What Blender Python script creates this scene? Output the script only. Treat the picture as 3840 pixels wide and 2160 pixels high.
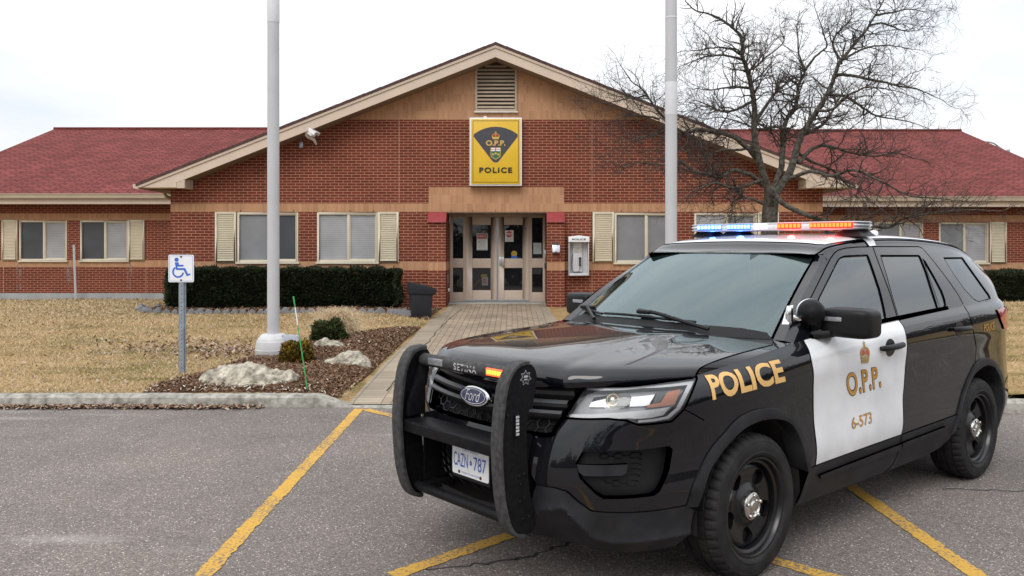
import bpy, bmesh, math, random
import numpy as np
from mathutils import Vector, Matrix
from mathutils.geometry import delaunay_2d_cdt
PI=math.pi; R=math.radians
for o in list(bpy.data.objects): bpy.data.objects.remove(o)
SC=bpy.context.scene; COL0=SC.collection
# ------------------------------------------------------------------ camera
cam=bpy.data.cameras.new('camera'); camo=bpy.data.objects.new('camera',cam); COL0.objects.link(camo)
camo.location=(0,0,1.71); camo.rotation_euler=(R(90),0,0)
cam.sensor_width=36; cam.lens=36*3150/3840; cam.shift_y=-(1080-922)/3840
cam.clip_start=.05; cam.clip_end=3000
SC.camera=camo
# ------------------------------------------------------------------ world: overcast sky
wd=bpy.data.worlds.new('World'); SC.world=wd; wd.use_nodes=True
N=wd.node_tree.nodes; K=wd.node_tree.links; N.clear()
wo=N.new('ShaderNodeOutputWorld'); mixs=N.new('ShaderNodeMixShader')
b1=N.new('ShaderNodeBackground'); b2=N.new('ShaderNodeBackground')
sky=N.new('ShaderNodeTexSky'); sky.sky_type='NISHITA'; sky.sun_disc=False
SUN_EL,SUN_AZ=R(44),R(202)
sky.sun_elevation=SUN_EL; sky.sun_rotation=SUN_AZ
b1.inputs[1].default_value=.1; K.new(sky.outputs[0],b1.inputs[0])
tc=N.new('ShaderNodeTexCoord'); mp=N.new('ShaderNodeMapping'); mp.inputs['Scale'].default_value=(1,1,2.6)
nz=N.new('ShaderNodeTexNoise'); nz.inputs['Scale'].default_value=2.2; nz.inputs['Detail'].default_value=7; nz.inputs['Roughness'].default_value=.55
K.new(tc.outputs['Generated'],mp.inputs[0]); K.new(mp.outputs[0],nz.inputs['Vector'])
cr=N.new('ShaderNodeValToRGB'); e=cr.color_ramp.elements
e[0].position=.33; e[0].color=(.72,.78,.86,1); e[1].position=.60; e[1].color=(1.0,1.0,1.0,1)
K.new(nz.outputs[0],cr.inputs[0])
sx=N.new('ShaderNodeSeparateXYZ'); K.new(tc.outputs['Generated'],sx.inputs[0])
mr=N.new('ShaderNodeMapRange'); mr.inputs[1].default_value=0; mr.inputs[2].default_value=1; mr.inputs[3].default_value=1.0; mr.inputs[4].default_value=2.2
K.new(sx.outputs[2],mr.inputs[0])
K.new(cr.outputs[0],b2.inputs[0]); K.new(mr.outputs[0],b2.inputs[1])
mixs.inputs[0].default_value=.93
K.new(b1.outputs[0],mixs.inputs[1]); K.new(b2.outputs[0],mixs.inputs[2]); K.new(mixs.outputs[0],wo.inputs[0])
# ------------------------------------------------------------------ sun (behind thin cloud: soft)
sl=bpy.data.lights.new('sun','SUN'); so=bpy.data.objects.new('sun',sl); COL0.objects.link(so)
sl.energy=1.5; sl.angle=R(30); sl.color=(1,.96,.9)
so.rotation_euler=(R(46),0,R(-22))
SC.view_settings.view_transform='Standard'; SC.view_settings.look='None'; SC.view_settings.gamma=1
SC.view_settings.exposure=0.0
SC.cycles.max_bounces=8; SC.cycles.glossy_bounces=4; SC.cycles.transmission_bounces=6; SC.cycles.transparent_max_bounces=10
SC.cycles.use_denoising=True
# ------------------------------------------------------------------ materials
MATS={}
def mat(name,c=(.5,.5,.5),rough=.5,metal=0,coat=0,var=.12,scale=12,bump=0,bscale=60,ior=1.5,emis=None,estr=0,c2=None,coords='Object',spec=.5,detail=5):
    """procedural Principled: base colour broken up by noise, optional bump"""
    if name in MATS: return MATS[name]
    m=bpy.data.materials.new(name); m.use_nodes=True; n=m.node_tree.nodes; k=m.node_tree.links
    p=n['Principled BSDF']; MATS[name]=m
    p.inputs['Roughness'].default_value=rough; p.inputs['Metallic'].default_value=metal; p.inputs['IOR'].default_value=ior
    p.inputs['Coat Weight'].default_value=coat; p.inputs['Coat Roughness'].default_value=.03; p.inputs['Specular IOR Level'].default_value=spec
    t=n.new('ShaderNodeTexCoord'); z=n.new('ShaderNodeTexNoise'); z.inputs['Scale'].default_value=scale; z.inputs['Detail'].default_value=detail
    k.new(t.outputs[coords],z.inputs['Vector'])
    rp=n.new('ShaderNodeValToRGB'); k.new(z.outputs[0],rp.inputs[0])
    a=[max(0,x*(1-var)) for x in c]; b=[min(1,x*(1+var)) for x in (c2 or c)]
    rp.color_ramp.elements[0].position=.3; rp.color_ramp.elements[1].position=.7
    rp.color_ramp.elements[0].color=(*a,1); rp.color_ramp.elements[1].color=(*b,1)
    k.new(rp.outputs[0],p.inputs['Base Color'])
    if bump:
        z2=n.new('ShaderNodeTexNoise'); z2.inputs['Scale'].default_value=bscale; z2.inputs['Detail'].default_value=6
        k.new(t.outputs[coords],z2.inputs['Vector'])
        bp=n.new('ShaderNodeBump'); bp.inputs['Strength'].default_value=bump; bp.inputs['Distance'].default_value=.02
        k.new(z2.outputs[0],bp.inputs['Height']); k.new(bp.outputs[0],p.inputs['Normal'])
    if emis:
        p.inputs['Emission Color'].default_value=(*emis,1); p.inputs['Emission Strength'].default_value=estr
    return m
def nodes(m): return m.node_tree.nodes,m.node_tree.links,m.node_tree.nodes['Principled BSDF']
def island(name,cols,rough=.8,bump=0):
    """colour picked per loose piece (leaf, blade, chip)"""
    m=bpy.data.materials.new(name); m.use_nodes=True; n,k,p=nodes(m); MATS[name]=m
    g=n.new('ShaderNodeNewGeometry'); rp=n.new('ShaderNodeValToRGB'); rp.color_ramp.interpolation='LINEAR'
    el=rp.color_ramp.elements
    while len(el)<len(cols): el.new(.5)
    for i,c in enumerate(cols): el[i].position=i/(len(cols)-1); el[i].color=(*c,1)
    k.new(g.outputs['Random Per Island'],rp.inputs[0]); k.new(rp.outputs[0],p.inputs['Base Color']); p.inputs['Roughness'].default_value=rough
    p.inputs['Specular IOR Level'].default_value=.25
    return m
def math_node(n,op,a=None,b=None):
    q=n.new('ShaderNodeMath'); q.operation=op
    if a is not None and not hasattr(a,'links'): q.inputs[0].default_value=a
    if b is not None and not hasattr(b,'links'): q.inputs[1].default_value=b
    return q
def brick_mat(name,c1,c2,mortar,bw,rh,ms,offset=.5,axis='wall',var=.1,rough=.85,squash=1,z0=0,bump=.3,bias=0):
    m=bpy.data.materials.new(name); m.use_nodes=True; n,k,p=nodes(m); MATS[name]=m
    t=n.new('ShaderNodeNewGeometry'); s=n.new('ShaderNodeSeparateXYZ'); k.new(t.outputs['Position'],s.inputs[0])
    s2=n.new('ShaderNodeSeparateXYZ'); k.new(t.outputs['True Normal'],s2.inputs[0])
    cb=n.new('ShaderNodeCombineXYZ')
    if axis=='wall':
        ax=math_node(n,'ABSOLUTE'); k.new(s2.outputs[0],ax.inputs[0])
        gt=math_node(n,'GREATER_THAN',None,.7); k.new(ax.outputs[0],gt.inputs[0])
        mx=n.new('ShaderNodeMix'); k.new(gt.outputs[0],mx.inputs[0]); k.new(s.outputs[0],mx.inputs[2]); k.new(s.outputs[1],mx.inputs[3])
        k.new(mx.outputs[0],cb.inputs[0])
        az=math_node(n,'ADD',None,-z0); k.new(s.outputs[2],az.inputs[0]); k.new(az.outputs[0],cb.inputs[1])
    else:
        k.new(s.outputs[0],cb.inputs[0]); k.new(s.outputs[1],cb.inputs[1])
    br=n.new('ShaderNodeTexBrick'); br.offset=offset; br.squash=squash
    k.new(cb.outputs[0],br.inputs['Vector']); br.inputs['Scale'].default_value=1
    br.inputs['Color1'].default_value=(*c1,1); br.inputs['Color2'].default_value=(*c2,1); br.inputs['Mortar'].default_value=(*mortar,1)
    br.inputs['Brick Width'].default_value=bw; br.inputs['Row Height'].default_value=rh; br.inputs['Mortar Size'].default_value=ms; br.inputs['Mortar Smooth'].default_value=.15; br.inputs['Bias'].default_value=bias
    z=n.new('ShaderNodeTexNoise'); z.inputs['Scale'].default_value=1.1; z.inputs['Detail'].default_value=8; k.new(t.outputs['Position'],z.inputs['Vector'])
    rp=n.new('ShaderNodeValToRGB'); rp.color_ramp.elements[0].position=.3; rp.color_ramp.elements[1].position=.75
    rp.color_ramp.elements[0].color=(1-var,1-var,1-var,1); rp.color_ramp.elements[1].color=(1+var*.6,1+var*.6,1+var*.6,1); k.new(z.outputs[0],rp.inputs[0])
    mm=n.new('ShaderNodeMix'); mm.data_type='RGBA'; mm.blend_type='MULTIPLY'; mm.inputs[0].default_value=1
    k.new(br.outputs[0],mm.inputs[6]); k.new(rp.outputs[0],mm.inputs[7]); k.new(mm.outputs[2],p.inputs['Base Color'])
    p.inputs['Roughness'].default_value=rough; p.inputs['Specular IOR Level'].default_value=.25
    bp=n.new('ShaderNodeBump'); bp.inputs['Strength'].default_value=bump; bp.inputs['Distance'].default_value=.006; bp.invert=True
    k.new(br.outputs['Fac'],bp.inputs['Height']); k.new(bp.outputs[0],p.inputs['Normal'])
    return m
# ------------------------------------------------------------------ mesh helpers
ORG={}
def top(o,label=None,cat=None,group=None,kind=None):
    if label: o['label']=label
    if cat: o['category']=cat
    if group: o['group']=group
    if kind: o['kind']=kind
    return o
def thing(name,label,cat,loc=(0,0,0),rot=(0,0,0),group=None,local=False):
    o=bpy.data.objects.new(name,None); COL0.objects.link(o); o.location=loc; o.rotation_euler=rot; o.empty_display_size=.2
    ORG[o.name]=Vector((0,0,0)) if local else Vector(loc)
    return top(o,label,cat,group)
def link(name,me,parent=None,org=None):
    o=bpy.data.objects.new(name,me); COL0.objects.link(o)
    if parent is not None:
        o.parent=parent; g=ORG.get(parent.name,Vector((0,0,0)))
        if g.length>0: me.transform(Matrix.Translation(-g))
        ORG[o.name]=g
    elif org is not None:
        g=Vector(org); me.transform(Matrix.Translation(-g)); o.location=g; ORG[o.name]=g
    return o
class MB:
    def __init__(s): s.v=[]; s.f=[]; s.m=[]
    def add(s,V,F,mi=0):
        b=len(s.v); s.v.extend([tuple(map(float,p)) for p in V]); s.f.extend([tuple(i+b for i in q) for q in F]); s.m.extend([mi]*len(F)); return s
    def box(s,a,b,mi=0,M=None):
        (x0,y0,z0),(x1,y1,z1)=a,b
        V=[(x0,y0,z0),(x1,y0,z0),(x1,y1,z0),(x0,y1,z0),(x0,y0,z1),(x1,y0,z1),(x1,y1,z1),(x0,y1,z1)]
        if M is not None: V=[M@Vector(p) for p in V]
        return s.add(V,[(0,3,2,1),(4,5,6,7),(0,1,5,4),(1,2,6,5),(2,3,7,6),(3,0,4,7)],mi)
    def cbox(s,c,h,mi=0,M=None): return s.box([c[i]-h[i] for i in range(3)],[c[i]+h[i] for i in range(3)],mi,M)
    def tube(s,P,r,n=8,mi=0,caps=True):
        P=[Vector(p) for p in P]; rr=r if isinstance(r,(list,tuple)) else [r]*len(P)
        V=[];prev=None
        for i,p in enumerate(P):
            t=(P[min(i+1,len(P)-1)]-P[max(i-1,0)])
            t=t.normalized() if t.length>1e-9 else Vector((0,0,1))
            if prev is None:
                a=Vector((0,0,1)) if abs(t.z)<.9 else Vector((1,0,0)); u=t.cross(a).normalized()
            else:
                u=prev-t*prev.dot(t); u=u.normalized() if u.length>1e-6 else t.orthogonal().normalized()
            prev=u; w=t.cross(u)
            for k in range(n):
                a=2*PI*k/n; V.append(p+(u*math.cos(a)+w*math.sin(a))*rr[i])
        F=[]
        for i in range(len(P)-1):
            for k in range(n):
                a=i*n+k; b=i*n+(k+1)%n; F.append((a,b,b+n,a+n))
        if caps: F.append(tuple(range(n-1,-1,-1))); F.append(tuple(range((len(P)-1)*n,len(P)*n)))
        return s.add(V,F,mi)
    def lathe(s,prof,n=32,mi=0,M=None,close=False):
        V=[];F=[]
        for (r,z) in prof:
            for k in range(n):
                a=2*PI*k/n; V.append(Vector((r*math.cos(a),r*math.sin(a),z)))
        for i in range(len(prof)-1):
            for k in range(n):
                a=i*n+k; b=i*n+(k+1)%n; F.append((a,b,b+n,a+n))
        F.append(tuple(range(n-1,-1,-1))); F.append(tuple(range((len(prof)-1)*n,len(prof)*n)))
        if M is not None: V=[M@v for v in V]
        return s.add(V,F,mi)
    def prism(s,poly,fn,d0,d1,mi=0):
        """poly: 2-D outline, fn(a,b,d) -> 3-D"""
        n=len(poly); V=[fn(a,b,d0) for a,b in poly]+[fn(a,b,d1) for a,b in poly]
        F=[tuple(range(n)),tuple(range(2*n-1,n-1,-1))]+[(i,i+n,(i+1)%n+n,(i+1)%n) for i in range(n)]
        return s.add(V,F,mi)
    def quad(s,a,b,c,d,mi=0): return s.add([a,b,c,d],[(0,1,2,3)],mi)
    def grid(s,fn,nu,nv,mi=0,flip=False):
        V=[fn(i/(nu-1),j/(nv-1)) for i in range(nu) for j in range(nv)]
        F=[]
        for i in range(nu-1):
            for j in range(nv-1):
                q=(i*nv+j,(i+1)*nv+j,(i+1)*nv+j+1,i*nv+j+1); F.append(q[::-1] if flip else q)
        return s.add(V,F,mi)
    def superell(s,c,h,e=.4,nu=28,nv=16,mi=0,M=None):
        sg=lambda x,p:math.copysign(abs(x)**p,x)
        V=[];F=[]
        for i in range(nv+1):
            a=-PI/2+PI*i/nv
            for j in range(nu):
                b=2*PI*j/nu
                p=Vector((c[0]+h[0]*sg(math.cos(a),e)*sg(math.cos(b),e),c[1]+h[1]*sg(math.cos(a),e)*sg(math.sin(b),e),c[2]+h[2]*sg(math.sin(a),e)))
                V.append(M@p if M is not None else p)
        for i in range(nv):
            for j in range(nu):
                F.append((i*nu+j,i*nu+(j+1)%nu,(i+1)*nu+(j+1)%nu,(i+1)*nu+j))
        return s.add(V,F,mi)
    def build(s,name,mats,parent=None,org=None,bevel=0,seg=2,angle=32,recalc=True,flat=False):
        me=bpy.data.meshes.new(name); me.from_pydata(s.v,[],s.f)
        if not isinstance(mats,(list,tuple)): mats=[mats]
        for m in mats: me.materials.append(m)
        me.polygons.foreach_set('material_index',s.m)
        if recalc or bevel:
            bm=bmesh.new(); bm.from_mesh(me)
            if recalc: 
                bmesh.ops.remove_doubles(bm,verts=bm.verts,dist=1e-5)
                bmesh.ops.recalc_face_normals(bm,faces=bm.faces)
            if bevel:
                ed=[x for x in bm.edges if len(x.link_faces)==2 and x.calc_face_angle(0)>R(25)]
                bmesh.ops.bevel(bm,geom=ed,offset=bevel,segments=seg,profile=.6,affect='EDGES',clamp_overlap=True)
            bm.to_mesh(me); bm.free()
        me.polygons.foreach_set('use_smooth',[not flat]*len(me.polygons)); me.set_sharp_from_angle(angle=R(angle)); me.update()
        return link(name,me,parent,org)
def fastmesh(name,V,F,m,parent=None,org=None,smooth=False):
    """V (n,3), F (k,c) numpy arrays of one face size"""
    me=bpy.data.meshes.new(name); V=np.asarray(V,np.float32); F=np.asarray(F,np.int32); c=F.shape[1]
    me.vertices.add(len(V)); me.vertices.foreach_set('co',V.ravel())
    me.loops.add(F.size); me.loops.foreach_set('vertex_index',F.ravel())
    me.polygons.add(len(F)); me.polygons.foreach_set('loop_start',np.arange(0,F.size,c,dtype=np.int32)); me.polygons.foreach_set('loop_total',np.full(len(F),c,np.int32))
    me.polygons.foreach_set('use_smooth',np.full(len(F),smooth)); me.update(calc_edges=True); me.validate(); me.materials.append(m)
    return link(name,me,parent,org)
_tc={}
def text2d(txt,bold=0,shear=0,space=1):
    key=(txt,bold,shear,space)
    if key in _tc: return _tc[key]
    cu=bpy.data.curves.new('lettering','FONT'); cu.body=txt; cu.size=1; cu.offset=bold; cu.shear=shear; cu.space_character=space; cu.resolution_u=4; cu.fill_mode='FRONT'
    o=bpy.data.objects.new('lettering',cu); COL0.objects.link(o); bpy.context.view_layer.update()
    me=o.evaluated_get(bpy.context.evaluated_depsgraph_get()).to_mesh()
    V=np.array([v.co[:2] for v in me.vertices]); F=[tuple(p.vertices) for p in me.polygons]
    o.evaluated_get(bpy.context.evaluated_depsgraph_get()).to_mesh_clear()
    bpy.data.objects.remove(o); bpy.data.curves.remove(cu)
    lo,hi=V.min(0),V.max(0); asp=(hi-lo)[0]/(hi-lo)[1]
    _tc[key]=((V-lo)/(hi-lo),F,asp); return _tc[key]
def text_on(mb,txt,fn,mi=0,bold=0,shear=0,space=1):
    """letters as mesh; fn(a,b) with a,b in 0..1 -> 3-D"""
    V,F,a=text2d(txt,bold,shear,space); mb.add([fn(*p) for p in V],F,mi); return a
def wall_text(mb,txt,cx,cz,h,y,mi=0,w=None,bold=0,space=1,shear=0):
    V,F,a=text2d(txt,bold,shear,space); w=w or h*a
    mb.add([(cx-w/2+p[0]*w,y,cz-h/2+p[1]*h) for p in V],F,mi)
def poly_fill(outline,holes=(),grid=None):
    """2-D triangulation (CDT) with optional inner points -> verts, tris"""
    pts=[];edges=[]
    def loop(L):
        b=len(pts); pts.extend([Vector((float(p[0]),float(p[1]))) for p in L])
        edges.extend([(b+i,b+(i+1)%len(L)) for i in range(len(L))])
    loop(outline)
    for h in holes: loop(h)
    if grid is not None: pts.extend([Vector((float(p[0]),float(p[1]))) for p in grid])
    r=delaunay_2d_cdt(pts,edges,[],2,1e-6)
    V=np.array([tuple(v) for v in r[0]]); T=[tuple(f) for f in r[2]]
    if len(holes) and T:
        C=V[np.array(T)].mean(1); k=np.ones(len(T),bool)
        for h in holes: k&=~inside(C,h)
        T=[t for t,q in zip(T,k) if q]
    return V,T
def inside(P,poly):
    P=np.asarray(P,float); q=np.asarray(poly,float); x,y=P[:,0],P[:,1]; r=np.zeros(len(P),bool); j=len(q)-1
    for i in range(len(q)):
        c=((q[i,1]>y)!=(q[j,1]>y)); d=(q[j,1]-q[i,1]); d=d if abs(d)>1e-12 else 1e-12
        r^=c&(x<(q[j,0]-q[i,0])*(y-q[i,1])/d+q[i,0]); j=i
    return r
def resamp(L,step=.12,smooth=True,closed=False):
    """Catmull-Rom through 2-D points"""
    L=[np.array(p,float) for p in L]; out=[]; n=len(L); rng=range(n if closed else n-1)
    for i in rng:
        p1,p2=L[i],L[(i+1)%n]
        p0=L[i-1] if (i>0 or closed) else 2*p1-p2
        p3=L[(i+2)%n] if (i+2<n or closed) else 2*p2-p1
        k=max(1,int(math.ceil(np.linalg.norm(p2-p1)/step)))
        for a in range(k):
            f=a/k
            if smooth: q=.5*(2*p1+(p2-p0)*f+(2*p0-5*p1+4*p2-p3)*f*f+(3*p1-p0-3*p2+p3)*f**3)
            else: q=p1+(p2-p1)*f
            out.append(q)
    if not closed: out.append(L[-1])
    return out
# ================================================================== SETTING
rng=np.random.default_rng(7); random.seed(7)
def asphalt():
    m=bpy.data.materials.new('asphalt'); m.use_nodes=True; n,k,p=nodes(m)
    g=n.new('ShaderNodeNewGeometry')
    v=n.new('ShaderNodeTexVoronoi'); v.inputs['Scale'].default_value=135; k.new(g.outputs['Position'],v.inputs['Vector'])
    s=n.new('ShaderNodeSeparateXYZ'); k.new(v.outputs['Color'],s.inputs[0])
    r=n.new('ShaderNodeValToRGB'); k.new(s.outputs[0],r.inputs[0]); e=r.color_ramp.elements
    e[0].position=0; e[0].color=(.080,.068,.062,1); e[1].position=1; e[1].color=(.55,.52,.48,1)
    for pos,c in ((.5,(.134,.117,.108,1)),(.88,(.192,.167,.153,1)),(.975,(.28,.25,.228,1))):
        q=e.new(pos); q.color=c
    z=n.new('ShaderNodeTexNoise'); z.inputs['Scale'].default_value=.55; z.inputs['Detail'].default_value=9; z.inputs['Roughness'].default_value=.62; k.new(g.outputs['Position'],z.inputs['Vector'])
    r2=n.new('ShaderNodeValToRGB'); k.new(z.outputs[0],r2.inputs[0]); r2.color_ramp.elements[0].position=.3; r2.color_ramp.elements[1].position=.72
    r2.color_ramp.elements[0].color=(.88,.88,.885,1); r2.color_ramp.elements[1].color=(1.42,1.385,1.36,1)
    mm=n.new('ShaderNodeMix'); mm.data_type='RGBA'; mm.blend_type='MULTIPLY'; mm.inputs[0].default_value=1; k.new(r.outputs[0],mm.inputs[6]); k.new(r2.outputs[0],mm.inputs[7])
    # dried salt / grit stains
    z3=n.new('ShaderNodeTexNoise'); z3.inputs['Scale'].default_value=.8; z3.inputs['Detail'].default_value=5
    mp=n.new('ShaderNodeMapping'); mp.inputs['Scale'].default_value=(.5,2.2,1); mp.inputs['Location'].default_value=(3.1,.4,0)
    k.new(g.outputs['Position'],mp.inputs[0]); k.new(mp.outputs[0],z3.inputs['Vector'])
    r3=n.new('ShaderNodeValToRGB'); k.new(z3.outputs[0],r3.inputs[0]); r3.color_ramp.elements[0].position=.60; r3.color_ramp.elements[1].position=.78
    r3.color_ramp.elements[0].color=(0,0,0,1); r3.color_ramp.elements[1].color=(.3,.3,.3,1)
    m3=n.new('ShaderNodeMix'); m3.data_type='RGBA'; k.new(r3.outputs[0],m3.inputs[0]); k.new(mm.outputs[2],m3.inputs[6]); m3.inputs[7].default_value=(.36,.35,.34,1)
    last=m3.outputs[2]
    for (cx_,cy_,rx_,ry_) in ((-4.95,5.75,1.15,.22),(-5.0,8.33,1.0,.13),(-4.1,8.5,.6,.07),(-.9,7.6,.5,.10),(-2.6,4.9,.5,.12)):
        mp2=n.new('ShaderNodeMapping'); mp2.inputs['Location'].default_value=(-cx_/rx_,-cy_/ry_,0); mp2.inputs['Scale'].default_value=(1/rx_,1/ry_,0); k.new(g.outputs['Position'],mp2.inputs[0])
        ln=n.new('ShaderNodeVectorMath'); ln.operation='LENGTH'; k.new(mp2.outputs[0],ln.inputs[0])
        sb=math_node(n,'MULTIPLY_ADD'); k.new(z.outputs[0],sb.inputs[0]); sb.inputs[1].default_value=1.5; inv_=math_node(n,'MULTIPLY_ADD',None,-1.0); k.new(ln.outputs['Value'],inv_.inputs[0]); inv_.inputs[2].default_value=.0; k.new(inv_.outputs[0],sb.inputs[2]); sb.use_clamp=True
        sc=math_node(n,'MULTIPLY',None,.45); k.new(sb.outputs[0],sc.inputs[0])
        mx_=n.new('ShaderNodeMix'); mx_.data_type='RGBA'; k.new(sc.outputs[0],mx_.inputs[0]); k.new(last,mx_.inputs[6]); mx_.inputs[7].default_value=(.42,.40,.38,1); last=mx_.outputs[2]
    k.new(last,p.inputs['Base Color']); p.inputs['Roughness'].default_value=.85; p.inputs['Specular IOR Level'].default_value=.3
    bp=n.new('ShaderNodeBump'); bp.inputs['Strength'].default_value=.6; bp.inputs['Distance'].default_value=.006; k.new(v.outputs['Distance'],bp.inputs['Height']); k.new(bp.outputs[0],p.inputs['Normal'])
    return m
def yellow_paint():
    m=bpy.data.materials.new('worn_yellow_paint'); m.use_nodes=True; n,k,p=nodes(m); g=n.new('ShaderNodeNewGeometry')
    z=n.new('ShaderNodeTexNoise'); z.inputs['Scale'].default_value=55; z.inputs['Detail'].default_value=4; k.new(g.outputs['Position'],z.inputs['Vector'])
    z2=n.new('ShaderNodeTexNoise'); z2.inputs['Scale'].default_value=2.2; k.new(g.outputs['Position'],z2.inputs['Vector'])
    ad=math_node(n,'MULTIPLY_ADD'); k.new(z2.outputs[0],ad.inputs[0]); ad.inputs[1].default_value=.45; k.new(z.outputs[0],ad.inputs[2])
    r=n.new('ShaderNodeValToRGB'); k.new(ad.outputs[0],r.inputs[0]); r.color_ramp.elements[0].position=.56; r.color_ramp.elements[1].position=.74
    r.color_ramp.elements[0].color=(.14,.11,.09,1); r.color_ramp.elements[1].color=(.52,.295,.04,1)
    k.new(r.outputs[0],p.inputs['Base Color']); p.inputs['Roughness'].default_value=.8
    return m
M_asph=asphalt(); M_yel=yellow_paint()
M_ground=mat('dry_turf_ground',(.22,.165,.085),.95,var=.35,scale=1.6,c2=(.24,.18,.10),detail=10,bump=.6,bscale=30,spec=.1)
M_conc=mat('concrete',(.36,.35,.32),.9,var=.22,scale=9,detail=9,bump=.5,bscale=120,spec=.2)
M_kerb=mat('kerb_concrete',(.235,.22,.185),.9,c2=(.36,.345,.31),var=.25,scale=14,detail=10,bump=.7,bscale=90,spec=.2)
M_found=mat('foundation_concrete',(.30,.31,.315),.9,var=.12,scale=3,detail=8,bump=.2,spec=.2)
KX=lambda x:8.78-.040*x if x>-1.7 else 8.88-.004*(x+1.7)
def sheet(name,P,z,m,kind='structure',parent=None):
    mb=MB(); mb.add([(x,y,z) for x,y in P],[tuple(range(len(P)))]); o=mb.build(name,m,recalc=False); o['kind']=kind; return o
# far ground
g=sheet('ground',[(-900,-900),(900,-900),(900,900),(-900,900)],-.05,M_ground)
# parking lot sheet follows the kerb line
mb=MB(); xs=[-60,-30,-10,-4,-1.72,0,2,5,10,60]
for i in range(len(xs)-1):
    a,b=xs[i],xs[i+1]; mb.quad((a,-45,0),(b,-45,0),(b,KX(b)+.02,0),(a,KX(a)+.02,0))
mb.build('parking_lot',M_asph)['kind']='structure'
def line(P,name='parking_line'):
    """painted stripe with ragged edges; P = quad, long sides P0-P3 and P1-P2"""
    P=[np.array(p,float) for p in P]; L=np.linalg.norm(P[3]-P[0]); n=int(L/.03)+2; a=(P[1]-P[0])/np.linalg.norm(P[1]-P[0]); mb=MB(); V=[]
    for i in range(n):
        t=i/(n-1); j0,j1=rng.normal(0,.0045,2); p=P[0]+(P[3]-P[0])*t+a*j0; q=P[1]+(P[2]-P[1])*t+a*j1; V+=[(p[0],p[1],.004),(q[0],q[1],.004)]
    mb.add(V,[(2*i,2*i+1,2*i+3,2*i+2) for i in range(n-1)]); o=mb.build(name,M_yel,recalc=False); o['kind']='structure'
line([(-1.65,8.80),(-1.55,8.80),(-1.55,-6),(-1.65,-6)])
line([(2.36,8.62),(2.46,8.62),(2.46,-6),(2.36,-6)])
def diag(x0,y0,x1,y1,w=.10):
    d=np.array([x1-x0,y1-y0]); d/=np.hypot(*d); nn=np.array([-d[1],d[0]])*w/2
    line([(x0+nn[0],y0+nn[1]),(x0-nn[0],y0-nn[1]),(x1-nn[0],y1-nn[1]),(x1+nn[0],y1+nn[1])],'hatch_line')
diag(-1.53,8.77,.2,7.04)
diag(-.62,4.35,2.34,7.31); diag(1.36,4.62,2.30,3.68)
diag(-1.53,1.6,.7,3.9)
# cracks in the asphalt
M_crk=mat('crack',(.03,.028,.027),.95,var=.3)
def crack(P,w=.012):
    mb=MB(); Q=[]
    for i in range(len(P)-1):
        a=np.array(P[i]);b=np.array(P[i+1])
        for t in np.linspace(0,1,9)[:-1]:
            Q.append(a+(b-a)*t+rng.normal(0,.018,2))
    Q.append(np.array(P[-1]))
    for i in range(len(Q)-1):
        d=Q[i+1]-Q[i]; d=d/max(np.hypot(*d),1e-6); nn=np.array([-d[1],d[0]])*w*.5*rng.uniform(.4,1.2)
        mb.quad((*(Q[i]-nn),.0025),(*(Q[i+1]-nn),.0025),(*(Q[i+1]+nn),.0025),(*(Q[i]+nn),.0025))
    mb.build('pavement_crack',M_crk)['kind']='structure'
crack([(-.6,4.42),(-.2,4.5),(.1,4.62),(.33,4.85)],.02); crack([(3.0,5.9),(3.6,5.86),(4.4,5.85),(6.5,5.7)],.014)
# kerb: swept profile; drops to flush in front of the brick path
def kh(x):
    if x<=-2.05: return .125
    if x<-1.72: return .012+.113*(1-(x+2.05)/.33)
    if x<1.15: return .012
    if x<1.5: return .012+.113*(x-1.15)/.35
    return .125
mb=MB(); xs=list(np.arange(-30,-2.1,.35))+list(np.linspace(-2.05,-1.7,8))+list(np.arange(-1.5,1.1,.4))+list(np.linspace(1.15,1.5,6))+list(np.arange(1.8,30,.4))
V=[];F=[];np_=7
for x in xs:
    h=kh(x)+rng.normal(0,.0015); y=KX(x)
    for (dy,z) in ((0,-.02),(.008,h*.35),(.02,h*.78),(.05,h*.96),(.08,h),(.165,h),(.175,-.02)): V.append((x,y+dy+rng.normal(0,.0015),z))
for i in range(len(xs)-1):
    for j in range(np_-1): F.append((i*np_+j,(i+1)*np_+j,(i+1)*np_+j+1,i*np_+j+1))
mb.add(V,F); mb.build('kerb',M_kerb)['kind']='structure'
# ---- terrain
def tz(x,y):
    z=np.interp(y,[8.9,9.2,10,12,14,18.8,20,21,25.2,40],[.105,.118,.135,.165,.19,.265,.255,.24,.10,.08])
    return z+.012*np.sin(x*1.3+y*.7)+.008*np.sin(x*2.9-y*1.7)
def pz(y): return np.interp(y,[8.9,9.3,12,19.5,20.6,21.2],[.016,.045,.10,.25,.305,.312])
PL=lambda y: np.interp(y,[8.9,11.5,16.9,19.3,21],[-1.74,-1.76,-1.66,-1.50,-1.50])
PR=lambda y: np.interp(y,[8.9,19.3,21],[1.12,.85,.85])
def lawn(side):
    ys=np.concatenate([np.arange(9.0,20,.25),np.arange(20,27,.6),[32,40]]); V=[];F=[]; us=np.concatenate([np.linspace(0,.06,7),np.linspace(.08,1,50)**1.3])
    for y in ys:
        e=(PL(y) if side<0 else PR(y)) ; yy=y
        for u in us:
            x=e+side*u*34
            k=min(1,u*34/.22); z=pz(y)*(1-k)+tz(x,y)*k if k<1 else tz(x,y)
            y2=max(y,KX(x)+.16) if y<9.3 else y
            V.append((x,y2,float(z)))
    n=len(us)
    for i in range(len(ys)-1):
        for j in range(n-1):
            q=(i*n+j,i*n+j+1,(i+1)*n+j+1,(i+1)*n+j); F.append(q if side>0 else q[::-1])
    mb=MB(); mb.add(V,F); o=mb.build('lawn',M_lawn,recalc=False); o['kind']='structure'
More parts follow.
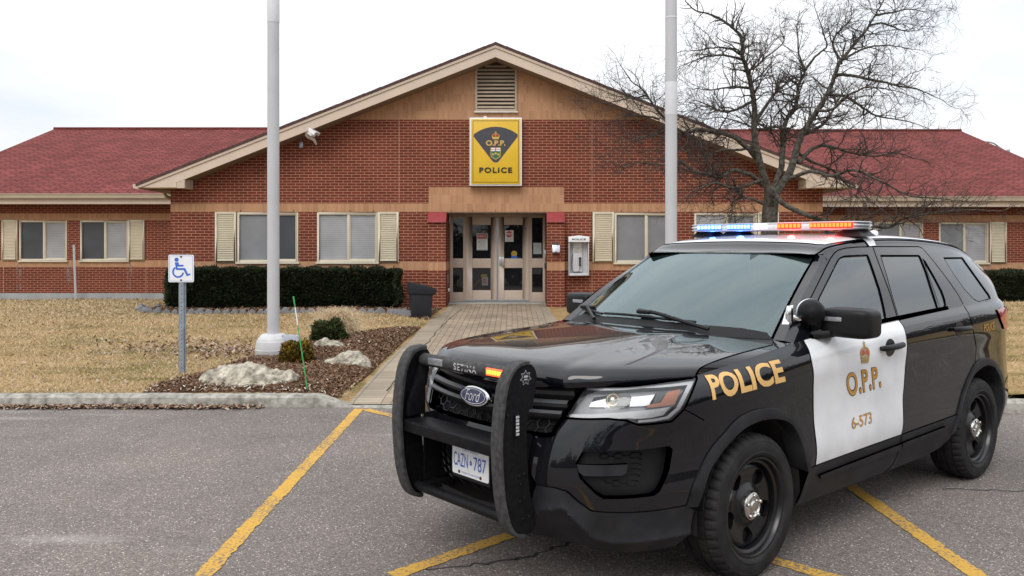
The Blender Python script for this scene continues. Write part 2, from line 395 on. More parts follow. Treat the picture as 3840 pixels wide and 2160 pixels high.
def lawn_mat():
    m=bpy.data.materials.new('dormant_lawn'); m.use_nodes=True; n,k,p=nodes(m); g=n.new('ShaderNodeNewGeometry')
    mpl=n.new('ShaderNodeMapping'); mpl.inputs['Scale'].default_value=(.55,1.25,1); k.new(g.outputs['Position'],mpl.inputs[0])
    z=n.new('ShaderNodeTexNoise'); z.inputs['Scale'].default_value=.95; z.inputs['Detail'].default_value=9; z.inputs['Roughness'].default_value=.62; k.new(mpl.outputs[0],z.inputs['Vector'])
    r=n.new('ShaderNodeValToRGB'); k.new(z.outputs[0],r.inputs[0]); e=r.color_ramp.elements
    e[0].position=.34; e[0].color=(.15,.135,.05,1); e[1].position=.64; e[1].color=(.42,.30,.17,1); q=e.new(.48); q.color=(.33,.24,.125,1)
    z2=n.new('ShaderNodeTexNoise'); z2.inputs['Scale'].default_value=38; z2.inputs['Detail'].default_value=6; k.new(g.outputs['Position'],z2.inputs['Vector'])
    r2=n.new('ShaderNodeValToRGB'); k.new(z2.outputs[0],r2.inputs[0]); r2.color_ramp.elements[0].position=.35; r2.color_ramp.elements[1].position=.65
    r2.color_ramp.elements[0].color=(.55,.5,.42,1); r2.color_ramp.elements[1].color=(1.25,1.2,1.1,1)
    mm=n.new('ShaderNodeMix'); mm.data_type='RGBA'; mm.blend_type='MULTIPLY'; mm.inputs[0].default_value=1; k.new(r.outputs[0],mm.inputs[6]); k.new(r2.outputs[0],mm.inputs[7])
    k.new(mm.outputs[2],p.inputs['Base Color']); p.inputs['Roughness'].default_value=.95; p.inputs['Specular IOR Level'].default_value=.1
    bp=n.new('ShaderNodeBump'); bp.inputs['Strength'].default_value=.9; bp.inputs['Distance'].default_value=.03; k.new(z2.outputs[0],bp.inputs['Height']); k.new(bp.outputs[0],p.inputs['Normal'])
    return m
M_lawn=lawn_mat(); lawn(-1); lawn(1)
# brick path
M_pave=brick_mat('path_bricks',(.345,.275,.20),(.27,.215,.158),(.15,.115,.085),.215,.108,.006,axis='floor',var=.25,bump=.5)
n_,k_,p_=nodes(M_pave); cb_=[q for q in n_ if q.type=='COMBXYZ'][0]; sx_=cb_.inputs[0].links[0].from_socket; sy_=cb_.inputs[1].links[0].from_socket
k_.new(sy_,cb_.inputs[0]); k_.new(sx_,cb_.inputs[1])
M_pave2=brick_mat('path_border_bricks',(.34,.285,.215),(.27,.225,.17),(.15,.12,.09),.34,.105,.006,offset=0,axis='floor',var=.25,bump=.5)
mb=MB(); ys=np.concatenate([np.arange(KX(0)+.19,20.9,.3),[21.0]])
for i in range(len(ys)-1):
    y0,y1=ys[i],ys[i+1]; a0,a1,b0,b1=PL(y0),PL(y1),PR(y0),PR(y1); z0,z1=pz(y0),pz(y1)
    w=.32
    mb.quad((a0-.02,y0,z0),(a0+w,y0,z0),(a1+w,y1,z1),(a1-.02,y1,z1),1)
    mb.quad((a0+w,y0,z0),(b0-w,y0,z0),(b1-w,y1,z1),(a1+w,y1,z1),0)
    mb.quad((b0-w,y0,z0),(b0+.02,y0,z0),(b1+.02,y1,z1),(b1-w,y1,z1),1)
o=mb.build('brick_path',[M_pave,M_pave2],recalc=False); o['kind']='structure'
mb=MB(); P=[]
for y in np.arange(9.6,19.4,.25): P.append((float(PL(y))+.34+rng.normal(0,.015),y))
for i in range(len(P)-1):
    w=.008*rng.uniform(.5,1.6); (x0,y0),(x1,y1)=P[i],P[i+1]
    mb.quad((x0-w,y0,pz(y0)+.003),(x0+w,y0,pz(y0)+.003),(x1+w,y1,pz(y1)+.003),(x1-w,y1,pz(y1)+.003))
mb.build('path_crack',M_crk,recalc=False)['kind']='structure'
# ---- mulch bed by the path and the strip under the hedge
M_mulch=mat('mulch_soil',(.095,.048,.024),.95,var=.45,scale=60,detail=8,bump=1,bscale=70,spec=.1)
bed=[(-4.0,9.08),(-3.4,9.06),(-2.1,9.07),(-1.86,9.1),(-1.80,10.5),(-1.79,12),(-1.76,14),(-1.70,15.7),(-2.0,15.3),(-2.7,14.6),(-3.3,13.9),(-3.45,12.9),(-3.5,12.2),(-3.7,11.4),(-3.75,10.7),(-3.9,10.1),(-4.1,9.5)]
def mound(x,y,poly=bed):
    q=np.asarray(poly); d=np.inf
    for i in range(len(q)):
        a=q[i];b=q[(i+1)%len(q)]; t=np.clip(((x-a[0])*(b-a)[0]+(y-a[1])*(b-a)[1])/((b-a)@(b-a)),0,1); d=np.minimum(d,np.hypot(x-a[0]-t*(b-a)[0],y-a[1]-t*(b-a)[1]))
    return d
def bedz(x,y,poly=bed):
    d=mound(x,y,poly); e=np.clip(d/.25,0,1)
    k=np.clip((x-PL(y)+.30)/.30,0,1) if poly is bed else 0
    return tz(x,y)*(1-k*.6)+pz(y)*k*.6-.01+.055*e
def bed_mesh(name,poly,h=.09):
    q=np.asarray(resamp(poly,.15,False,True)); lo,hi=q.min(0),q.max(0)
    gx,gy=np.meshgrid(np.arange(lo[0],hi[0],h),np.arange(lo[1],hi[1],h)); G=np.stack([gx.ravel(),gy.ravel()],1); G=G[inside(G,q)]
    G=G[mound(G[:,0],G[:,1],poly)>.03]
    V,T=poly_fill(q,grid=G); z=bedz(V[:,0],V[:,1],poly)+rng.normal(0,.008,len(V))
    o=fastmesh(name,np.column_stack([V,z]),np.array(T),M_mulch,smooth=True); o['kind']='structure'; return o
bed_mesh('mulch_bed',bed)
hbed=[(-7.95,18.1),(-2.5,18.2),(-2.1,17.2),(-1.72,16.9),(-1.62,19.6),(-2.6,19.9),(-8.1,19.9),(-8.25,19.0)]
bed_mesh('hedge_bed',hbed,.2)
def chips(name,m,X,Y,Z,L,W,kind='stuff',tilt=.5,label=None):
    n=len(X); a=rng.uniform(0,2*PI,n); t=rng.normal(0,tilt,n); s=rng.normal(0,tilt,n)
    d=np.stack([np.cos(a),np.sin(a),np.sin(t)],1); e=np.stack([-np.sin(a),np.cos(a),np.sin(s)],1)
    c=np.stack([X,Y,Z],1); L=L[:,None]/2; W=W[:,None]/2
    V=np.stack([c-d*L-e*W,c+d*L-e*W*.6,c+d*L+e*W*.6,c-d*L+e*W],1).reshape(-1,3)
    o=fastmesh(name,V,np.arange(4*n).reshape(-1,4),m); o['kind']='stuff'; return o
def scatter(poly,n):
    q=np.asarray(poly); lo,hi=q.min(0),q.max(0); P=rng.uniform(lo,hi,(n*3,2)); P=P[inside(P,q)][:n]; return P[:,0],P[:,1]
M_chip=island('bark_chips',[(.045,.023,.013),(.10,.052,.029),(.160,.088,.050),(.215,.128,.076),(.30,.21,.145)])
x,y=scatter(bed,26000); chips('mulch_chips',M_chip,x,y,bedz(x,y)+rng.uniform(.0,.022,len(x)),rng.uniform(.015,.055,len(x)),rng.uniform(.006,.016,len(x)))
x,y=scatter(hbed,9000); chips('mulch_chips',M_chip,x,y,bedz(x,y,hbed)+rng.uniform(.0,.03,len(x)),rng.uniform(.03,.09,len(x)),rng.uniform(.012,.03,len(x)))
M_leaf=island('dry_leaves',[(.10,.055,.035),(.17,.10,.065),(.28,.19,.13),(.42,.34,.26),(.22,.12,.09)])
# leaves in the gutter, on the lawn and among the mulch
n=2600; x=-2.6-np.abs(rng.gamma(1.6,1.5,n)); y=np.array([KX(v) for v in x])-.005-np.abs(rng.normal(0,.055,n)); k=x>-9
chips('fallen_leaves',M_leaf,x[k],y[k],.008+rng.uniform(0,.028,k.sum()),rng.uniform(.02,.06,k.sum()),rng.uniform(.012,.03,k.sum()),tilt=.35)
n=1500; x=rng.normal(-4.2,.9,n); y=12.4+rng.normal(0,.55,n)-(x+4.2)*.25; chips('fallen_leaves',M_leaf,x,y,tz(x,y)+.02,rng.uniform(.03,.07,n),rng.uniform(.015,.035,n))
n=900; x=rng.uniform(-11,-1.9,n); y=rng.uniform(9.2,18,n); chips('fallen_leaves',M_leaf,x,y,tz(x,y)+.03,rng.uniform(.02,.06,n),rng.uniform(.012,.03,n))
M_pale=island('pale_wood_bits',[(.5,.45,.38),(.62,.58,.5),(.40,.34,.27)])
n=150; x=rng.uniform(-4.0,-2.0,n); y=9.12+np.abs(rng.normal(0,.13,n)); chips('pale_wood_bits',M_pale,x,y,bedz(x,y)+.02,rng.uniform(.02,.05,n),rng.uniform(.006,.016,n))
n=80; x,y=scatter(bed,n); n=len(x); chips('pale_wood_bits',M_pale,x,y,bedz(x,y)+.025,rng.uniform(.02,.045,n),rng.uniform(.006,.02,n))
n=1400; x=rng.uniform(-5.5,2.2,n); y=rng.uniform(3.8,8.8,n); chips('grit',M_pale,x,y,np.full(n,.004),rng.uniform(.004,.012,n)*(y/6),rng.uniform(.004,.01,n)*(y/6),tilt=.1)
# ---- dormant grass blades
M_blade=island('dead_grass_blades',[(.24,.17,.085),(.46,.345,.215),(.56,.435,.29),(.48,.36,.22),(.18,.165,.065),(.39,.29,.165)],.9)
def blades(n,xr,yr,pw,L0,excl):
    u=rng.uniform(0,1,n)**pw; y=yr[0]+(yr[1]-yr[0])*u; x=rng.uniform(xr[0],xr[1],n)
    k=np.ones(n,bool)
    for q in excl: k&=~inside(np.stack([x,y],1),q)
    k&=(x<PL(y)-.05)|(x>PR(y)+.05); k&=(y>np.array([KX(v) for v in x])+.18); x,y=x[k],y[k]; n=len(x)
    a=rng.uniform(0,2*PI,n); L=L0*rng.uniform(.5,1.4,n)*(1+.03*(y-9)); w=.0035*(1+.09*(y-9)); up=rng.uniform(.15,.8,n)
    c=np.stack([x,y,tz(x,y)-.004],1); d=np.stack([np.cos(a),np.sin(a),up],1)*L[:,None]; s=np.stack([-np.sin(a),np.cos(a),0*a],1)*w[:,None]
    V=np.stack([c-s,c+s,c+d],1).reshape(-1,3)
    o=fastmesh('grass',V,np.arange(3*n).reshape(-1,3),M_blade); o['kind']='stuff'
blades(110000,(-12,-1.4),(9.0,19.5),1.5,.048,[bed,hbed]); blades(30000,(-18,-7.5),(17,25.2),1,.06,[hbed]); blades(30000,(3.5,16),(8.6,24),1,.055,[])
# ================================================================== POLICE STATION
M_brick=brick_mat('red_brick',(.168,.035,.019),(.118,.025,.015),(.47,.27,.175),.2063,.0668,.0047,z0=.0,bias=-.1,var=.14)
M_tan=brick_mat('tan_soldier_brick',(.46,.258,.145),(.36,.195,.108),(.45,.255,.148),.0668,.2004,.003,offset=0,z0=2.519,var=.10,bump=.15)
M_mort=mat('control_joint',(.42,.25,.17),.9)
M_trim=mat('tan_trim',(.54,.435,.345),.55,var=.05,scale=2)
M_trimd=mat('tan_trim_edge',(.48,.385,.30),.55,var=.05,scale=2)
M_cream=mat('cream_metal',(.57,.515,.40),.45,var=.05,scale=3)
M_door=mat('door_paint',(.50,.40,.325),.4,var=.05,scale=2)
def shingles():
    m=brick_mat('red_shingles',(.238,.062,.056),(.150,.043,.039),(.078,.024,.022),.33,.145,.022,axis='wall',var=.18,bump=.5)
    n,k,p=nodes(m); br=[q for q in n if q.type=='TEX_BRICK'][0]
    for l in list(br.inputs['Vector'].links): k.remove(l)
    g=[q for q in n if q.type=='NEW_GEOMETRY'][0]
    # run along the eave (x) for the wings and along y for the gable slopes, up-slope = z / sin(pitch)
    s=n.new('ShaderNodeSeparateXYZ'); k.new(g.outputs['Position'],s.inputs[0]); s2=n.new('ShaderNodeSeparateXYZ'); k.new(g.outputs['True Normal'],s2.inputs[0])
    ax=math_node(n,'ABSOLUTE'); k.new(s2.outputs[0],ax.inputs[0]); gt=math_node(n,'GREATER_THAN',None,.25); k.new(ax.outputs[0],gt.inputs[0])
    mx=n.new('ShaderNodeMix'); k.new(gt.outputs[0],mx.inputs[0]); k.new(s.outputs[0],mx.inputs[2]); k.new(s.outputs[1],mx.inputs[3])
    up=math_node(n,'MULTIPLY',None,2.73); k.new(s.outputs[2],up.inputs[0])
    cb=n.new('ShaderNodeCombineXYZ'); k.new(mx.outputs[0],cb.inputs[0]); k.new(up.outputs[0],cb.inputs[1]); k.new(cb.outputs[0],br.inputs['Vector'])
    br.offset=.37; br.offset_frequency=2; p.inputs['Specular IOR Level'].default_value=.08
    return m
M_shing=shingles()
M_redcap=mat('red_metal_cap',(.26,.038,.044),.4,var=.15,scale=9)
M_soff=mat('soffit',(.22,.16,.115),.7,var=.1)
def glass_mat(name,c,rough=.02,ior=1.8,stripes=0,var=.15):
    m=mat(name,c,rough,ior=ior,var=var,scale=1.5)
    if stripes:
        n,k,p=nodes(m); g=n.new('ShaderNodeNewGeometry'); s=n.new('ShaderNodeSeparateXYZ'); k.new(g.outputs['Position'],s.inputs[0])
        a=math_node(n,'MULTIPLY',None,2*PI/stripes); k.new(s.outputs[2],a.inputs[0]); b=math_node(n,'SINE'); k.new(a.outputs[0],b.inputs[0])
        c2=math_node(n,'MULTIPLY_ADD'); k.new(b.outputs[0],c2.inputs[0]); c2.inputs[1].default_value=.10; c2.inputs[2].default_value=.95
        mm=n.new('ShaderNodeMix'); mm.data_type='RGBA'; mm.blend_type='MULTIPLY'; mm.inputs[0].default_value=1
        src=p.inputs['Base Color'].links[0].from_socket; k.new(src,mm.inputs[6]); k.new(c2.outputs[0],mm.inputs[7]); k.new(mm.outputs[2],p.inputs['Base Color'])
    return m
M_blind=glass_mat('pane_with_blind',(.34,.34,.35),.03,1.7,stripes=.05)
M_screen=glass_mat('pane_with_screen',(.062,.066,.074),.25,1.45)
M_screen2=glass_mat('pane_grey',(.21,.215,.225),.12,1.5)
M_dglass=glass_mat('dark_door_glass',(.010,.011,.013),.015,1.55)
ST=thing('police_station','low red brick police building with tan bands, a central gable and red shingled roofs','building',(-.375,20,.25))
def wallcells(mb,Y,x0,x1,z0,z1,regs,holes,mi0,depth=.10,flip=1):
    """wall at y=Y cut into cells; regs=[(x0,x1,z0,z1,mat)], holes=[(x0,x1,z0,z1)] with reveals"""
    xs=sorted({x0,x1,*[v for r in regs for v in r[:2]],*[v for r in holes for v in r[:2]]}); zs=sorted({z0,z1,*[v for r in regs for v in r[2:4]],*[v for r in holes for v in r[2:4]]})
    xs=[v for v in xs if x0<=v<=x1]; zs=[v for v in zs if z0<=v<=z1]
    for a,b in zip(xs,xs[1:]):
        for c,d in zip(zs,zs[1:]):
            cx,cz=(a+b)/2,(c+d)/2
            if any(h[0]<cx<h[1] and h[2]<cz<h[3] for h in holes): continue
            mi=mi0
            for r in regs:
                if r[0]<cx<r[1] and r[2]<cz<r[3]: mi=r[4]
            mb.quad((a,Y,c),(b,Y,c),(b,Y,d),(a,Y,d),mi)
    for h in holes:
        a,b,c,d=h[:4]; y=Y+depth
        mb.quad((a,Y,c),(a,y,c),(a,y,d),(a,Y,d),mi0); mb.quad((b,Y,d),(b,y,d),(b,y,c),(b,Y,c),mi0)
        mb.quad((a,Y,d),(a,y,d),(b,y,d),(b,Y,d),mi0); mb.quad((a,Y,c),(b,Y,c),(b,y,c),(a,y,c),mi0)
XC=-.385; GX0,GX1=-8.13,7.40; PIT=.3935
GW=[(-6.54,-5.09,1.325,2.505),(-4.64,-3.195,1.325,2.505),(2.44,3.905,1.315,2.495),(4.34,5.83,1.31,2.49)]
mb=MB()
wallcells(mb,20.0,GX0,GX1,.05,6.35,[(GX0,GX1,2.519,2.718,1),(-1.985,1.235,2.519,3.106,1),(GX0,GX1,1.128,1.330,1),(GX0,GX1,4.715,6.4,1)],[w for w in GW]+[(-1.56,.825,.05,2.515)],0,.12)
# clip by the two rakes
me=bpy.data.meshes.new('t'); me.from_pydata(mb.v,[],mb.f); me.polygons.foreach_set('material_index',mb.m)
bm=bmesh.new(); bm.from_mesh(me)
for sgn in (-1,1):
    nrm=Vector((sgn*PIT,0,1)).normalized()
    bmesh.ops.bisect_plane(bm,geom=bm.verts[:]+bm.edges[:]+bm.faces[:],plane_co=(XC,20,6.24),plane_no=nrm,clear_outer=True)
bm.verts.ensure_lookup_table(); bm.verts.index_update()
mb=MB(); 
V=[v.co[:] for v in bm.verts]
for f in bm.faces: mb.f.append(tuple(v.index for v in f.verts)); mb.m.append(f.material_index)
mb.v=V; bm.free()
# side walls of the gable block and entrance reveals
def zroof(x): return 6.24-PIT*abs(x-XC)
for X in (GX0,GX1):
    zr=zroof(X)
    for a,b,mi in ((.05,1.128,0),(1.128,1.33,1),(1.33,2.519,0),(2.519,2.718,1),(2.718,zr,0)): mb.quad((X,20,a),(X,25.2,a),(X,25.2,b),(X,20,b),mi)
wallf=mb.build('front_wall',[M_brick,M_tan],ST,recalc=False)
# entrance: pilasters, reveals, soffit, ceiling
for xa,xb in ((-1.98,-1.56),(.825,1.235)):
    mb=MB()
    for a,b,mi in ((.20,1.128,0),(1.128,1.322,1),(1.322,2.27,0)):
        e=.002 if mi else 0
        mb.box((xa-e,19.76-e,a),(xb+e,21.06,b),mi)
    mb.box((xa+.002,20.012,2.27),(xb-.002,21.06,2.62),0); mb.build('pilaster',[M_brick,M_tan],ST,recalc=True)
for a,b in ((-1.99,-1.555),(.82,1.245)):
    mb=MB(); mb.add([(a,19.70,2.262),(b,19.70,2.262),(b,19.99,2.262),(a,19.99,2.262),(a,19.72,2.285),(b,19.72,2.285),(b,19.985,2.512),(a,19.985,2.512)],[(0,3,2,1),(4,5,6,7),(0,1,5,4),(1,2,6,5),(2,3,7,6),(3,0,4,7)])
    mb.build('pilaster_cap',M_redcap,ST)
mb=MB(); mb.box((-1.555,20.01,2.495),(.82,21.1,2.60)); 
for x in np.arange(-1.35,.8,.22): mb.cbox((x,20.75,2.492),(.035,.012,.004))
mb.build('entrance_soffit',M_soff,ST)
mb=MB(); mb.box((-1.56,21.02,2.43),(.83,21.10,2.496),0)
for a,b in ((-1.556,-1.478),(-1.222,-1.165),(.435,.50),(.77,.828)): mb.box((a,21.0,.305),(b,21.08,2.45),0)
for a,b in ((-1.478,-1.222),(.50,.77)):
    mb.box((a,21.003,.305),(b,21.075,.55)); mb.box((a,21.003,1.165),(b,21.075,1.395)); mb.box((a,21.003,2.415),(b,21.075,2.45))
fr=mb.build('door_frame',M_door,ST,bevel=.004)
mb=MB()
for a,b in ((-1.478,-1.222),(.50,.77)):
    for c,d in ((.55,1.165),(1.395,2.415)): mb=MB(); mb.box((a,21.03,c),(b,21.045,d)); mb.build('sidelight_pane',M_dglass,fr)
mb=MB(); mb.box((-1.165,21.04,.30),(.435,21.09,.335)); mb.build('threshold',mat('aluminium',(.55,.56,.58),.35,1,var=.06),fr)
M_alu=MATS['aluminium']
def leaf(x0,x1,gx0,gx1,handle):
    mb=MB(); z0,z1=.342,2.428
    mb.box((x0,21.0,z0),(gx0,21.045,z1)); mb.box((gx1,21.0,z0),(x1,21.045,z1))
    for a,b in ((z0,.60),(1.158,1.395),(2.235,z1)): mb.box((gx0,21.0,a),(gx1,21.045,b))
    d=mb.build('door',M_door,ST,bevel=.003)
    for c,e_ in ((.60,1.158),(1.395,2.235)): mb=MB(); mb.box((gx0,21.018,c),(gx1,21.03,e_)); mb.build('pane',M_dglass,d)
    if handle:
        mb=MB(); mb.box((-.318,20.985,1.217),(-.255,20.999,1.43)); mb.box((-.252,20.935,1.215),(-.200,20.985,1.43)); mb.build('handle',M_alu,d,bevel=.004)
    mb=MB()
    if not handle: mb.box((x1+.001,20.992,z0),(x1+.016,21.04,z1))
    else: mb.box((x0-.014,20.992,z0),(x0-.001,21.04,z1))
    mb.box((x0,20.99,z0-.004),(x1,20.999,z0+.03)); mb.build('edge_strip',M_alu,d)
leaf(-1.163,-.383,-.991,-.528,False); leaf(-.345,.432,-.197,.265,True)
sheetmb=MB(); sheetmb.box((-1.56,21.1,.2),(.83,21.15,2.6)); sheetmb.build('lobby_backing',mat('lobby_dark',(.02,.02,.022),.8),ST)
# step and door mat
mb=MB(); mb.box((-1.55,20.45,.2),(.82,21.0,.318)); mb.build('door_step',M_conc,ST,bevel=.01)
# windows, sills
def window(x0,x1,z0,z1,Y,screen_left=True,ml=None,mr=None):
    w=.05; ym=Y+.03
    mb=MB()
    mb.box((x0,Y-.01,z0),(x0+w,Y+.08,z1)); mb.box((x1-w,Y-.01,z0),(x1,Y+.08,z1)); mb.box((x0+w,Y-.01,z1-w),(x1-w,Y+.08,z1)); mb.box((x0+w,Y-.01,z0),(x1-w,Y+.08,z0+w))
    c=(x0+x1)/2+.02; mb.box((c-.028,Y+.002,z0+w),(c+.028,Y+.07,z1-w))
    W=mb.build('window',M_cream,ST,bevel=.006)
    i=.03
    mb=MB(); mb.box((x0+w,ym+.01,z0+w),(c-.028,ym+.02,z1-w)); mb.build('pane',ml or M_screen2,W)
    mb=MB(); mb.box((c+.028,ym+.02,z0+w),(x1-w,ym+.03,z1-w)); mb.build('pane',mr or M_blind,W)
    mb=MB(); mb.box((c+.028,ym-.005,z0+w),(c+.05,ym+.019,z1-w)); mb.box((x1-w-.022,ym-.005,z0+w),(x1-w,ym+.019,z1-w)); mb.box((c+.05,ym-.005,z0+w),(x1-w-.022,ym+.019,z0+w+.022)); mb.box((c+.05,ym-.005,z1-w-.022),(x1-w-.022,ym+.019,z1-w)); mb.build('sash',M_cream,W)
    mb=MB(); mb.box((x0-.03,Y-.055,z0-.045),(x1+.03,Y+.03,z0-.002)); mb.build('sill',M_cream,W,bevel=.006)
def shutter(x0,x1,z0,z1,Y):
    mb=MB(); b=.05; y0,y1=Y-.045,Y-.004
    mb.box((x0,y0,z0),(x0+b,y1,z1)); mb.box((x1-b,y0,z0),(x1,y1,z1)); mb.box((x0+b,y0,z0),(x1-b,y1,z0+b)); mb.box((x0+b,y0,z1-b),(x1-b,y1,z1))
    S=mb.build('shutter',M_cream,ST,bevel=.005)
    mb=MB(); n=25; h=(z1-z0-2*b)/n
    V=[];F=[]
    for i in range(n):
        z=z0+b+i*h
        for (dy,dz) in ((.012,0),(.030,h*.28),(.012,h*.95)): V+= [(x0+b,y0+dy,z+dz),(x1-b,y0+dy,z+dz)]
    for i in range(len(V)//2-1): F.append((2*i,2*i+1,2*i+3,2*i+2))
    mb.add(V,F); mb.build('slat',M_cream,S,recalc=False,angle=10)
window(*GW[0],20.0,ml=M_screen2,mr=M_screen); window(*GW[1],20.0,ml=M_blind,mr=M_blind)
window(*GW[2],20.0,ml=M_screen2,mr=M_screen2); window(*GW[3],20.0,ml=M_blind,mr=M_screen2)
for s in ((-7.061,-6.56),(-3.185,-2.695),(1.918,2.428),(5.845,6.345)): shutter(*s,1.325,2.512,20.0)
# wings
WL=[(-14.78,-13.35,1.27,2.47),(-12.95,-11.51,1.27,2.47)]; WR=[(10.93,12.33,1.21,2.42),(12.81,14.29,1.20,2.41)]
WY=25.2
mb=MB()
wallcells(mb,WY,-17.6,GX0,.29,3.2,[(-17.6,GX0,2.485,2.689,1),(-17.6,GX0,1.081,1.281,1)],WL,0,.12)
mb.quad((-17.6,WY,.29),(-17.6,38,.29),(-17.6,38,3.2),(-17.6,WY,3.2),0); mb.build('wing_wall',[M_brick,M_tan],ST,recalc=False); mb=MB()
wallcells(mb,WY,GX1,17.0,.27,3.15,[(GX1,17,2.43,2.63,1),(GX1,17,1.01,1.21,1)],WR,0,.12)
mb.quad((17,WY,.27),(17,38,.27),(17,38,3.15),(17,WY,3.15),0)
mb.build('wing_wall',[M_brick,M_tan],ST,recalc=False)
for a,b in (((-17.62,WY-.03,-.05),(GX0-.01,WY+.2,.29)),((GX1+.01,WY-.03,-.05),(17.02,WY+.2,.27)),((GX0-.02,19.975,-.05),(-2.002,20.2,.12)),((1.252,19.975,-.05),(GX1+.02,20.2,.12)),((-2.0,19.73,.0),(-1.55,20.3,.197)),((.815,19.73,.0),(1.25,20.3,.197))):
    mb=MB(); mb.box(a,b); mb.build('foundation',M_found,ST,bevel=.01)
window(*WL[0],WY,ml=M_screen,mr=M_blind); window(*WL[1],WY,ml=M_screen,mr=M_blind); window(*WR[0],WY,ml=M_screen2,mr=M_blind); window(*WR[1],WY,ml=M_screen2,mr=M_blind)
for s in ((-15.29,-14.82),(-11.495,-11.015)): shutter(*s,1.275,2.482,WY)
for s in ((10.42,10.90),(14.32,14.82)): shutter(*s,1.20,2.42,WY)
# control joints in the brickwork
for x in (-2.69,1.905): mb=MB(); mb.box((x-.006,19.994,2.73),(x+.006,20.01,4.70)); mb.box((x-.006,19.996,4.70),(x+.006,20.01,6.24-PIT*abs(x-XC)-.05)); mb.build('control_joint',M_mort,ST)
for x,y,z in ((-2.69,20,1.12),(1.905,20,1.12),(-15.25,WY,1.08),(-10.98,WY,1.08),(9.4,WY,1.0)): mb=MB(); mb.box((x-.006,y-.006,.3),(x+.006,y+.01,z)); mb.build('control_joint',M_mort,ST)
# roofs
def slab(mb,P,t=.05,mi=0):
    """P = 4 corners of a roof plane, thickened downwards"""
    P=[Vector(p) for p in P]; mb.add([*P,*[p-Vector((0,0,t)) for p in P]],[tuple(range(len(P))),tuple(range(2*len(P)-1,len(P)-1,-1))]+[(i,i+len(P),(i+1)%len(P)+len(P),(i+1)%len(P)) for i in range(len(P))],mi)
mb=MB(); AZ=6.415; EX0,EX1=XC-8.27,XC+8.27; EZ=AZ-PIT*8.27
slab(mb,[(EX0,19.45,EZ),(XC,19.45,AZ),(XC,33,AZ),(EX0,33,EZ)]); slab(mb,[(XC,19.45,AZ),(EX1,19.45,EZ),(EX1,33,EZ),(XC,33,AZ)])
mb.build('roof',M_shing,ST,recalc=True,flat=True)
mb=MB(); RZL,RZR=6.17,6.10
slab(mb,[(-17.97,24.58,3.235),(GX0+.3,24.58,3.235),(GX0+.3,32.1,RZL),(-17.5,32.1,RZL)]); slab(mb,[(-17.5,32.1,RZL),(XC,32.1,RZL),(XC,40,3.2),(-17.97,40,3.2)]); slab(mb,[(-17.97,24.58,3.235),(-17.5,32.1,RZL),(-17.97,40,3.2)],.04)
mb.build('roof',M_shing,ST,recalc=True,flat=True); mb=MB()
slab(mb,[(GX1-.3,24.58,3.155),(17.6,24.58,3.155),(17.16,32.1,RZR),(GX1-.3,32.1,RZR)]); slab(mb,[(XC,32.1,RZR),(17.16,32.1,RZR),(17.6,40,3.2),(XC,40,3.2)]); slab(mb,[(17.16,32.1,RZR),(17.6,24.58,3.155),(17.6,40,3.2)],.04)
mb.build('roof',M_shing,ST,recalc=True,flat=True)
# ridge caps and shingle edge on the rakes
for a,b,z in ((-17.5,-6,RZL),(6,17.16,RZR)): mb=MB(); mb.tube([(a,32.1,z+.02),(b,32.1,z+.02)],.06,6); mb.build('ridge_cap',M_shing,ST)
mb=MB(); rr=np.random.default_rng(3)
for sgn in (-1,1):
    for i in range(66):
        a=.126*i; b=a+.13; up=.012+.008*rr.random()
        f=lambda s,dz:(XC+sgn*s,AZ-PIT*s+dz)
        p=[f(a,up),f(b,up-.004),f(b,-.055),f(a,-.055)]
        mb.add([(x,19.42,z) for x,z in p]+[(x,19.455,z) for x,z in p],[(0,1,2,3),(7,6,5,4),(0,4,5,1),(1,5,6,2),(2,6,7,3),(3,7,4,0)])
mb.build('shingle_edge',mat('shingle_edge',(.07,.035,.03),.9,var=.3,scale=20),ST)
def rake(P,y0,y1):
    q=MB()
    n=len(P); top_=[(XC+a,b) for a,b in P[:-1]]; low=P[-1]
    C=[(XC-a,b) for a,b in P[1:-1]][::-1]+[(XC+P[0][0],P[0][1])]+[(XC+a,b) for a,b in P[1:-1]]+[(XC+low[0],low[1])]
    q.prism(C,lambda a,b,d:(a,d,b),y0,y1)
    return q
RZ=lambda s_,d:(s_,AZ-PIT*s_+d)
def rake_band(d0,d1,y0,y1,name,m,zl=3.062):
    sA=min(8.268,(AZ+d1-zl)/PIT); sB=(AZ+d0-zl)/PIT
    P=[RZ(0,d1),RZ(sA,d1)]+([(sA-.015,zl)] if sA>=8.26 else [])+[(sB,zl),RZ(0,d0)]
    rake(P,y0,y1).build(name,m,ST,flat=True)
rake_band(-.118,-.056,19.43,19.47,'fascia_upper',M_trimd); rake_band(-.33,-.119,19.455,19.49,'fascia',M_trim)
q=MB()
for sgn in (-1,1): q.prism([(XC+sgn*a,b) for a,b in (RZ(0,-.30),RZ(7.6,-.30),RZ(7.6,-.325),RZ(0,-.325))],lambda a,b,d:(a,d,b),19.492,20.0)
q.build('rake_soffit',M_soff,ST,flat=True)
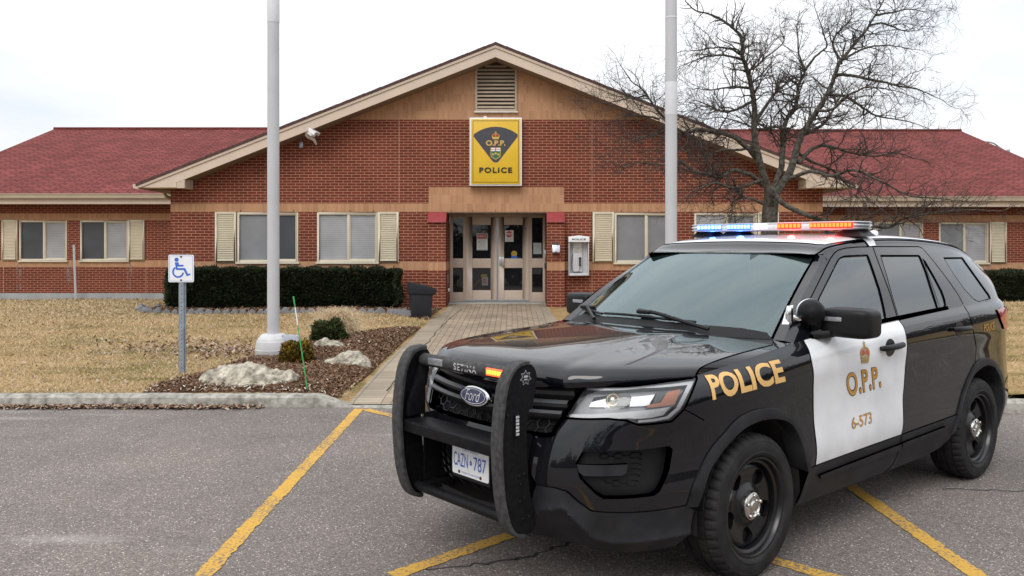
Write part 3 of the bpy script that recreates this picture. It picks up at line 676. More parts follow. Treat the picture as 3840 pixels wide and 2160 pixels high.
for sgn in (-1,1):
    P=[(8.27,AZ-PIT*8.27-.10),(8.27,AZ-PIT*8.27-.13),(8.235,3.062),(7.39,3.062),(7.39,AZ-PIT*7.39-.331),(8.27,AZ-PIT*8.27-.331+.06)]
    P=[(8.262,3.09),(8.24,3.064),(7.39,3.064),(7.39,AZ-PIT*7.39-.20),(8.262,AZ-PIT*8.262-.08)]
    mb=MB(); mb.prism([(XC+sgn*a,b) for a,b in P],lambda a,b,d:(a,d,b),19.495,20.02); mb.build('eave_return',M_trim,ST)
    mb=MB(); mb.prism([(XC+sgn*a,b) for a,b in [(7.69,3.0625),(7.39,3.0625),(7.39,AZ-PIT*7.39-.331)]],lambda a,b,d:(a,d,b),19.456,19.494); mb.build('eave_return_face',M_trim,ST)
    mb=MB(); mb.box(tuple(sorted((XC+sgn*7.385,XC+sgn*7.2)))[:1]+(19.46,3.05),tuple(sorted((XC+sgn*7.385,XC+sgn*7.2)))[1:]+(19.99,3.44)); mb.build('eave_return_end',M_trimd,ST)
    mb=MB(); g=[(0,0),(.12,.02),(.13,.11),(.115,.11),(.10,.03),(.015,.02),(.015,.11),(0,.11)]
    mb.prism([(XC+sgn*(8.275+a),EZ-.13+b) for a,b in g],lambda a,b,d:(a,d,b),19.47,25.5); mb.build('gutter',M_cream,ST)
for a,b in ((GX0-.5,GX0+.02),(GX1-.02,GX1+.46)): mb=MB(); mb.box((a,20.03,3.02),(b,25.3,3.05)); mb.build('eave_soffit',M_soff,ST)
M_gut=mat('gutter_tan',(.42,.35,.27),.4,var=.06,scale=3)
def wing_eave(x0,x1,ze):
    mb=MB(); g=[(0,0),(.02,-.02),(.11,-.02),(.125,.075),(.135,.10),(.145,.10),(.145,.115),(.12,.115),(.105,.0),(0,.0)]
    mb.prism([(24.56-a,ze-.115+b) for a,b in g],lambda a,b,d:(d,a,b),x0,x1); mb.build('gutter',M_gut,ST)
    mb=MB(); mb.box((x0,24.562,ze-.30),(x1,24.60,ze-.055)); mb.build('fascia',M_trim,ST)
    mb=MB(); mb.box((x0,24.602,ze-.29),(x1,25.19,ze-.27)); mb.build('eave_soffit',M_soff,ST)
wing_eave(-17.97,GX0-.05,3.235); wing_eave(GX1+.05,17.6,3.155)
# downspout from the gable gutter to the wall corner
mb=MB(); mb.tube([(-8.66,20.9,3.04),(-8.62,20.95,2.93),(-8.42,21.3,2.86),(-8.2,21.7,2.74),(-8.19,21.8,2.60),(-8.19,21.8,.4)],.045,8); mb.build('downspout',M_gut,ST)
# pale water streaks below the sill ends
def streak_mat():
    m=bpy.data.materials.new('lime_streak'); m.use_nodes=True; n,k,p=nodes(m); g=n.new('ShaderNodeNewGeometry'); mp=n.new('ShaderNodeMapping'); mp.inputs['Scale'].default_value=(22,1,2.5); k.new(g.outputs['Position'],mp.inputs[0])
    z=n.new('ShaderNodeTexNoise'); z.inputs['Scale'].default_value=1; z.inputs['Detail'].default_value=4; k.new(mp.outputs[0],z.inputs['Vector']); r=n.new('ShaderNodeValToRGB'); r.color_ramp.elements[0].position=.42; r.color_ramp.elements[1].position=.70; r.color_ramp.elements[1].color=(.45,.45,.45,1); k.new(z.outputs[0],r.inputs[0])
    p.inputs['Base Color'].default_value=(.34,.29,.27,1); p.inputs['Roughness'].default_value=.9; k.new(r.outputs[0],p.inputs['Alpha']); return m
M_strk=streak_mat()
for x,y,z0_,z1_ in ((-14.78,WY,.38,1.23),(-11.46,WY,.40,1.23),(-13.3,WY,.6,1.2),(-6.55,20,.75,1.28),(-5.06,20,.8,1.28),(-4.66,20,.7,1.28),(10.9,WY,.4,1.15),(14.3,WY,.4,1.15)):
    mb=MB(); mb.quad((x-.08,y-.005,z0_),(x+.08,y-.005,z0_),(x+.08,y-.005,z1_),(x-.08,y-.005,z1_)); mb.build('water_streak',M_strk,ST,recalc=False)
# attic louvre
LX0,LX1,LZ0=-.872,.112,4.915
mb=MB(); Pz=lambda x: min(6.24-PIT*abs(x-XC)-.0,6.155)
top_=[(LX0,LZ0),(LX1,LZ0),(LX1,5.935),(XC+.35,6.06),(XC,6.155),(XC-.35,6.06),(LX0,5.935)]
def ring(poly,w):
    c=np.mean(poly,0); return [tuple(np.array(p)+(c-np.array(p))/np.maximum(np.abs(c-np.array(p)),1e-6)*np.minimum(np.abs(c-np.array(p)),w)) for p in poly]
inn=[(LX0+.045,LZ0+.05),(LX1-.045,LZ0+.05),(LX1-.045,5.91),(XC+.33,6.02),(XC,6.105),(XC-.33,6.02),(LX0+.045,5.91)]
n=len(inn)
V=[(a,19.955,b) for a,b in top_]+[(a,19.955,b) for a,b in inn]+[(a,20.0,b) for a,b in top_]+[(a,19.998,b) for a,b in inn]
F=[(i,(i+1)%n,(i+1)%n+n,i+n) for i in range(n)]+[(i,i+2*n,(i+1)%n+2*n,(i+1)%n) for i in range(n)]+[(i+n,(i+1)%n+n,(i+1)%n+3*n,i+3*n) for i in range(n)]
mb.add(V,F); M_lv=mat('louvre_tan',(.40,.315,.235),.55,var=.08,scale=5); lv=mb.build('louvre_vent',M_lv,ST,recalc=True)
mb=MB(); mb.add([(a,19.996,b) for a,b in inn],[tuple(range(n))]); mb.build('vent_backing',mat('vent_dark',(.05,.038,.03),.9),lv,recalc=False)
mb=MB()
for i in range(13):
    z=LZ0+.075+i*.0885
    hw=.445 if z<5.88 else max(.05,(6.09-z)/.21*.42)
    if z>6.04: continue
    mb.add([(XC-hw,19.955,z),(XC+hw,19.955,z),(XC+hw,19.99,z+.046),(XC-hw,19.99,z+.046),(XC-hw,19.961,z-.006),(XC+hw,19.961,z-.006),(XC+hw,19.995,z+.040),(XC-hw,19.995,z+.040)],[(0,1,2,3),(7,6,5,4),(0,4,5,1),(2,6,7,3),(1,5,6,2),(3,7,4,0)])
mb.build('slat',M_lv,lv)
mb=MB(); mb.box((LX0-.03,19.93,LZ0-.04),(LX1+.03,20.0,LZ0-.001)); mb.build('sill',mat('pale_sill',(.58,.53,.46),.5),lv,bevel=.005)
# weep slots in the band above openings
mb=MB()
for x in (-6.46,-5.82,-5.2,-4.5,-3.86,-3.3,-1.45,-.93,-.40,.12,2.6,3.26,3.83,4.5,5.2): mb.box((x-.006,19.995,2.522),(x+.006,20.005,2.57))
mb.build('weep_hole',mat('weep_dark',(.02,.012,.01),.9),ST)
LIMBS=[(0.15,0.075,[(4.29,14.0,2.0),(4.31,14.03,2.3),(4.35,14.07,2.56),(4.38,14.1,2.65)]),(0.085,0.014,[(4.31,14.0,2.27),(4.26,13.94,2.52),(4.15,13.88,2.86),(4.02,13.82,3.24),(3.96,13.77,3.63),(3.94,13.71,3.95),(3.86,13.65,4.27),(3.76,13.59,4.56),(3.68,13.53,4.74),(3.66,13.47,5.0),(3.5,13.42,5.18),(3.27,13.36,5.32),(2.9,13.3,5.44)]),(0.075,0.012,[(4.31,14.0,2.3),(4.4,14.08,2.62),(4.55,14.16,3.02),(4.62,14.24,3.35),(4.66,14.32,3.62),(4.76,14.4,3.92),(4.93,14.48,4.16),(4.99,14.56,4.5),(5.12,14.64,4.75),(5.04,14.72,5.04),(5.02,14.8,5.5)]),(0.09,0.012,[(4.31,14.0,2.24),(4.41,14.02,2.56),(4.65,14.03,2.92),(4.78,14.05,3.32),(4.87,14.07,3.55),(5.01,14.08,3.78),(5.21,14.1,4.13),(5.36,14.12,4.44),(5.51,14.13,4.79),(5.72,14.15,5.05),(5.95,14.17,5.31),(6.13,14.18,5.6),(6.31,14.2,5.9)]),(0.055,0.01,[(4.04,13.9,3.17),(3.81,13.77,3.37),(3.58,13.63,3.5),(3.27,13.5,3.53),(2.94,13.37,3.56),(2.67,13.23,3.51),(2.44,13.1,3.61),(2.2,12.97,3.83),(2.02,12.83,4.07),(1.8,12.7,4.2)]),(0.05,0.008,[(4.14,13.9,2.72),(3.89,13.74,2.9),(3.57,13.59,2.94),(3.34,13.43,2.83),(3.06,13.28,2.86),(2.81,13.12,2.87),(2.57,12.97,3.04),(2.28,12.81,2.95),(1.89,12.66,2.96),(1.62,12.5,2.82)]),(0.045,0.007,[(4.79,14.1,3.1),(5.07,14.18,3.34),(5.36,14.27,3.41),(5.77,14.35,3.3),(6.24,14.43,3.25),(6.63,14.52,3.32),(7.08,14.6,3.21)]),(0.06,0.01,[(4.27,13.8,2.6),(4.4,13.7,2.41),(4.64,13.6,2.28),(5.02,13.5,2.14),(5.28,13.4,2.08),(5.59,13.3,2.06),(5.92,13.2,2.02),(6.14,13.1,2.14),(6.41,13.0,2.18),(6.83,12.9,2.24),(7.32,12.8,2.25)]),(0.035,0.01,[(4.13,13.8,2.4),(3.86,13.66,2.48),(3.61,13.52,2.44),(3.49,13.38,2.34),(3.5,13.24,2.21),(3.51,13.1,2.0)]),(0.04,0.007,[(4.06,14.1,3.76),(4.33,14.28,4.1),(4.59,14.46,4.39),(4.85,14.64,4.6),(5.15,14.82,4.7),(5.55,15.0,4.8)]),(0.028,0.005,[(3.75,13.7,4.75),(3.48,13.57,4.79),(3.15,13.45,4.75),(2.85,13.32,4.64),(2.61,13.2,4.52)]),(0.026,0.005,[(3.72,13.7,4.83),(3.54,13.7,4.92),(3.27,13.7,4.92),(2.99,13.7,4.89),(2.74,13.7,4.88)]),(0.035,0.006,[(5.33,14.1,4.24),(5.68,14.26,4.24),(6.06,14.42,4.07),(6.39,14.58,3.94),(6.91,14.74,3.88),(7.44,14.9,3.77)]),(0.04,0.006,[(5.44,14.1,4.58),(5.68,13.98,4.56),(5.99,13.86,4.45),(6.3,13.74,4.34),(6.61,13.62,4.24),(6.96,13.5,4.02)]),(0.03,0.005,[(5.56,14.1,4.84),(5.85,14.2,5.01),(6.18,14.3,5.14),(6.61,14.4,5.14),(7.09,14.5,5.08)]),(0.03,0.005,[(5.03,14.4,4.73),(5.19,14.35,4.95),(5.37,14.3,5.14),(5.24,14.25,5.45),(5.11,14.2,5.78)]),(0.035,0.006,[(5.06,14.0,3.97),(5.27,13.8,3.96),(5.44,13.6,4.15),(5.63,13.4,4.25),(5.87,13.2,4.19),(6.15,13.0,4.04)]),(0.035,0.006,[(4.0,14.0,4.11),(3.69,13.85,3.97),(3.41,13.7,3.92),(3.12,13.55,4.01),(2.87,13.4,4.03)]),(0.03,0.006,[(3.9,13.8,4.3),(3.52,13.5,4.27),(3.15,13.2,4.16),(2.82,12.9,4.13)]),(0.03,0.005,[(3.9,14.1,4.64),(4.11,14.22,4.72),(4.35,14.35,4.95),(4.68,14.47,5.22),(4.66,14.6,5.48)]),(0.04,0.006,[(4.6,14.0,3.66),(4.48,14.2,3.74),(4.22,14.4,3.71),(3.95,14.6,3.86),(3.71,14.8,3.98),(3.43,15.0,3.98)]),(0.04,0.006,[(4.87,14.1,3.56),(5.28,14.35,3.76),(5.58,14.6,4.07),(5.82,14.85,4.38),(6.13,15.1,4.63)]),(0.045,0.006,[(4.57,13.8,2.82),(4.87,13.63,2.92),(5.14,13.46,2.82),(5.42,13.29,2.89),(5.72,13.11,2.74),(6.07,12.94,2.49),(6.43,12.77,2.43),(6.72,12.6,2.39)]),(0.04,0.006,[(4.1,13.8,2.79),(3.81,13.58,2.69),(3.51,13.36,2.62),(3.19,13.14,2.69),(2.82,12.92,2.57),(2.57,12.7,2.42)]),(0.035,0.006,[(4.84,14.2,3.28),(5.17,14.36,3.13),(5.55,14.52,3.03),(5.93,14.68,2.77),(6.3,14.84,2.69),(6.79,15.0,2.52)]),(0.035,0.006,[(4.13,14.2,3.4),(3.88,14.32,3.35),(3.59,14.43,3.34),(3.32,14.55,3.26),(3.08,14.67,3.34),(2.75,14.78,3.41),(2.41,14.9,3.39)]),(0.028,0.005,[(6.14,14.2,5.61),(6.44,14.23,5.67),(6.75,14.27,5.74),(7.08,14.3,5.69)]),(0.028,0.005,[(6.03,14.2,5.44),(6.36,14.3,5.49),(6.75,14.4,5.4),(7.12,14.5,5.46)]),(0.024,0.004,[(2.37,13.5,3.75),(2.08,13.37,3.79),(1.76,13.23,3.74),(1.48,13.1,3.59)]),(0.024,0.004,[(2.51,13.5,3.59),(2.2,13.3,3.45),(1.85,13.1,3.4),(1.46,12.9,3.3)]),(0.022,0.004,[(2.15,13.5,4.13),(1.82,13.27,4.06),(1.47,13.03,3.94),(1.22,12.8,3.93)]),(0.03,0.005,[(4.82,14.1,4.24),(4.65,14.2,4.12),(4.45,14.3,3.87),(4.51,14.4,3.71)]),(0.03,0.005,[(5.57,14.2,4.78),(5.47,14.32,5.18),(5.66,14.45,5.44),(5.89,14.57,5.68),(5.91,14.7,5.95)])]
# ================================================================== THINGS ON AND AROUND THE BUILDING
M_white=mat('white_paint',(.74,.75,.77),.35,var=.04,scale=4)
M_pgrey=mat('pole_grey',(.46,.46,.475),.5,metal=.0,var=.05,scale=3)
M_galv=mat('galvanised',(.36,.405,.46),.42,metal=.75,var=.2,scale=14)
M_black=mat('black_plastic',(.018,.018,.02),.45,var=.2)
M_blk2=mat('black_letter',(.012,.012,.014),.5)
M_gold=mat('gold_letter',(.60,.36,.055),.5,var=.05)
M_red=mat('emblem_red',(.45,.02,.02),.5); M_green=mat('emblem_green',(.02,.12,.06),.5)
M_syel=mat('sign_yellow',(.66,.42,.022),.35,var=.05,scale=2.5); M_sgrey=mat('sign_charcoal',(.045,.045,.055),.4)
def maple(cx,cz,r):
    a=[(0,1),(.18,.55),(.45,.72),(.40,.35),(.85,.42),(.68,.12),(.95,-.12),(.45,-.42),(.5,-.62),(.06,-.52),(.05,-1),(-.05,-1),(-.06,-.52),(-.5,-.62),(-.45,-.42),(-.95,-.12),(-.68,.12),(-.85,.42),(-.40,.35),(-.45,.72),(-.18,.55)]
    return [(cx+r*x,cz+r*z) for x,z in a]
def flat(mb,poly,y,mi=0,fn=None):
    V,T=poly_fill(poly); fn=fn or (lambda a,b:(a,y,b)); mb.add([fn(*p) for p in V],[tuple(t) for t in T],mi)
def circ(cx,cz,r,n=16,sx=1,a0=0,a1=2*PI): return [(cx+r*sx*math.cos(a0+(a1-a0)*i/n),cz+r*math.sin(a0+(a1-a0)*i/n)) for i in range(n+(0 if a1-a0>6.28 else 1))]
def crown(mb,fn,gold,red,wht):
    """heraldic crown in a unit box, fn(a,b)"""
    def f(P,mi): V,T=poly_fill(P); mb.add([fn(*p) for p in V],[tuple(t) for t in T],mi)
    f([(.18,0),(.82,0),(.86,.16),(.14,.16)],gold)
    f([(.14,.165),(.86,.165),(.90,.26),(.80,.33),(.68,.25),(.5,.34),(.32,.25),(.20,.33),(.10,.26)],gold)
    f(circ(.30,.47,.145,12,1.0),red); f(circ(.70,.47,.145,12,1.0),red)
    for s in (-1,1):
        P=[(.5+s*.40*math.sin(t*PI*.75)+s*.0,.27+.48*t+.0) for t in np.linspace(0,1,9)]
        O=[(.5+s*(.42*math.cos(a)),.40+.33*math.sin(a)) for a in np.linspace(-.4,PI/2,10)]; I=[(.5+s*(.33*math.cos(a)),.40+.24*math.sin(a)) for a in np.linspace(-.4,PI/2,10)]
        f(O+I[::-1],gold)
    f([(.47,.27),(.53,.27),(.53,.72),(.47,.72)],gold); f(circ(.5,.77,.07,10),gold)
    f([(.47,.82),(.53,.82),(.53,.87),(.60,.87),(.60,.92),(.53,.92),(.53,1),(.47,1),(.47,.92),(.40,.92),(.40,.87),(.47,.87)],gold)
# --- yellow wall sign
SG=thing('wall_sign','big yellow illuminated box sign with black fan shield and the word POLICE over the entrance','sign',(-.385,19.8,3.12))
x0,x1,z0,z1=-1.0,.232,3.128,4.735; yb,yf=20.0,19.80
mb=MB(); mb.box((x0,yf,z0),(x1,yb-.004,z1)); mb.build('sign_box',M_white,SG,bevel=.008)
mb=MB(); b=.035; mb.box((x0+b,yf-.018,z0+b),(x1-b,yf-.001,z1-b)); c=.075
f1=mb.build('sign_face',M_syel,SG,bevel=.010)
mb=MB(); y=yf-.0195
for a,b2,c1,d1 in ((x0+c,x1-c,z1-c-.012,z1-c),(x0+c,x1-c,z0+c,z0+c+.012),(x0+c,x0+c+.012,z0+c+.012,z1-c-.012),(x1-c-.012,x1-c,z0+c+.012,z1-c-.012)): mb.quad((a,y,c1),(b2,y,c1),(b2,y,d1),(a,y,d1))
mb.build('border_line',M_blk2,f1,recalc=False)
cx=(x0+x1)/2; S=.2069*20.0/3150*1.0
ZS=lambda px,py:(cx+(px-622)*.001304,z1-(py-120)*.001304)   # sign artwork laid out in metres from the top edge
fan=[ZS(222,463)]+[ZS(622+math.sin(a)*640,930-math.cos(a)*640) for a in np.linspace(-.66,.66,19)]+[ZS(1022,463)]+[ZS(690,895),ZS(668,920),ZS(640,933),ZS(604,933),ZS(576,920),ZS(552,895)]
mb=MB(); flat(mb,[(p[0]+(p[0]-cx)*.02,p[1]+(p[1]-4.1)*.02) for p in fan],yf-.0197,1); flat(mb,fan,yf-.0205,0); mb.build('fan_shield',[M_sgrey,M_gold],f1,recalc=False)
mb=MB(); (a,b),(c_,d)=ZS(540,512),ZS(704,372); crown(mb,lambda u,v:(a+(c_-a)*u,yf-.0215,b+(d-b)*v),0,1,0)
wall_text(mb,'O.P.P.',*ZS(622,582),.128,yf-.0215,0,w=.46,bold=.03)
sh=[ZS(530,665),ZS(712,665),ZS(712,800),ZS(700,835),ZS(622,885),ZS(542,835),ZS(530,800)]; shi=[ZS(540,674),ZS(702,674),ZS(702,796),ZS(690,826),ZS(622,872),ZS(552,826),ZS(540,796)]
flat(mb,sh,yf-.0213,0); flat(mb,shi,yf-.0219,2)
flat(mb,[ZS(540,674),ZS(702,674),ZS(702,728),ZS(540,728)],yf-.0224,3); flat(mb,[ZS(540,695),ZS(702,695),ZS(702,706),ZS(540,706)],yf-.0229,1); flat(mb,[ZS(613,675),ZS(631,675),ZS(631,727),ZS(613,727)],yf-.0230,1)
for px,py in ((575,788),(622,770),(670,788)): flat(mb,maple(*ZS(px,py),.034),yf-.0225,0)
mb.build('crest',[M_gold,M_red,M_green,M_white],f1,recalc=False)
mb=MB(); V,F,a_=text2d('POLICE',.03,0,1.25)
for yy in (yf-.0225,): mb.add([(cx-.385+p[0]*.77,yy,ZS(0,1120)[1]+p[1]*.128) for p in V],F)
o=mb.build('lettering',M_blk2,f1,recalc=False); md=o.modifiers.new('thick','SOLIDIFY'); md.thickness=.02; md.offset=0
mb=MB(); mb.box((-.665,19.86,4.736),(-.60,19.94,4.775)); mb.build('sensor',M_white,SG,bevel=.004)
# --- security camera
CM=thing('security_camera','white bullet security camera on wall bracket under the left roof slope','camera',(-4.85,20,4.05))
Mc=Matrix.Translation((-4.76,19.58,4.42))@Matrix.Rotation(R(-22),4,'Z')@Matrix.Rotation(R(33),4,'Y')
mb=MB(); mb.superell((0,0,0),(.235,.085,.075),.3,24,10,0,Mc); mb.box((-.25,-.095,.066),(.29,.095,.084),0,Mc); mb.box((-.25,-.098,.0),(.28,-.089,.074),0,Mc); mb.box((-.25,.089,.0),(.28,.098,.074),0,Mc); mb.build('housing',M_white,CM)
mb=MB(); mb.cbox((.224,0,-.004),(.006,.045,.038),0,Mc); mb.build('lens',M_dglass,CM)
mb=MB(); mb.tube([(-4.80,19.60,4.36),(-4.79,19.62,4.29),(-4.76,19.70,4.25)],.042,10); mb.tube([(-4.77,19.68,4.27),(-4.68,19.82,4.22),(-4.66,19.99,4.13)],[.045,.04,.025],10); mb.build('bracket',M_white,CM)
mb=MB(); mb.tube([(-4.93,19.72,4.50),(-5.02,19.80,4.53),(-5.07,19.90,4.46),(-5.05,19.94,4.34),(-5.0,19.95,4.19)],.013,8); mb.build('cable',mat('cable_grey',(.22,.22,.23),.5),CM)
mb=MB(); mb.box((-5.045,19.90,4.035),(-4.955,19.995,4.175)); mb.build('junction_box',M_galv,CM,bevel=.006)
# --- phone enclosure
PH=thing('emergency_phone','light grey wall phone box with handset and POLICE header right of the entrance','phone',(1.57,20,1.005))
M_phg=mat('phone_grey',(.50,.50,.515),.45,var=.05,scale=4)
mb=MB(); a,b=1.335,1.812
mb.box((a,19.955,1.01),(b,19.995,1.80)); mb.box((a,19.76,1.01),(a+.018,19.955,1.80)); mb.box((b-.018,19.76,1.01),(b,19.955,1.80)); mb.box((a+.018,19.76,1.01),(b-.018,19.955,1.065)); mb.build('shell',M_phg,PH,bevel=.004)
mb=MB(); mb.prism([(a-.006,1.80),(b+.006,1.80),(b+.006,1.925),((a+b)/2,1.958),(a-.006,1.925)],lambda p,q,d:(p,d,q),19.73,19.995); hd=mb.build('header',M_white,PH,bevel=.004)
mb=MB(); wall_text(mb,'POLICE',(a+b)/2,1.862,.042,19.7275,0,w=.325,bold=.03); mb.build('lettering',M_blk2,hd,recalc=False)
mb=MB(); mb.box((1.447,19.90,1.10),(1.657,19.954,1.795)); mb.build('phone_panel',mat('phone_panel',(.56,.56,.57),.4,var=.04),PH,bevel=.004)
mb=MB(); mb.box((1.47,19.892,1.55),(1.64,19.8995,1.68)); mb.build('card',mat('card_paper',(.42,.40,.37),.6,var=.2,scale=30),PH)
mb=MB(); mb.superell((1.605,19.85,1.335),(.020,.022,.10),.5); mb.superell((1.606,19.84,1.418),(.030,.034,.026),.6); mb.superell((1.606,19.84,1.256),(.028,.034,.024),.6); mb.build('handset',M_black,PH)
mb=MB(); mb.tube([(1.605,19.85,1.23),(1.60,19.86,1.15),(1.55,19.87,1.085),(1.47,19.88,1.075),(1.42,19.89,1.14),(1.405,19.90,1.28),(1.42,19.91,1.42),(1.44,19.92,1.52)],.006,6); mb.build('cord',M_black,PH)
# --- ash receptacle / drop box
AS=thing('wall_ash_box','small brushed metal wall box under a dark lid on the right pilaster','box',(1.035,19.76,1.54))
mb=MB(); mb.prism([(19.60,1.56),(19.755,1.545),(19.755,1.74),(19.64,1.735)],lambda p,q,d:(d,p,q),.945,1.12); mb.build('body',mat('brushed_metal',(.62,.64,.70),.3,metal=.8,var=.06,scale=5),AS,bevel=.008)
mb=MB(); mb.box((.955,19.62,1.742),(1.11,19.757,1.772)); mb.cbox((1.03,19.606,1.575),(.014,.012,.014)); mb.cbox((1.01,19.636,1.705),(.008,.01,.008)); mb.cbox((1.05,19.636,1.705),(.008,.01,.008)); mb.build('lid',mat('lid_dark',(.08,.075,.07),.5),AS)
# --- intercom strip, dark knob, sensor on reveal
t=MB(); t.box((.790,20.35,1.42),(.823,20.42,1.60)); top(t.build('intercom',M_alu,None,org=(.81,20.4,1.42),bevel=.003),'slim grey intercom strip on the brick reveal right of the doors','intercom')
t=MB(); t.superell((.803,19.95,1.24),(.035,.035,.085),.6); top(t.build('push_button',M_black,None,org=(.80,19.95,1.16)),'black door opener button on tan band of the right pilaster','button')
t=MB(); t.box((-1.556,20.3,.80),(-1.545,20.4,1.02)); top(t.build('wall_plate',mat('plate_grey',(.36,.33,.31),.5),None,org=(-1.55,20.35,.8)),'narrow grey plate on brick reveal left of the doors','plate')
t=MB(); t.superell((-1.53,20.35,.64),(.02,.03,.045),.6); top(t.build('outlet',M_white,None,org=(-1.53,20.35,.60)),'small white outlet low on brick reveal left of the doors','outlet')
# --- notices on the doors
M_paper=mat('paper',(.62,.63,.61),.7,var=.06,scale=20); M_ink=mat('ink_grey',(.22,.22,.22),.7)
def notice(name,label,x0,x1,z0,z1,y=21.012):
    mb=MB(); mb.box((x0,y,z0),(x1,y+.002,z1)); o=mb.build(name,M_paper,None,org=((x0+x1)/2,y,z0)); return top(o,label,'notice')
n1=notice('notice','white paper notice with a red heading on the left entrance door',-.882,-.612,1.60,2.02)
mb=MB(); mb.quad((-.868,21.0105,1.888),(-.626,21.0105,1.888),(-.626,21.0105,2.008),(-.868,21.0105,2.008)); mb.build('red_heading',mat('notice_red',(.36,.04,.045),.6),n1,recalc=False)
mb=MB(); wall_text(mb,'visitors',-.747,1.955,.055,21.0095,0,w=.20,bold=.01)
for i in range(9):
    w=[.22,.15,.17,.16,.15,.21,.22,.2,.22][i]; zz=1.865-i*.026; xl=-.856+(.05 if 0<i<5 else 0); mb.quad((xl,21.0095,zz-.007),(xl+w-.02,21.0095,zz-.007),(xl+w-.02,21.0095,zz),(xl,21.0095,zz),1)
mb.quad((-.872,21.0095,1.607),(-.622,21.0095,1.607),(-.622,21.0095,1.622),(-.872,21.0095,1.622),1); flat(mb,circ(-.83,1.80,.02),21.0095,1)
mb.build('lettering',[M_paper,M_ink],n1,recalc=False)
n2=notice('notice','white paper notice with a red STOP octagon on the right entrance door',-.178,.038,1.812,2.098)
mb=MB(); flat(mb,[(-.072+.083*math.cos(R(22.5+45*i)),2.0+.083*math.sin(R(22.5+45*i))) for i in range(8)],21.0105,0); wall_text(mb,'STOP',-.072,2.0,.062,21.0095,1,w=.145,bold=.02)
for i in range(4): mb.quad((-.15,21.0105,1.885-i*.018),(.01,21.0105,1.885-i*.018),(.01,21.0105,1.889-i*.018),(-.15,21.0105,1.889-i*.018),2)
mb.build('stop_octagon',[M_red,M_white,M_ink],n2,recalc=False)
n3=notice('notice','pale green paper notice taped inside the right sidelight of the entrance',.535,.735,1.508,1.785,21.024); n3.data.materials[0]=mat('paper_green',(.40,.46,.42),.7,var=.06)
mb=MB()
for i in range(11): mb.quad((.56,21.0225,1.75-i*.02),(.71,21.0225,1.75-i*.02),(.71,21.0225,1.754-i*.02),(.56,21.0225,1.754-i*.02))
mb.build('lettering',M_ink,n3,recalc=False)
mb=MB(); mb.prism(circ(.055,1.515,.072,20),lambda a,b,d:(a,d,b),21.010,21.013); s4=top(mb.build('door_sticker',mat('sticker_yellow',(.46,.31,.02),.5),None,org=(.055,21.01,1.40)),'round yellow sticker over a blue band low on right door glass','sticker')
mb=MB(); mb.box((-.022,21.0095,1.40),(.132,21.0125,1.462)); mb.build('blue_band',mat('sticker_blue',(.02,.10,.42),.5),s4)
mb=MB(); 
for i in range(4): mb.quad((.01,21.009,1.545-i*.02),(.10,21.009,1.545-i*.02),(.10,21.009,1.552-i*.02),(.01,21.009,1.552-i*.02))
mb.build('lettering',mat('sticker_ink',(.20,.12,.02),.5),s4,recalc=False)
# sandwich board just before the left door glass; colours darkened as if behind it
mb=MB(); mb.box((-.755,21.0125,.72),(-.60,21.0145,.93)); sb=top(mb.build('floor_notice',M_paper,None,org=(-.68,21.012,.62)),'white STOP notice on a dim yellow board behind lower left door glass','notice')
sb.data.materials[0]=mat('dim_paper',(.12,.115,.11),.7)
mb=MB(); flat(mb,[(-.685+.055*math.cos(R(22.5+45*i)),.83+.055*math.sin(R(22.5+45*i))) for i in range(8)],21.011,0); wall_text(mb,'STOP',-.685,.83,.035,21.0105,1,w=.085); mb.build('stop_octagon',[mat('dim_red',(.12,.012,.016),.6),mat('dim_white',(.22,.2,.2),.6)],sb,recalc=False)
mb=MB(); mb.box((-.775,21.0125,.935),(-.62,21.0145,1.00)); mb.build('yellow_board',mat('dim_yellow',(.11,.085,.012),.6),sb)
# --- poles
def pole(x,y,zb,label,box,bands):
    T=thing('flagpole',label,'pole',(x,y,zb),group='tall grey metal poles')
    mb=MB(); mb.tube([(x,y,zb+.25),(x,y,4.78),(x,y,7.6)],[.083,.0815,.08],28); mb.build('shaft',M_pgrey,T,angle=60)
    for z in bands:
        mb=MB(); mb.lathe([(.084,z[0]),(.0855,z[0]+.01),(.0855,z[1]-.01),(.084,z[1])],28,0,Matrix.Translation((x,y,0))); mb.build('sleeve',mat('pale_band',(.60,.60,.62),.4,var=.04),T,angle=60)
    mb=MB(); P=[(.245,zb-.05),(.245,zb+.03),(.238,zb+.032),(.25,zb+.11),(.243,zb+.115),(.244,zb+.15),(.228,zb+.225),(.220,zb+.228),(.205,zb+.268),(.195,zb+.272),(.17,zb+.31),(.15,zb+.325),(.10,zb+.33)]
    mb.lathe(P,40,0,Matrix.Translation((x,y,0))); mb.build('base_cover',mat('base_cover_grey',(.52,.52,.525),.45,metal=.0,var=.07,scale=6),T,angle=30)
    if box:
        Mx=Matrix.Translation((x+.25,y-.10,zb+.2))@Matrix.Rotation(R(-18),4,'Z'); mb=MB(); mb.box((-.11,-.03,-.13),(.16,.03,.12),0,Mx)
        for a,b in ((-.09,.10),(.14,.10),(.14,-.11)): mb.cbox((a,-.032,b),(.006,.004,.006),0,Mx)
        mb.build('junction_box',mat('box_bluegrey',(.40,.43,.50),.4,var=.05),T,bevel=.006)
pole(-3.33,11.72,.16,'tall pale grey metal pole with a round base cover left of the path',True,((4.82,5.15),(5.20,5.6)))
pole(2.22,11.72,.16,'tall pale grey metal pole rising behind the windshield of the police car',False,((3.53,3.99),(4.88,4.90)))
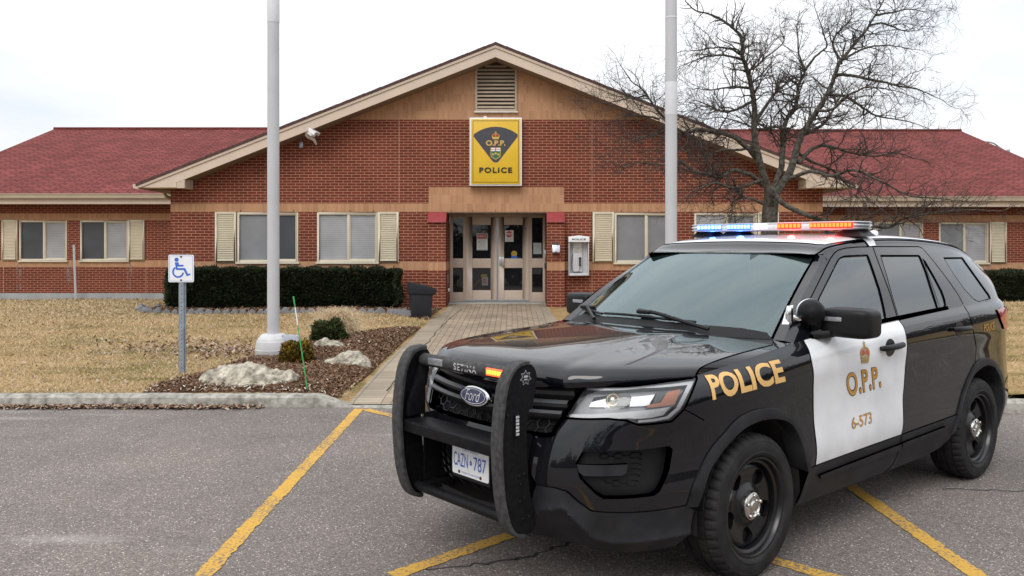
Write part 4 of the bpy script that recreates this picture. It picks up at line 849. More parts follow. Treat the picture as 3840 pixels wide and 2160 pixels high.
# --- accessible parking sign
HS=thing('parking_sign','white square sign with blue wheelchair symbol on a galvanised post by the kerb','sign',(-4.03,10.25,.12))
mb=MB(); x=-4.03
for a,b,y0,y1 in ((-.042,-.022,10.262,10.282),(.022,.042,10.262,10.282),(-.026,.026,10.243,10.260)): mb.box((x+a,y0,.08),(x+b,y1,1.46))
for i in range(22): mb.cbox((x,10.2425,.22+i*.05),(.005,.001,.005),1)
mb.build('post',[M_galv,mat('hole_dark',(.03,.03,.035),.8)],HS,bevel=0)
def rrect(cx,cz,w,h,r,n=6):
    P=[]
    for (sx_,sz_,a0) in ((1,1,0),(-1,1,90),(-1,-1,180),(1,-1,270)):
        for i in range(n+1):
            a=R(a0+90*i/n); P.append((cx+sx_*(w/2-r)+r*math.cos(a),cz+sz_*(h/2-r)+r*math.sin(a)))
    return P
cx,cz=-4.028,1.435
mb=MB(); mb.prism(rrect(cx,cz,.31,.335,.02),lambda a,b,d:(a,d,b),10.225,10.229); pl=mb.build('sign_plate',mat('sign_white',(.76,.77,.80),.3,var=.03),HS)
M_blue=mat('sign_blue',(.035,.13,.50),.4,var=.05)
mb=MB(); o1=rrect(cx,cz,.285,.31,.014); o2=rrect(cx,cz,.279,.304,.012); n=len(o1)
mb.add([(a,10.2238,b) for a,b in o1+o2],[(i,(i+1)%n,(i+1)%n+n,i+n) for i in range(n)])
Q=lambda px,py:(cx+(px-1337)*.001616,cz-(py-1231)*.001616)  # layout of the symbol in metres on the plate
yy=10.2236
flat(mb,circ(*Q(1303,1165),.0255,20),yy)
flat(mb,[Q(1290,1185),Q(1318,1185),Q(1322,1203),Q(1355,1203),Q(1355,1217),Q(1310,1217),Q(1310,1228),Q(1368,1228),Q(1390,1273),Q(1405,1267),Q(1408,1280),Q(1380,1289),Q(1357,1243),Q(1300,1243)],yy)
c0=(1315,1257); A=np.linspace(R(-8),R(-238),26); 
flat(mb,[Q(c0[0]+45*math.cos(a),c0[1]-45*math.sin(a)) for a in A]+[Q(c0[0]+32*math.cos(a),c0[1]-32*math.sin(a)) for a in A[::-1]],yy)
mb.build('symbol',M_blue,pl,recalc=False)
mb=MB()
for zz in (1.578,1.292): mb.lathe([(.013,0),(.011,.004),(.004,.006)],12,0,Matrix.Translation((cx,10.2245,zz))@Matrix.Rotation(R(90),4,'X'))
mb.build('bolt',mat('rust',(.10,.045,.03),.7,var=.4,scale=60),pl)
# --- thin leaning post by the left wing
mb=MB(); mb.tube([(-12.93,24.9,.05),(-12.99,24.9,1.745)],.034,4); o=mb.build('marker_post',mat('post_pale',(.50,.54,.55),.55,var=.12),None,org=(-12.93,24.9,.1)); top(o,'thin pale square post standing before the left wing windows','post')
# --- driveway marker
T=thing('driveway_marker','thin leaning green and white driveway marker rod in the mulch','marker',(-2.24,9.2,.13))
G1=mat('rod_green',(.05,.36,.10),.4); P0,P1=Vector((-2.235,9.2,.10)),Vector((-2.405,9.24,1.155)); lp=lambda t:P0+(P1-P0)*t
mb=MB(); mb.tube([lp(0),lp(.70)],.0065,8); mb.tube([lp(.885),lp(1)],[.0065,.009],8); mb.build('rod',G1,T)
mb=MB(); mb.tube([lp(.70),lp(.885)],.0066,8); mb.build('white_band',M_white,T)
# --- waste bin
BN=thing('waste_bin','charcoal square plastic bin with a domed flap lid beside the entrance pilaster','bin',(-1.88,17.4,.27))
M_bin=mat('bin_grey',(.020,.022,.027),.55,var=.1,scale=5,spec=.2)
Mb=Matrix.Translation((-1.905,17.4,.25))@Matrix.Rotation(R(14),4,'Z')@Matrix.Rotation(R(2.5),4,'Y')
mb=MB(); a,b=.20,.225
V=[(-a,-a,0),(a,-a,0),(a,a,0),(-a,a,0),(-b,-b,.50),(b,-b,.50),(b,b,.50),(-b,b,.50)]; mb.add([Mb@Vector(v) for v in V],[(0,3,2,1),(4,5,6,7),(0,1,5,4),(1,2,6,5),(2,3,7,6),(3,0,4,7)]); mb.build('body',M_bin,BN,bevel=.02)
mb=MB(); b=.262; mb.prism([(-b,.47),(b,.47),(b+.03,.56),(b+.005,.60),(.06,.655),(-b,.70)],lambda p,q,d:Mb@Vector((p,d,q)),-b+.01,b-.01); mb.build('lid',M_bin,BN,bevel=.018)
mb=MB(); mb.box((.224,-.07,.12),(.229,.09,.36),0,Mb); mb.build('sticker',mat('bin_sticker',(.22,.30,.27),.6,var=.4,scale=30),BN)
# --- rocks
M_rock=mat('limestone',(.27,.24,.185),.9,var=.30,scale=9,c2=(.47,.43,.355),detail=13,bump=1,bscale=30,spec=.12)
n_,k_,p_=nodes(M_rock); g_=n_.new('ShaderNodeNewGeometry'); z_=n_.new('ShaderNodeTexNoise'); z_.inputs['Scale'].default_value=16; z_.inputs['Detail'].default_value=9; z_.inputs['Roughness'].default_value=.7; k_.new(g_.outputs['Position'],z_.inputs['Vector'])
r_=n_.new('ShaderNodeValToRGB'); r_.color_ramp.elements[0].position=.34; r_.color_ramp.elements[1].position=.50; r_.color_ramp.elements[0].color=(.18,.17,.15,1); r_.color_ramp.elements[1].color=(1,1,1,1); k_.new(z_.outputs[0],r_.inputs[0])
m_=n_.new('ShaderNodeMix'); m_.data_type='RGBA'; m_.blend_type='MULTIPLY'; m_.inputs[0].default_value=.62; k_.new(p_.inputs['Base Color'].links[0].from_socket,m_.inputs[6]); k_.new(r_.outputs[0],m_.inputs[7]); k_.new(m_.outputs[2],p_.inputs['Base Color'])
from mathutils import noise as mn
def rock(name,label,prof,y0,depth,seed,tilt=0):
    """prof: silhouettes [(x, z_bottom, z_top)] ; rounded in depth, roughened"""
    pr=np.array(prof); nx,na=150,64; V=[];F=[]
    xs=np.linspace(pr[0,0],pr[-1,0],nx)
    for i,x in enumerate(xs):
        zb=np.interp(x,pr[:,0],pr[:,1]); zt=np.interp(x,pr[:,0],pr[:,2]); e=min(1,math.sqrt(max(0,1-abs(2*(x-pr[0,0])/(pr[-1,0]-pr[0,0])-1)**3)))
        for j in range(na):
            a=PI*j/(na-1); c=math.copysign(abs(math.cos(a))**.75,math.cos(a)); s=abs(math.sin(a))**.8
            p=Vector((x,y0-depth*.5*e*c+tilt*(x-xs[0]),zb-.06+(zt-zb+.06)*s))
            q=p*3.2+Vector((seed,0,0)); nn=mn.fractal(q,1,2,4)*.05+mn.noise(p*14+Vector((seed,3,1)))*.018-abs(mn.noise(p*6+Vector((0,seed,0))))*.045-max(0,mn.noise(p*22+Vector((seed,seed,0))))*.022-max(0,mn.noise(p*45))*.010
            p+=Vector((.2*nn,-c*nn*1.2,s*nn)); V.append(p)
    for i in range(nx-1):
        for j in range(na-1): F.append((i*na+j,(i+1)*na+j,(i+1)*na+j+1,i*na+j+1))
    mb=MB(); mb.add(V,F); o=mb.build(name,M_rock,None,org=(float(np.mean(xs)),y0,.12),angle=50); return top(o,label,'rock',group='pale boulders in the mulch bed')
rock('boulder','largest pale limestone boulder, flat and long, just behind the kerb',[(-3.62,.14,.17),(-3.50,.12,.26),(-3.40,.12,.30),(-3.33,.12,.335),(-3.15,.12,.355),(-2.98,.13,.365),(-2.9,.13,.345),(-2.78,.14,.31),(-2.62,.16,.275),(-2.5,.17,.27),(-2.44,.18,.20)],9.62,.75,3.3)
rock('boulder','mid sized pitted pale boulder beside the brick path',[(-2.44,.20,.23),(-2.34,.19,.26),(-2.26,.17,.30),(-2.2,.15,.335),(-2.1,.13,.34),(-2.0,.11,.32),(-1.93,.10,.28),(-1.86,.10,.22),(-1.83,.10,.14)],10.95,.45,9.1)
rock('boulder','small flat pale boulder behind the yellow shrub',[(-2.98,.2,.24),(-2.9,.19,.30),(-2.8,.19,.31),(-2.7,.19,.285),(-2.6,.19,.27),(-2.5,.19,.23)],12.6,.4,5.7)
# --- shrubs, ornamental grass, hedges
def leafcloud(name,m,C,N,size,parent=None,org=None,asp=.45):
    n=len(C); a=rng.normal(0,1,(n,3)); a/=np.linalg.norm(a,axis=1)[:,None]; d=N+.7*a; d/=np.linalg.norm(d,axis=1)[:,None]
    s=np.cross(d,rng.normal(0,1,(n,3))); s/=np.linalg.norm(s,axis=1)[:,None]; L=(size*rng.uniform(.5,1.3,n))[:,None]
    V=np.stack([C-s*L*asp*.5,C+s*L*asp*.5,C+d*L+s*L*asp*.3,C+d*L-s*L*asp*.3],1).reshape(-1,3)
    return fastmesh(name,V,np.arange(4*n).reshape(-1,4),m,parent,org)
def shrub(label,x,y,z,rx,ry,rz,cols,n,seed):
    T=thing('shrub',label,'shrub',(x,y,z),group='small shrubs in the mulch bed'); q=np.random.default_rng(seed)
    d=q.normal(0,1,(n,3)); d/=np.linalg.norm(d,axis=1)[:,None]; d[:,2]=np.abs(d[:,2])*1.0-.12
    r=q.uniform(.55,1.0,n)**.5; lob=1+.16*np.sin(d[:,0]*7+seed)+.13*np.sin(d[:,1]*9+d[:,2]*6)+.06*q.normal(0,1,n)
    C=np.stack([x+rx*d[:,0]*r*lob,y+ry*d[:,1]*r*lob,z+.04+rz*np.maximum(d[:,2],-.05)*r*lob],1)
    leafcloud('foliage',island('shrub_leaf_'+str(seed),cols),C,d+np.array([0,0,.4]),.045,T)
    mb=MB()
    for i in range(12):
        a=2*PI*i/12; mb.tube([(x+.02*math.cos(a),y+.02*math.sin(a),z-.03),(x+rx*.4*math.cos(a),y+ry*.4*math.sin(a),z+rz*.35),(x+rx*.7*math.cos(a),y+ry*.7*math.sin(a),z+rz*.75)],[.012,.008,.004],5)
    mb.build('stem',mat('twig_bark',(.07,.045,.03),.9,var=.3),T)
shrub('yellow tipped evergreen shrub beside the base of the left pole',-2.86,11.15,.155,.215,.21,.24,[(.012,.018,.006),(.04,.045,.010),(.14,.095,.016),(.38,.21,.022),(.07,.065,.014),(.27,.14,.018)],9000,11)
shrub('dark green and russet evergreen shrub in front of the tuft of pale grass',-2.90,13.35,.18,.27,.26,.31,[(.014,.022,.008),(.028,.05,.014),(.085,.055,.02),(.055,.095,.025),(.022,.035,.012)],10000,12)
def tuft():
    T=thing('ornamental_grass','arching tuft of straw coloured ornamental grass behind the dark shrub','grass clump',(-2.95,14.15,.2))
    q=np.random.default_rng(5); n=3000; V=[];F=[]
    bx=q.normal(-2.95,.12,n); by=q.normal(14.15,.10,n); a=q.uniform(0,2*PI,n); H=q.uniform(.18,.56,n); Rr=q.uniform(.10,.52,n); w=.003
    k=5; t=np.linspace(0,1,k)
    X=bx[:,None]+np.cos(a)[:,None]*Rr[:,None]*t**1.5; Y=by[:,None]+np.sin(a)[:,None]*Rr[:,None]*t**1.5*.8; Zz=.19+H[:,None]*(1-(1-t)**2)-.30*Rr[:,None]*t**3
    sx_=-np.sin(a)[:,None]*w*(1-.7*t); sx_=np.where(np.abs(sx_)<.0012,.0012,sx_)
    A=np.stack([X-sx_,Y,Zz],2); B=np.stack([X+sx_,Y+.001,Zz],2); V=np.concatenate([A,B],1).reshape(-1,3)
    f=np.array([[i,i+1,i+1+k,i+k] for i in range(k-1)]); F=(f[None]+(np.arange(n)*2*k)[:,None,None]).reshape(-1,4)
    fastmesh('blades',V,F,island('straw_blades',[(.36,.25,.14),(.58,.45,.29),(.68,.55,.38),(.50,.37,.22)],.8),T)
tuft()
def hedge(label,x0,x1,y0,y1,z0,z1,n,org):
    T=thing('hedge',label,'hedge',org,group='clipped dark yew hedges'); q=np.random.default_rng(int(abs(x0)*10))
    mb=MB(); nx=int((x1-x0)/.12); 
    mb.box((x0+.10,y0+.10,z0),(x1-.10,y1-.10,z1-.10)); mb.build('dark_core',mat('hedge_inside',(.006,.009,.005),.95),T)  # plain near-black box; its colour stands in for shade inside the hedge
    def shell(n):
        f=q.choice(3,n,p=[.66,.22,.12]); u=q.uniform(0,1,(n,3)); C=np.zeros((n,3)); Nn=np.zeros((n,3))
        C[:,0]=x0+(x1-x0)*u[:,0]; C[:,1]=y0+(y1-y0)*u[:,1]; C[:,2]=z0+(z1-z0)*u[:,2]
        m=f==0; C[m,1]=y0; Nn[m,1]=-1
        m=f==1; C[m,2]=z1; Nn[m,2]=1
        m=f==2; sd=q.integers(0,2,n); C[m,0]=np.where(sd[m]==0,x0,x1); Nn[m,0]=np.where(sd[m]==0,-1,1)
        b=.035*np.sin(C[:,0]*5.1)*np.sin(C[:,2]*7+1)+.03*np.sin(C[:,0]*13+C[:,2]*9)+q.normal(0,.022,n)
        # round the ends and undercut the foot
        C+=Nn*(b-.03)[:,None]; low=np.clip((z0+.28-C[:,2])/.28,0,1); C[:,1]+=np.where(f==0,low*.10,0); C[:,0]+=np.where(f==2,np.sign(Nn[:,0])*-.22*low**1.5*1,0)
        e=np.clip((.25-np.minimum(C[:,0]-x0,x1-C[:,0]))/.25,0,1); C[:,1]+=np.where(f==0,e*e*.12,0); C[:,2]-=np.where(f==1,e*e*.06,0)
        return C,Nn
    C,Nn=shell(n); leafcloud('foliage',island('yew_leaf',[(.006,.011,.005),(.012,.021,.008),(.020,.033,.012),(.034,.036,.014),(.012,.020,.008)]) if 'yew_leaf' not in MATS else MATS['yew_leaf'],C,Nn+np.array([0,0,.3]),.055,T)
    # shoots poking out of the top
    k=int((x1-x0)*14); xs=np.concatenate([q.uniform(x0,x1,k)]); C=[];D=[]
    for xx in xs:
        h=q.gamma(1.3,.022); yy=q.uniform(y0+.05,y0+.5)
        for s in np.linspace(0,h,max(2,int(h/.012))): C.append((xx+q.normal(0,.006),yy,z1-.02+s)); D.append((q.normal(0,.6),q.normal(0,.6),.8))
    leafcloud('shoot',MATS['yew_leaf'],np.array(C),np.array(D),.035,T)
hedge('long clipped dark hedge left of the entrance under the front windows',-7.78,-2.60,18.85,19.7,.22,1.165,70000,(-5.2,19.3,.25))
hedge('clipped dark hedge under the right wing windows behind the car',10.4,17.5,22.9,23.9,.10,.98,40000,(13.5,23.4,.1)) 
# edging stones along the hedge bed
M_stone=mat('edging_stone',(.17,.17,.18),.9,var=.35,scale=25,bump=.6)
def stone_mesh(seed):
    q=np.random.default_rng(seed); mb=MB(); P=[]
    base=[(-.085,0),(-.09,.05),(-.05,.095),(-.02,.125),(.02,.12),(.055,.085),(.09,.05),(.085,0)]
    base=[(a+q.normal(0,.006),max(0,b+q.normal(0,.007))) for a,b in base]
    mb.prism(base,lambda a,b,d:(a,d,b),-.045,.045); return mb
protos=[]
for i in range(5):
    o=stone_mesh(20+i).build('edging_stone',M_stone,None,bevel=.012); protos.append(o)
spots=[]
for x in np.arange(-7.85,-2.75,.185): spots.append((x,18.15+.02*math.sin(x*3),0))
for t in np.linspace(0,1,6): spots.append((-7.95-.33*math.sin(t*PI/2),18.22+.62*t,80*t))
for t in np.linspace(0,1,5): spots.append((-2.62+.5*t,18.1-.75*t,-50))
for t in np.linspace(.15,1,3): spots.append((-8.25+.35*t,18.9+.3*t,20))
for i,(x,y,a) in enumerate(spots):
    if i<5: o=protos[i]
    else: o=protos[i%5].copy(); COL0.objects.link(o)
    s=rng.uniform(.8,1.15); o.location=(x,y,float(tz(x,y))-.01); o.rotation_euler=(rng.normal(0,.06),rng.normal(0,.08),R(a)+rng.normal(0,.15)); o.scale=(s,s,s*rng.uniform(.85,1.15))
    top(o,'grey pointed edging stone in the row along the foot of the hedge bed','edging stone','edging stones along the hedge bed')
# --- bare tree
M_bark=mat('bark',(.055,.046,.038),.95,var=.5,scale=18,c2=(.085,.078,.066),detail=10,bump=1,bscale=40,spec=.1)
M_twig=mat('twig',(.072,.059,.054),.9,var=.35,scale=9,spec=.1)
def tubes_np(S,m,name,parent):
    """S: list of (pts (k,3), radii (k,)); 3-sided tubes in one go"""
    V=[];F=[];b=0
    for P,r,ns in S:
        k=len(P); T=np.gradient(P,axis=0); T/=np.maximum(np.linalg.norm(T,axis=1)[:,None],1e-9)
        ref=np.array([0,0,1.]) if abs(T[0,2])<.8 else np.array([1.,0,0])
        U=np.cross(T,ref); U/=np.maximum(np.linalg.norm(U,axis=1)[:,None],1e-9); W_=np.cross(T,U)
        a=2*PI*np.arange(ns)/ns
        V.append((P[:,None]+r[:,None,None]*(U[:,None]*np.cos(a)[None,:,None]+W_[:,None]*np.sin(a)[None,:,None])).reshape(-1,3))
        i=np.arange(k-1)[:,None]*ns; j=np.arange(ns)[None]; j2=(j+1)%ns
        F.append(np.stack([i+j,i+j2,i+ns+j2,i+ns+j],2).reshape(-1,4)+b); b+=k*ns
    return fastmesh(name,np.concatenate(V),np.concatenate(F),m,parent,smooth=True)
def bare_tree(T,limbs,seed=4):
    q=np.random.default_rng(seed); trunk=[];tw=[]
    def wob(P,amp):
        P=np.array(P,float); out=[]
        for a,b in zip(P[:-1],P[1:]):
            k=max(2,int(np.linalg.norm(b-a)/.09))
            for t in np.arange(k)/k: out.append(a+(b-a)*t)
        out.append(P[-1]); out=np.array(out); nz=q.normal(0,1,(len(out),3)).cumsum(0)*amp; nz-=np.linspace(0,1,len(out))[:,None]*nz[-1]; nz[0]=0
        return out+nz
    def twig(p,d,L,r,lev):
        k=max(3,int(L/.07)); P=[p]; dd=d/np.linalg.norm(d)
        for i in range(k):
            dd=dd+q.normal(0,.20,3)+np.array([0,0,.035]); dd/=np.linalg.norm(dd); P.append(P[-1]+dd*L/k)
        P=np.array(P); rr=np.linspace(r,max(.0017,r*.35),len(P)); tw.append((P,rr,4 if r>.006 else 3))
        if lev<=0: return
        n=int(q.poisson({3:5,2:5.4,1:5.0}[lev]*L/.55+.8))
        for _ in range(n):
            i=q.integers(1,len(P)); t=P[min(i,len(P)-1)]-P[i-1]; s=np.cross(t,q.normal(0,1,3)); s/=np.linalg.norm(s)+1e-9
            twig(P[i],t/np.linalg.norm(t)*q.uniform(.3,.9)+s*q.uniform(.5,1.1),L*q.uniform(.28,.62),max(.002,rr[i]*.62),lev-1)
    for li,(r0,r1,P) in enumerate(limbs):
        Q=wob(resamp3(P),.004 if li else .0); rr=np.linspace(r0*.80,r1*.8,len(Q))
        if li==0: rr=np.interp(np.linspace(0,1,len(Q)),[0,.2,.8,1],[r0*1.2,r0*.93,r0*.83,r0*.72])
        trunk.append((Q,rr,10 if r0>.05 else 6))
        if li==0: continue
        Lt=np.linalg.norm(np.diff(Q,axis=0),axis=1).sum(); n=int(Lt*12.5)+5
        for _ in range(n):
            f=q.uniform(.18,1)**.8; i=min(len(Q)-2,int(f*len(Q))); t=Q[i+1]-Q[i]; t/=np.linalg.norm(t); s=np.cross(t,q.normal(0,1,3)); s/=np.linalg.norm(s)+1e-9
            twig(Q[i],t*q.uniform(.1,.8)+s*q.uniform(.6,1.1)+np.array([0,0,.15]),q.uniform(.22,.85)*(1.15-.45*f),min(rr[i]*.55,.014),2 if q.random()<.55 else 1)
        twig(Q[-1],Q[-1]-Q[-2],.5,r1,2)
    tubes_np(trunk,M_bark,'trunk',T); tubes_np(tw,M_twig,'crown',T)
def resamp3(P):
    P=[np.array(p,float) for p in P]; out=[]
    for i in range(len(P)-1):
        p0=P[i-1] if i else 2*P[0]-P[1]; p1,p2=P[i],P[i+1]; p3=P[i+2] if i+2<len(P) else 2*p2-p1
        for f in (0,.25,.5,.75): out.append(.5*(2*p1+(p2-p0)*f+(2*p0-5*p1+4*p2-p3)*f*f+(3*p1-p0-3*p2+p3)*f**3))
    out.append(P[-1]); return out
TR=thing('bare_tree','leafless spreading tree with dark twisted limbs behind the police car','tree',(4.27,14.0,.15))
lm=[list(l) for l in LIMBS]; lm[0][2]=[(4.23,14.0,.05),(4.25,14.0,.5),(4.27,14.0,1.2)]+list(lm[0][2])
bare_tree(TR,lm)
# --- street lamp far behind the right wing
T=thing('street_lamp','distant street lamp with a curved arm above the right roof edge','street lamp',(26.0,44,0))
mb=MB(); mb.tube([(26.0,44,-.1),(26.0,44,6.75)],.08,8); mb.tube([(26.0,44,6.55),(25.6,44,6.82),(25.25,44,7.08),(24.95,44,7.16),(24.6,44,7.17)],[.05,.05,.045,.045,.04],8); mb.build('pole',M_galv,T)
mb=MB(); mb.superell((24.4,44,7.15),(.30,.14,.06),.6); mb.build('lamp_head',M_pgrey,T)
# --- bare trees and a wood edge across the road behind the viewer (they show in the paint and the glass)
def far_tree(x,y,h,seed,label):
    q=np.random.default_rng(seed); T=thing('bare_tree',label,'tree',(x,y,0),group='bare trees across the road'); S=[]
    def br(p,d,L,r,lev):
        k=5; P=[p]; dd=d
        for i in range(k): dd=dd+q.normal(0,.13,3)+np.array([0,0,.05]); dd/=np.linalg.norm(dd); P.append(P[-1]+dd*L/k)
        P=np.array(P); S.append((P,np.linspace(r,r*.6,len(P)),5 if lev>2 else 3))
        if lev==0: return
        for _ in range(4 if lev>1 else 5):
            i=q.integers(2,len(P)); s=np.cross(dd,q.normal(0,1,3)); s/=np.linalg.norm(s); br(P[i],dd*.7+s*.75,L*q.uniform(.5,.78),r*.55,lev-1)
    br(np.array([x,y,-.1]),np.array([0,0,1.]),h*.36,h*.026,5)
    n0=1; tubes_np(S[:n0],M_bark,'trunk',T); tubes_np(S[n0:],M_twig,'crown',T)
for i,(x,y,h) in enumerate(((-9,-27,11),(-1.5,-31,12.5),(6.5,-26,10),(15,-30,12),(26,-24,11),(34,-10,10),(-20,-30,12))):
    far_tree(x,y,h,40+i,'bare tree across the road, seen only in reflections')
q=np.random.default_rng(9); n=26000; X=q.uniform(-80,80,n); C=np.stack([X,-44+q.normal(0,1.6,n),np.abs(q.normal(0,1,n))**.8*(2.6+1.2*np.sin(X*.21)+.8*np.sin(X*.57))],1)
leafcloud('wood_edge',island('wood_edge_twigs',[(.03,.028,.022),(.06,.05,.04),(.045,.045,.03),(.09,.075,.06)]),C,q.normal(0,1,(n,3)),.9)['kind']='stuff'
n=14000; Y=q.uniform(-40,40,n); C=np.stack([62+q.normal(0,1.6,n),Y,np.abs(q.normal(0,1,n))**.8*(3+1.2*np.sin(Y*.3))],1)
leafcloud('wood_edge',MATS['wood_edge_twigs'],C,q.normal(0,1,(n,3)),.9)['kind']='stuff'

n=22000; X=q.uniform(-170,170,n); C=np.stack([X,112+q.normal(0,2,n),np.abs(q.normal(0,1,n))**.8*(2.0+.8*np.sin(X*.15)+.6*np.sin(X*.43))],1); C=C[C[:,2]<6.5]
leafcloud('wood_edge',MATS['wood_edge_twigs'],C,q.normal(0,1,(len(C),3)),1.5)['kind']='stuff'
# ---- car surfaces: Catmull-Rom patches and outlines in their (u,v) parameters
def crw(t,n):
    t=np.clip(np.asarray(t,float),0,n-1-1e-9); i=np.floor(t).astype(int); f=t-i
    w=[-.5*f+f*f-.5*f**3, 1-2.5*f*f+1.5*f**3, .5*f+2*f*f-1.5*f**3, -.5*f*f+.5*f**3]
    return i,w
def pad(G):
    G=np.concatenate([2*G[:1]-G[1:2],G,2*G[-1:]-G[-2:-1]],0)
    G=np.concatenate([2*G[:,:1]-G[:,1:2],G,2*G[:,-1:]-G[:,-2:-1]],1)
    return G
class Surf:
    def __init__(s,G):
        s.G=np.array(G,float); s.n,s.m=s.G.shape[:2]; s.P=pad(s.G)
    def __call__(s,u,v):
        u=np.asarray(u,float); v=np.asarray(v,float)
        i,a=crw(u,s.n); j,b=crw(v,s.m)
        r=0
        for k in range(4):
            for l in range(4):
                r=r+(a[k]*b[l])[...,None]*s.P[i+k,j+l]
        return r
    def nrm(s,u,v,e=.02):
        u=np.asarray(u,float); v=np.asarray(v,float)
        du=s(np.minimum(u+e,s.n-1),v)-s(np.maximum(u-e,0),v); dv=s(u,np.minimum(v+e,s.m-1))-s(u,np.maximum(v-e,0))
        n=np.cross(du,dv); return n/np.maximum(np.linalg.norm(n,axis=-1,keepdims=True),1e-12)
# ---- lower body wrap: u = column front->rear, v = row bottom->top ----
COL=[(1.105,0),(1.09,.3),(1.035,.55),(.94,.73),(.77,.87),(.5,.945),(.2,.975),(-.2,.985),(-.6,.98),(-1.1,.975),(-1.6,.975),
     (-2.2,.98),(-2.7,.985),(-3.1,.975),(-3.42,.945),(-3.68,.865),(-3.84,.70),(-3.92,.4),(-3.94,0)]
# rows: z, side dy, front dx, rear dx
ROW=[(.27,-.06,-.13,.10),(.40,-.025,-.035,.03),(.55,.0,0,0),(.72,-.015,.0,.0),(.88,-.012,-.03,.02),(1.0,0,-.075,.05),(1.1,-.015,-.13,.08),(0,-.06,-.19,.13)]
def belt(x):
    return np.interp(x,[-4,-3.5,-2.5,-1.6,-.6,-.3,.0,.4,.6,.9,1.1],[1.30,1.295,1.27,1.235,1.19,1.165,1.135,1.08,1.065,1.04,1.03])
def mkW():
    G=[]
    n=len(COL)
    for k,(x,y) in enumerate(COL):
        # direction weights
        p=COL[max(k-1,0)];q=COL[min(k+1,n-1)]
        tx,ty=q[0]-p[0],q[1]-p[1]; L=np.hypot(tx,ty); nx,ny=ty/L,-tx/L   # outward normal (for front center: ty>0 -> nx=+)
        col=[]
        zb=belt(x)
        for r,(z,dy,df,dr) in enumerate(ROW):
            d=(df*nx*nx if nx>0 else dr*-1*nx*nx) + dy*ny*ny
            zz=z
            if r==7: zz=zb
            else:
                # squeeze rows under belt
                top=zb-.06
                zz=.27+(z-.27)*(top-.27)/(1.1-.27) if z>.55 else z
            col.append((x+nx*d,y+ny*d,zz))
        G.append(col)
    G=np.array(G); G[0,:,1]=0; G[-1,:,1]=0
    return Surf(G)
W=mkW()
# ---- greenhouse shell: u = x station index, v = section belt->roof centre ----
GX=[-.2,-.6,-1.05,-1.2,-1.35,-1.7,-2.2,-2.7,-3.1,-3.4,-3.62,-3.8]
def zc(x): return float(np.interp(x,[-3.8,-3.62,-3.4,-3.1,-2.7,-2.2,-1.7,-1.4,-1.2,-1.05,-.6,-.2],[1.58,1.635,1.70,1.755,1.785,1.80,1.792,1.772,1.742,1.668,1.62,1.58]))
def mkG():
    G=[]
    for x in GX:
        zb=belt(x); c=zc(x); yb=float(np.interp(x,[-3.8,-3.62,-3.4,-3.1,-2.7,-1.6,-.6,-.2],[.74,.82,.865,.895,.918,.92,.92,.915]))
        k=float(np.interp(x,[-3.8,-3.4,-3,-1],[.93,.97,1,1]))
        e=float(np.interp(x,[-1.2,-1.05],[1,.35]))
        zr=c-.085*e
        yr=.70*k
        pts=[(yb,zb)]
        for f in (.3,.6,.85):
            pts.append((yb+(yr-yb)*f+.022*np.sin(np.pi*f),zb+(zr-zb)*f))
        pts+= [(yr-.005,zr+.004*e),(yr-.022,c-.052*e),(yr*.905,c-.028*e),(yr*.72,c-.012*e),(yr*.36,c-.003),(0,c)]
        G.append([(x,y,z) for y,z in pts])
    return Surf(np.array(G))
GH=mkG()
# ---- hood: u front->rear, v = -1..1 mapped to 0..10 ----
HY=[-1,-.96,-.9,-.82,-.74,-.66,-.6,-.54,-.48,-.42,-.34,-.2,0,.2,.34,.42,.48,.54,.6,.66,.74,.82,.9,.96,1]
HU=[(1.0,1.0),(1.005,.86),(.99,.68),(.95,.52),(.86,.40),(.7,.27),(.5,.165),(.25,.075),(0,0)]
def mkH():
    G=[]
    for a,b in HU:
        row=[]
        for q in HY:
            ay=abs(q)
            ye=.905+( .865-.905)*(1-a)
            y=q*ye
            XF=np.interp(ay,[0,.2,.4,.6,.78,.92,1],[1.035,1.027,1.0,.945,.80,.58,.43])
            XR=-.10-.2*ay**2
            ZF=np.interp(ay,[0,.2,.4,.6,.78,.92,1],[1.015,1.017,1.02,1.03,1.045,1.055,1.058])
            ZR=1.222-.052*ay**2.2
            dome=.013/(1+np.exp((ay-.50)/.028))+.007/(1+np.exp((ay-.80)/.03))
            row.append((XR+(XF-XR)*a,y,ZR+(ZF-ZR)*b+dome*float(np.interp(b,[0,.06,.45,.72,1],[.55,.8,1,.35,0]))))
        G.append(row)
    return Surf(np.array(G))
HD=mkH()
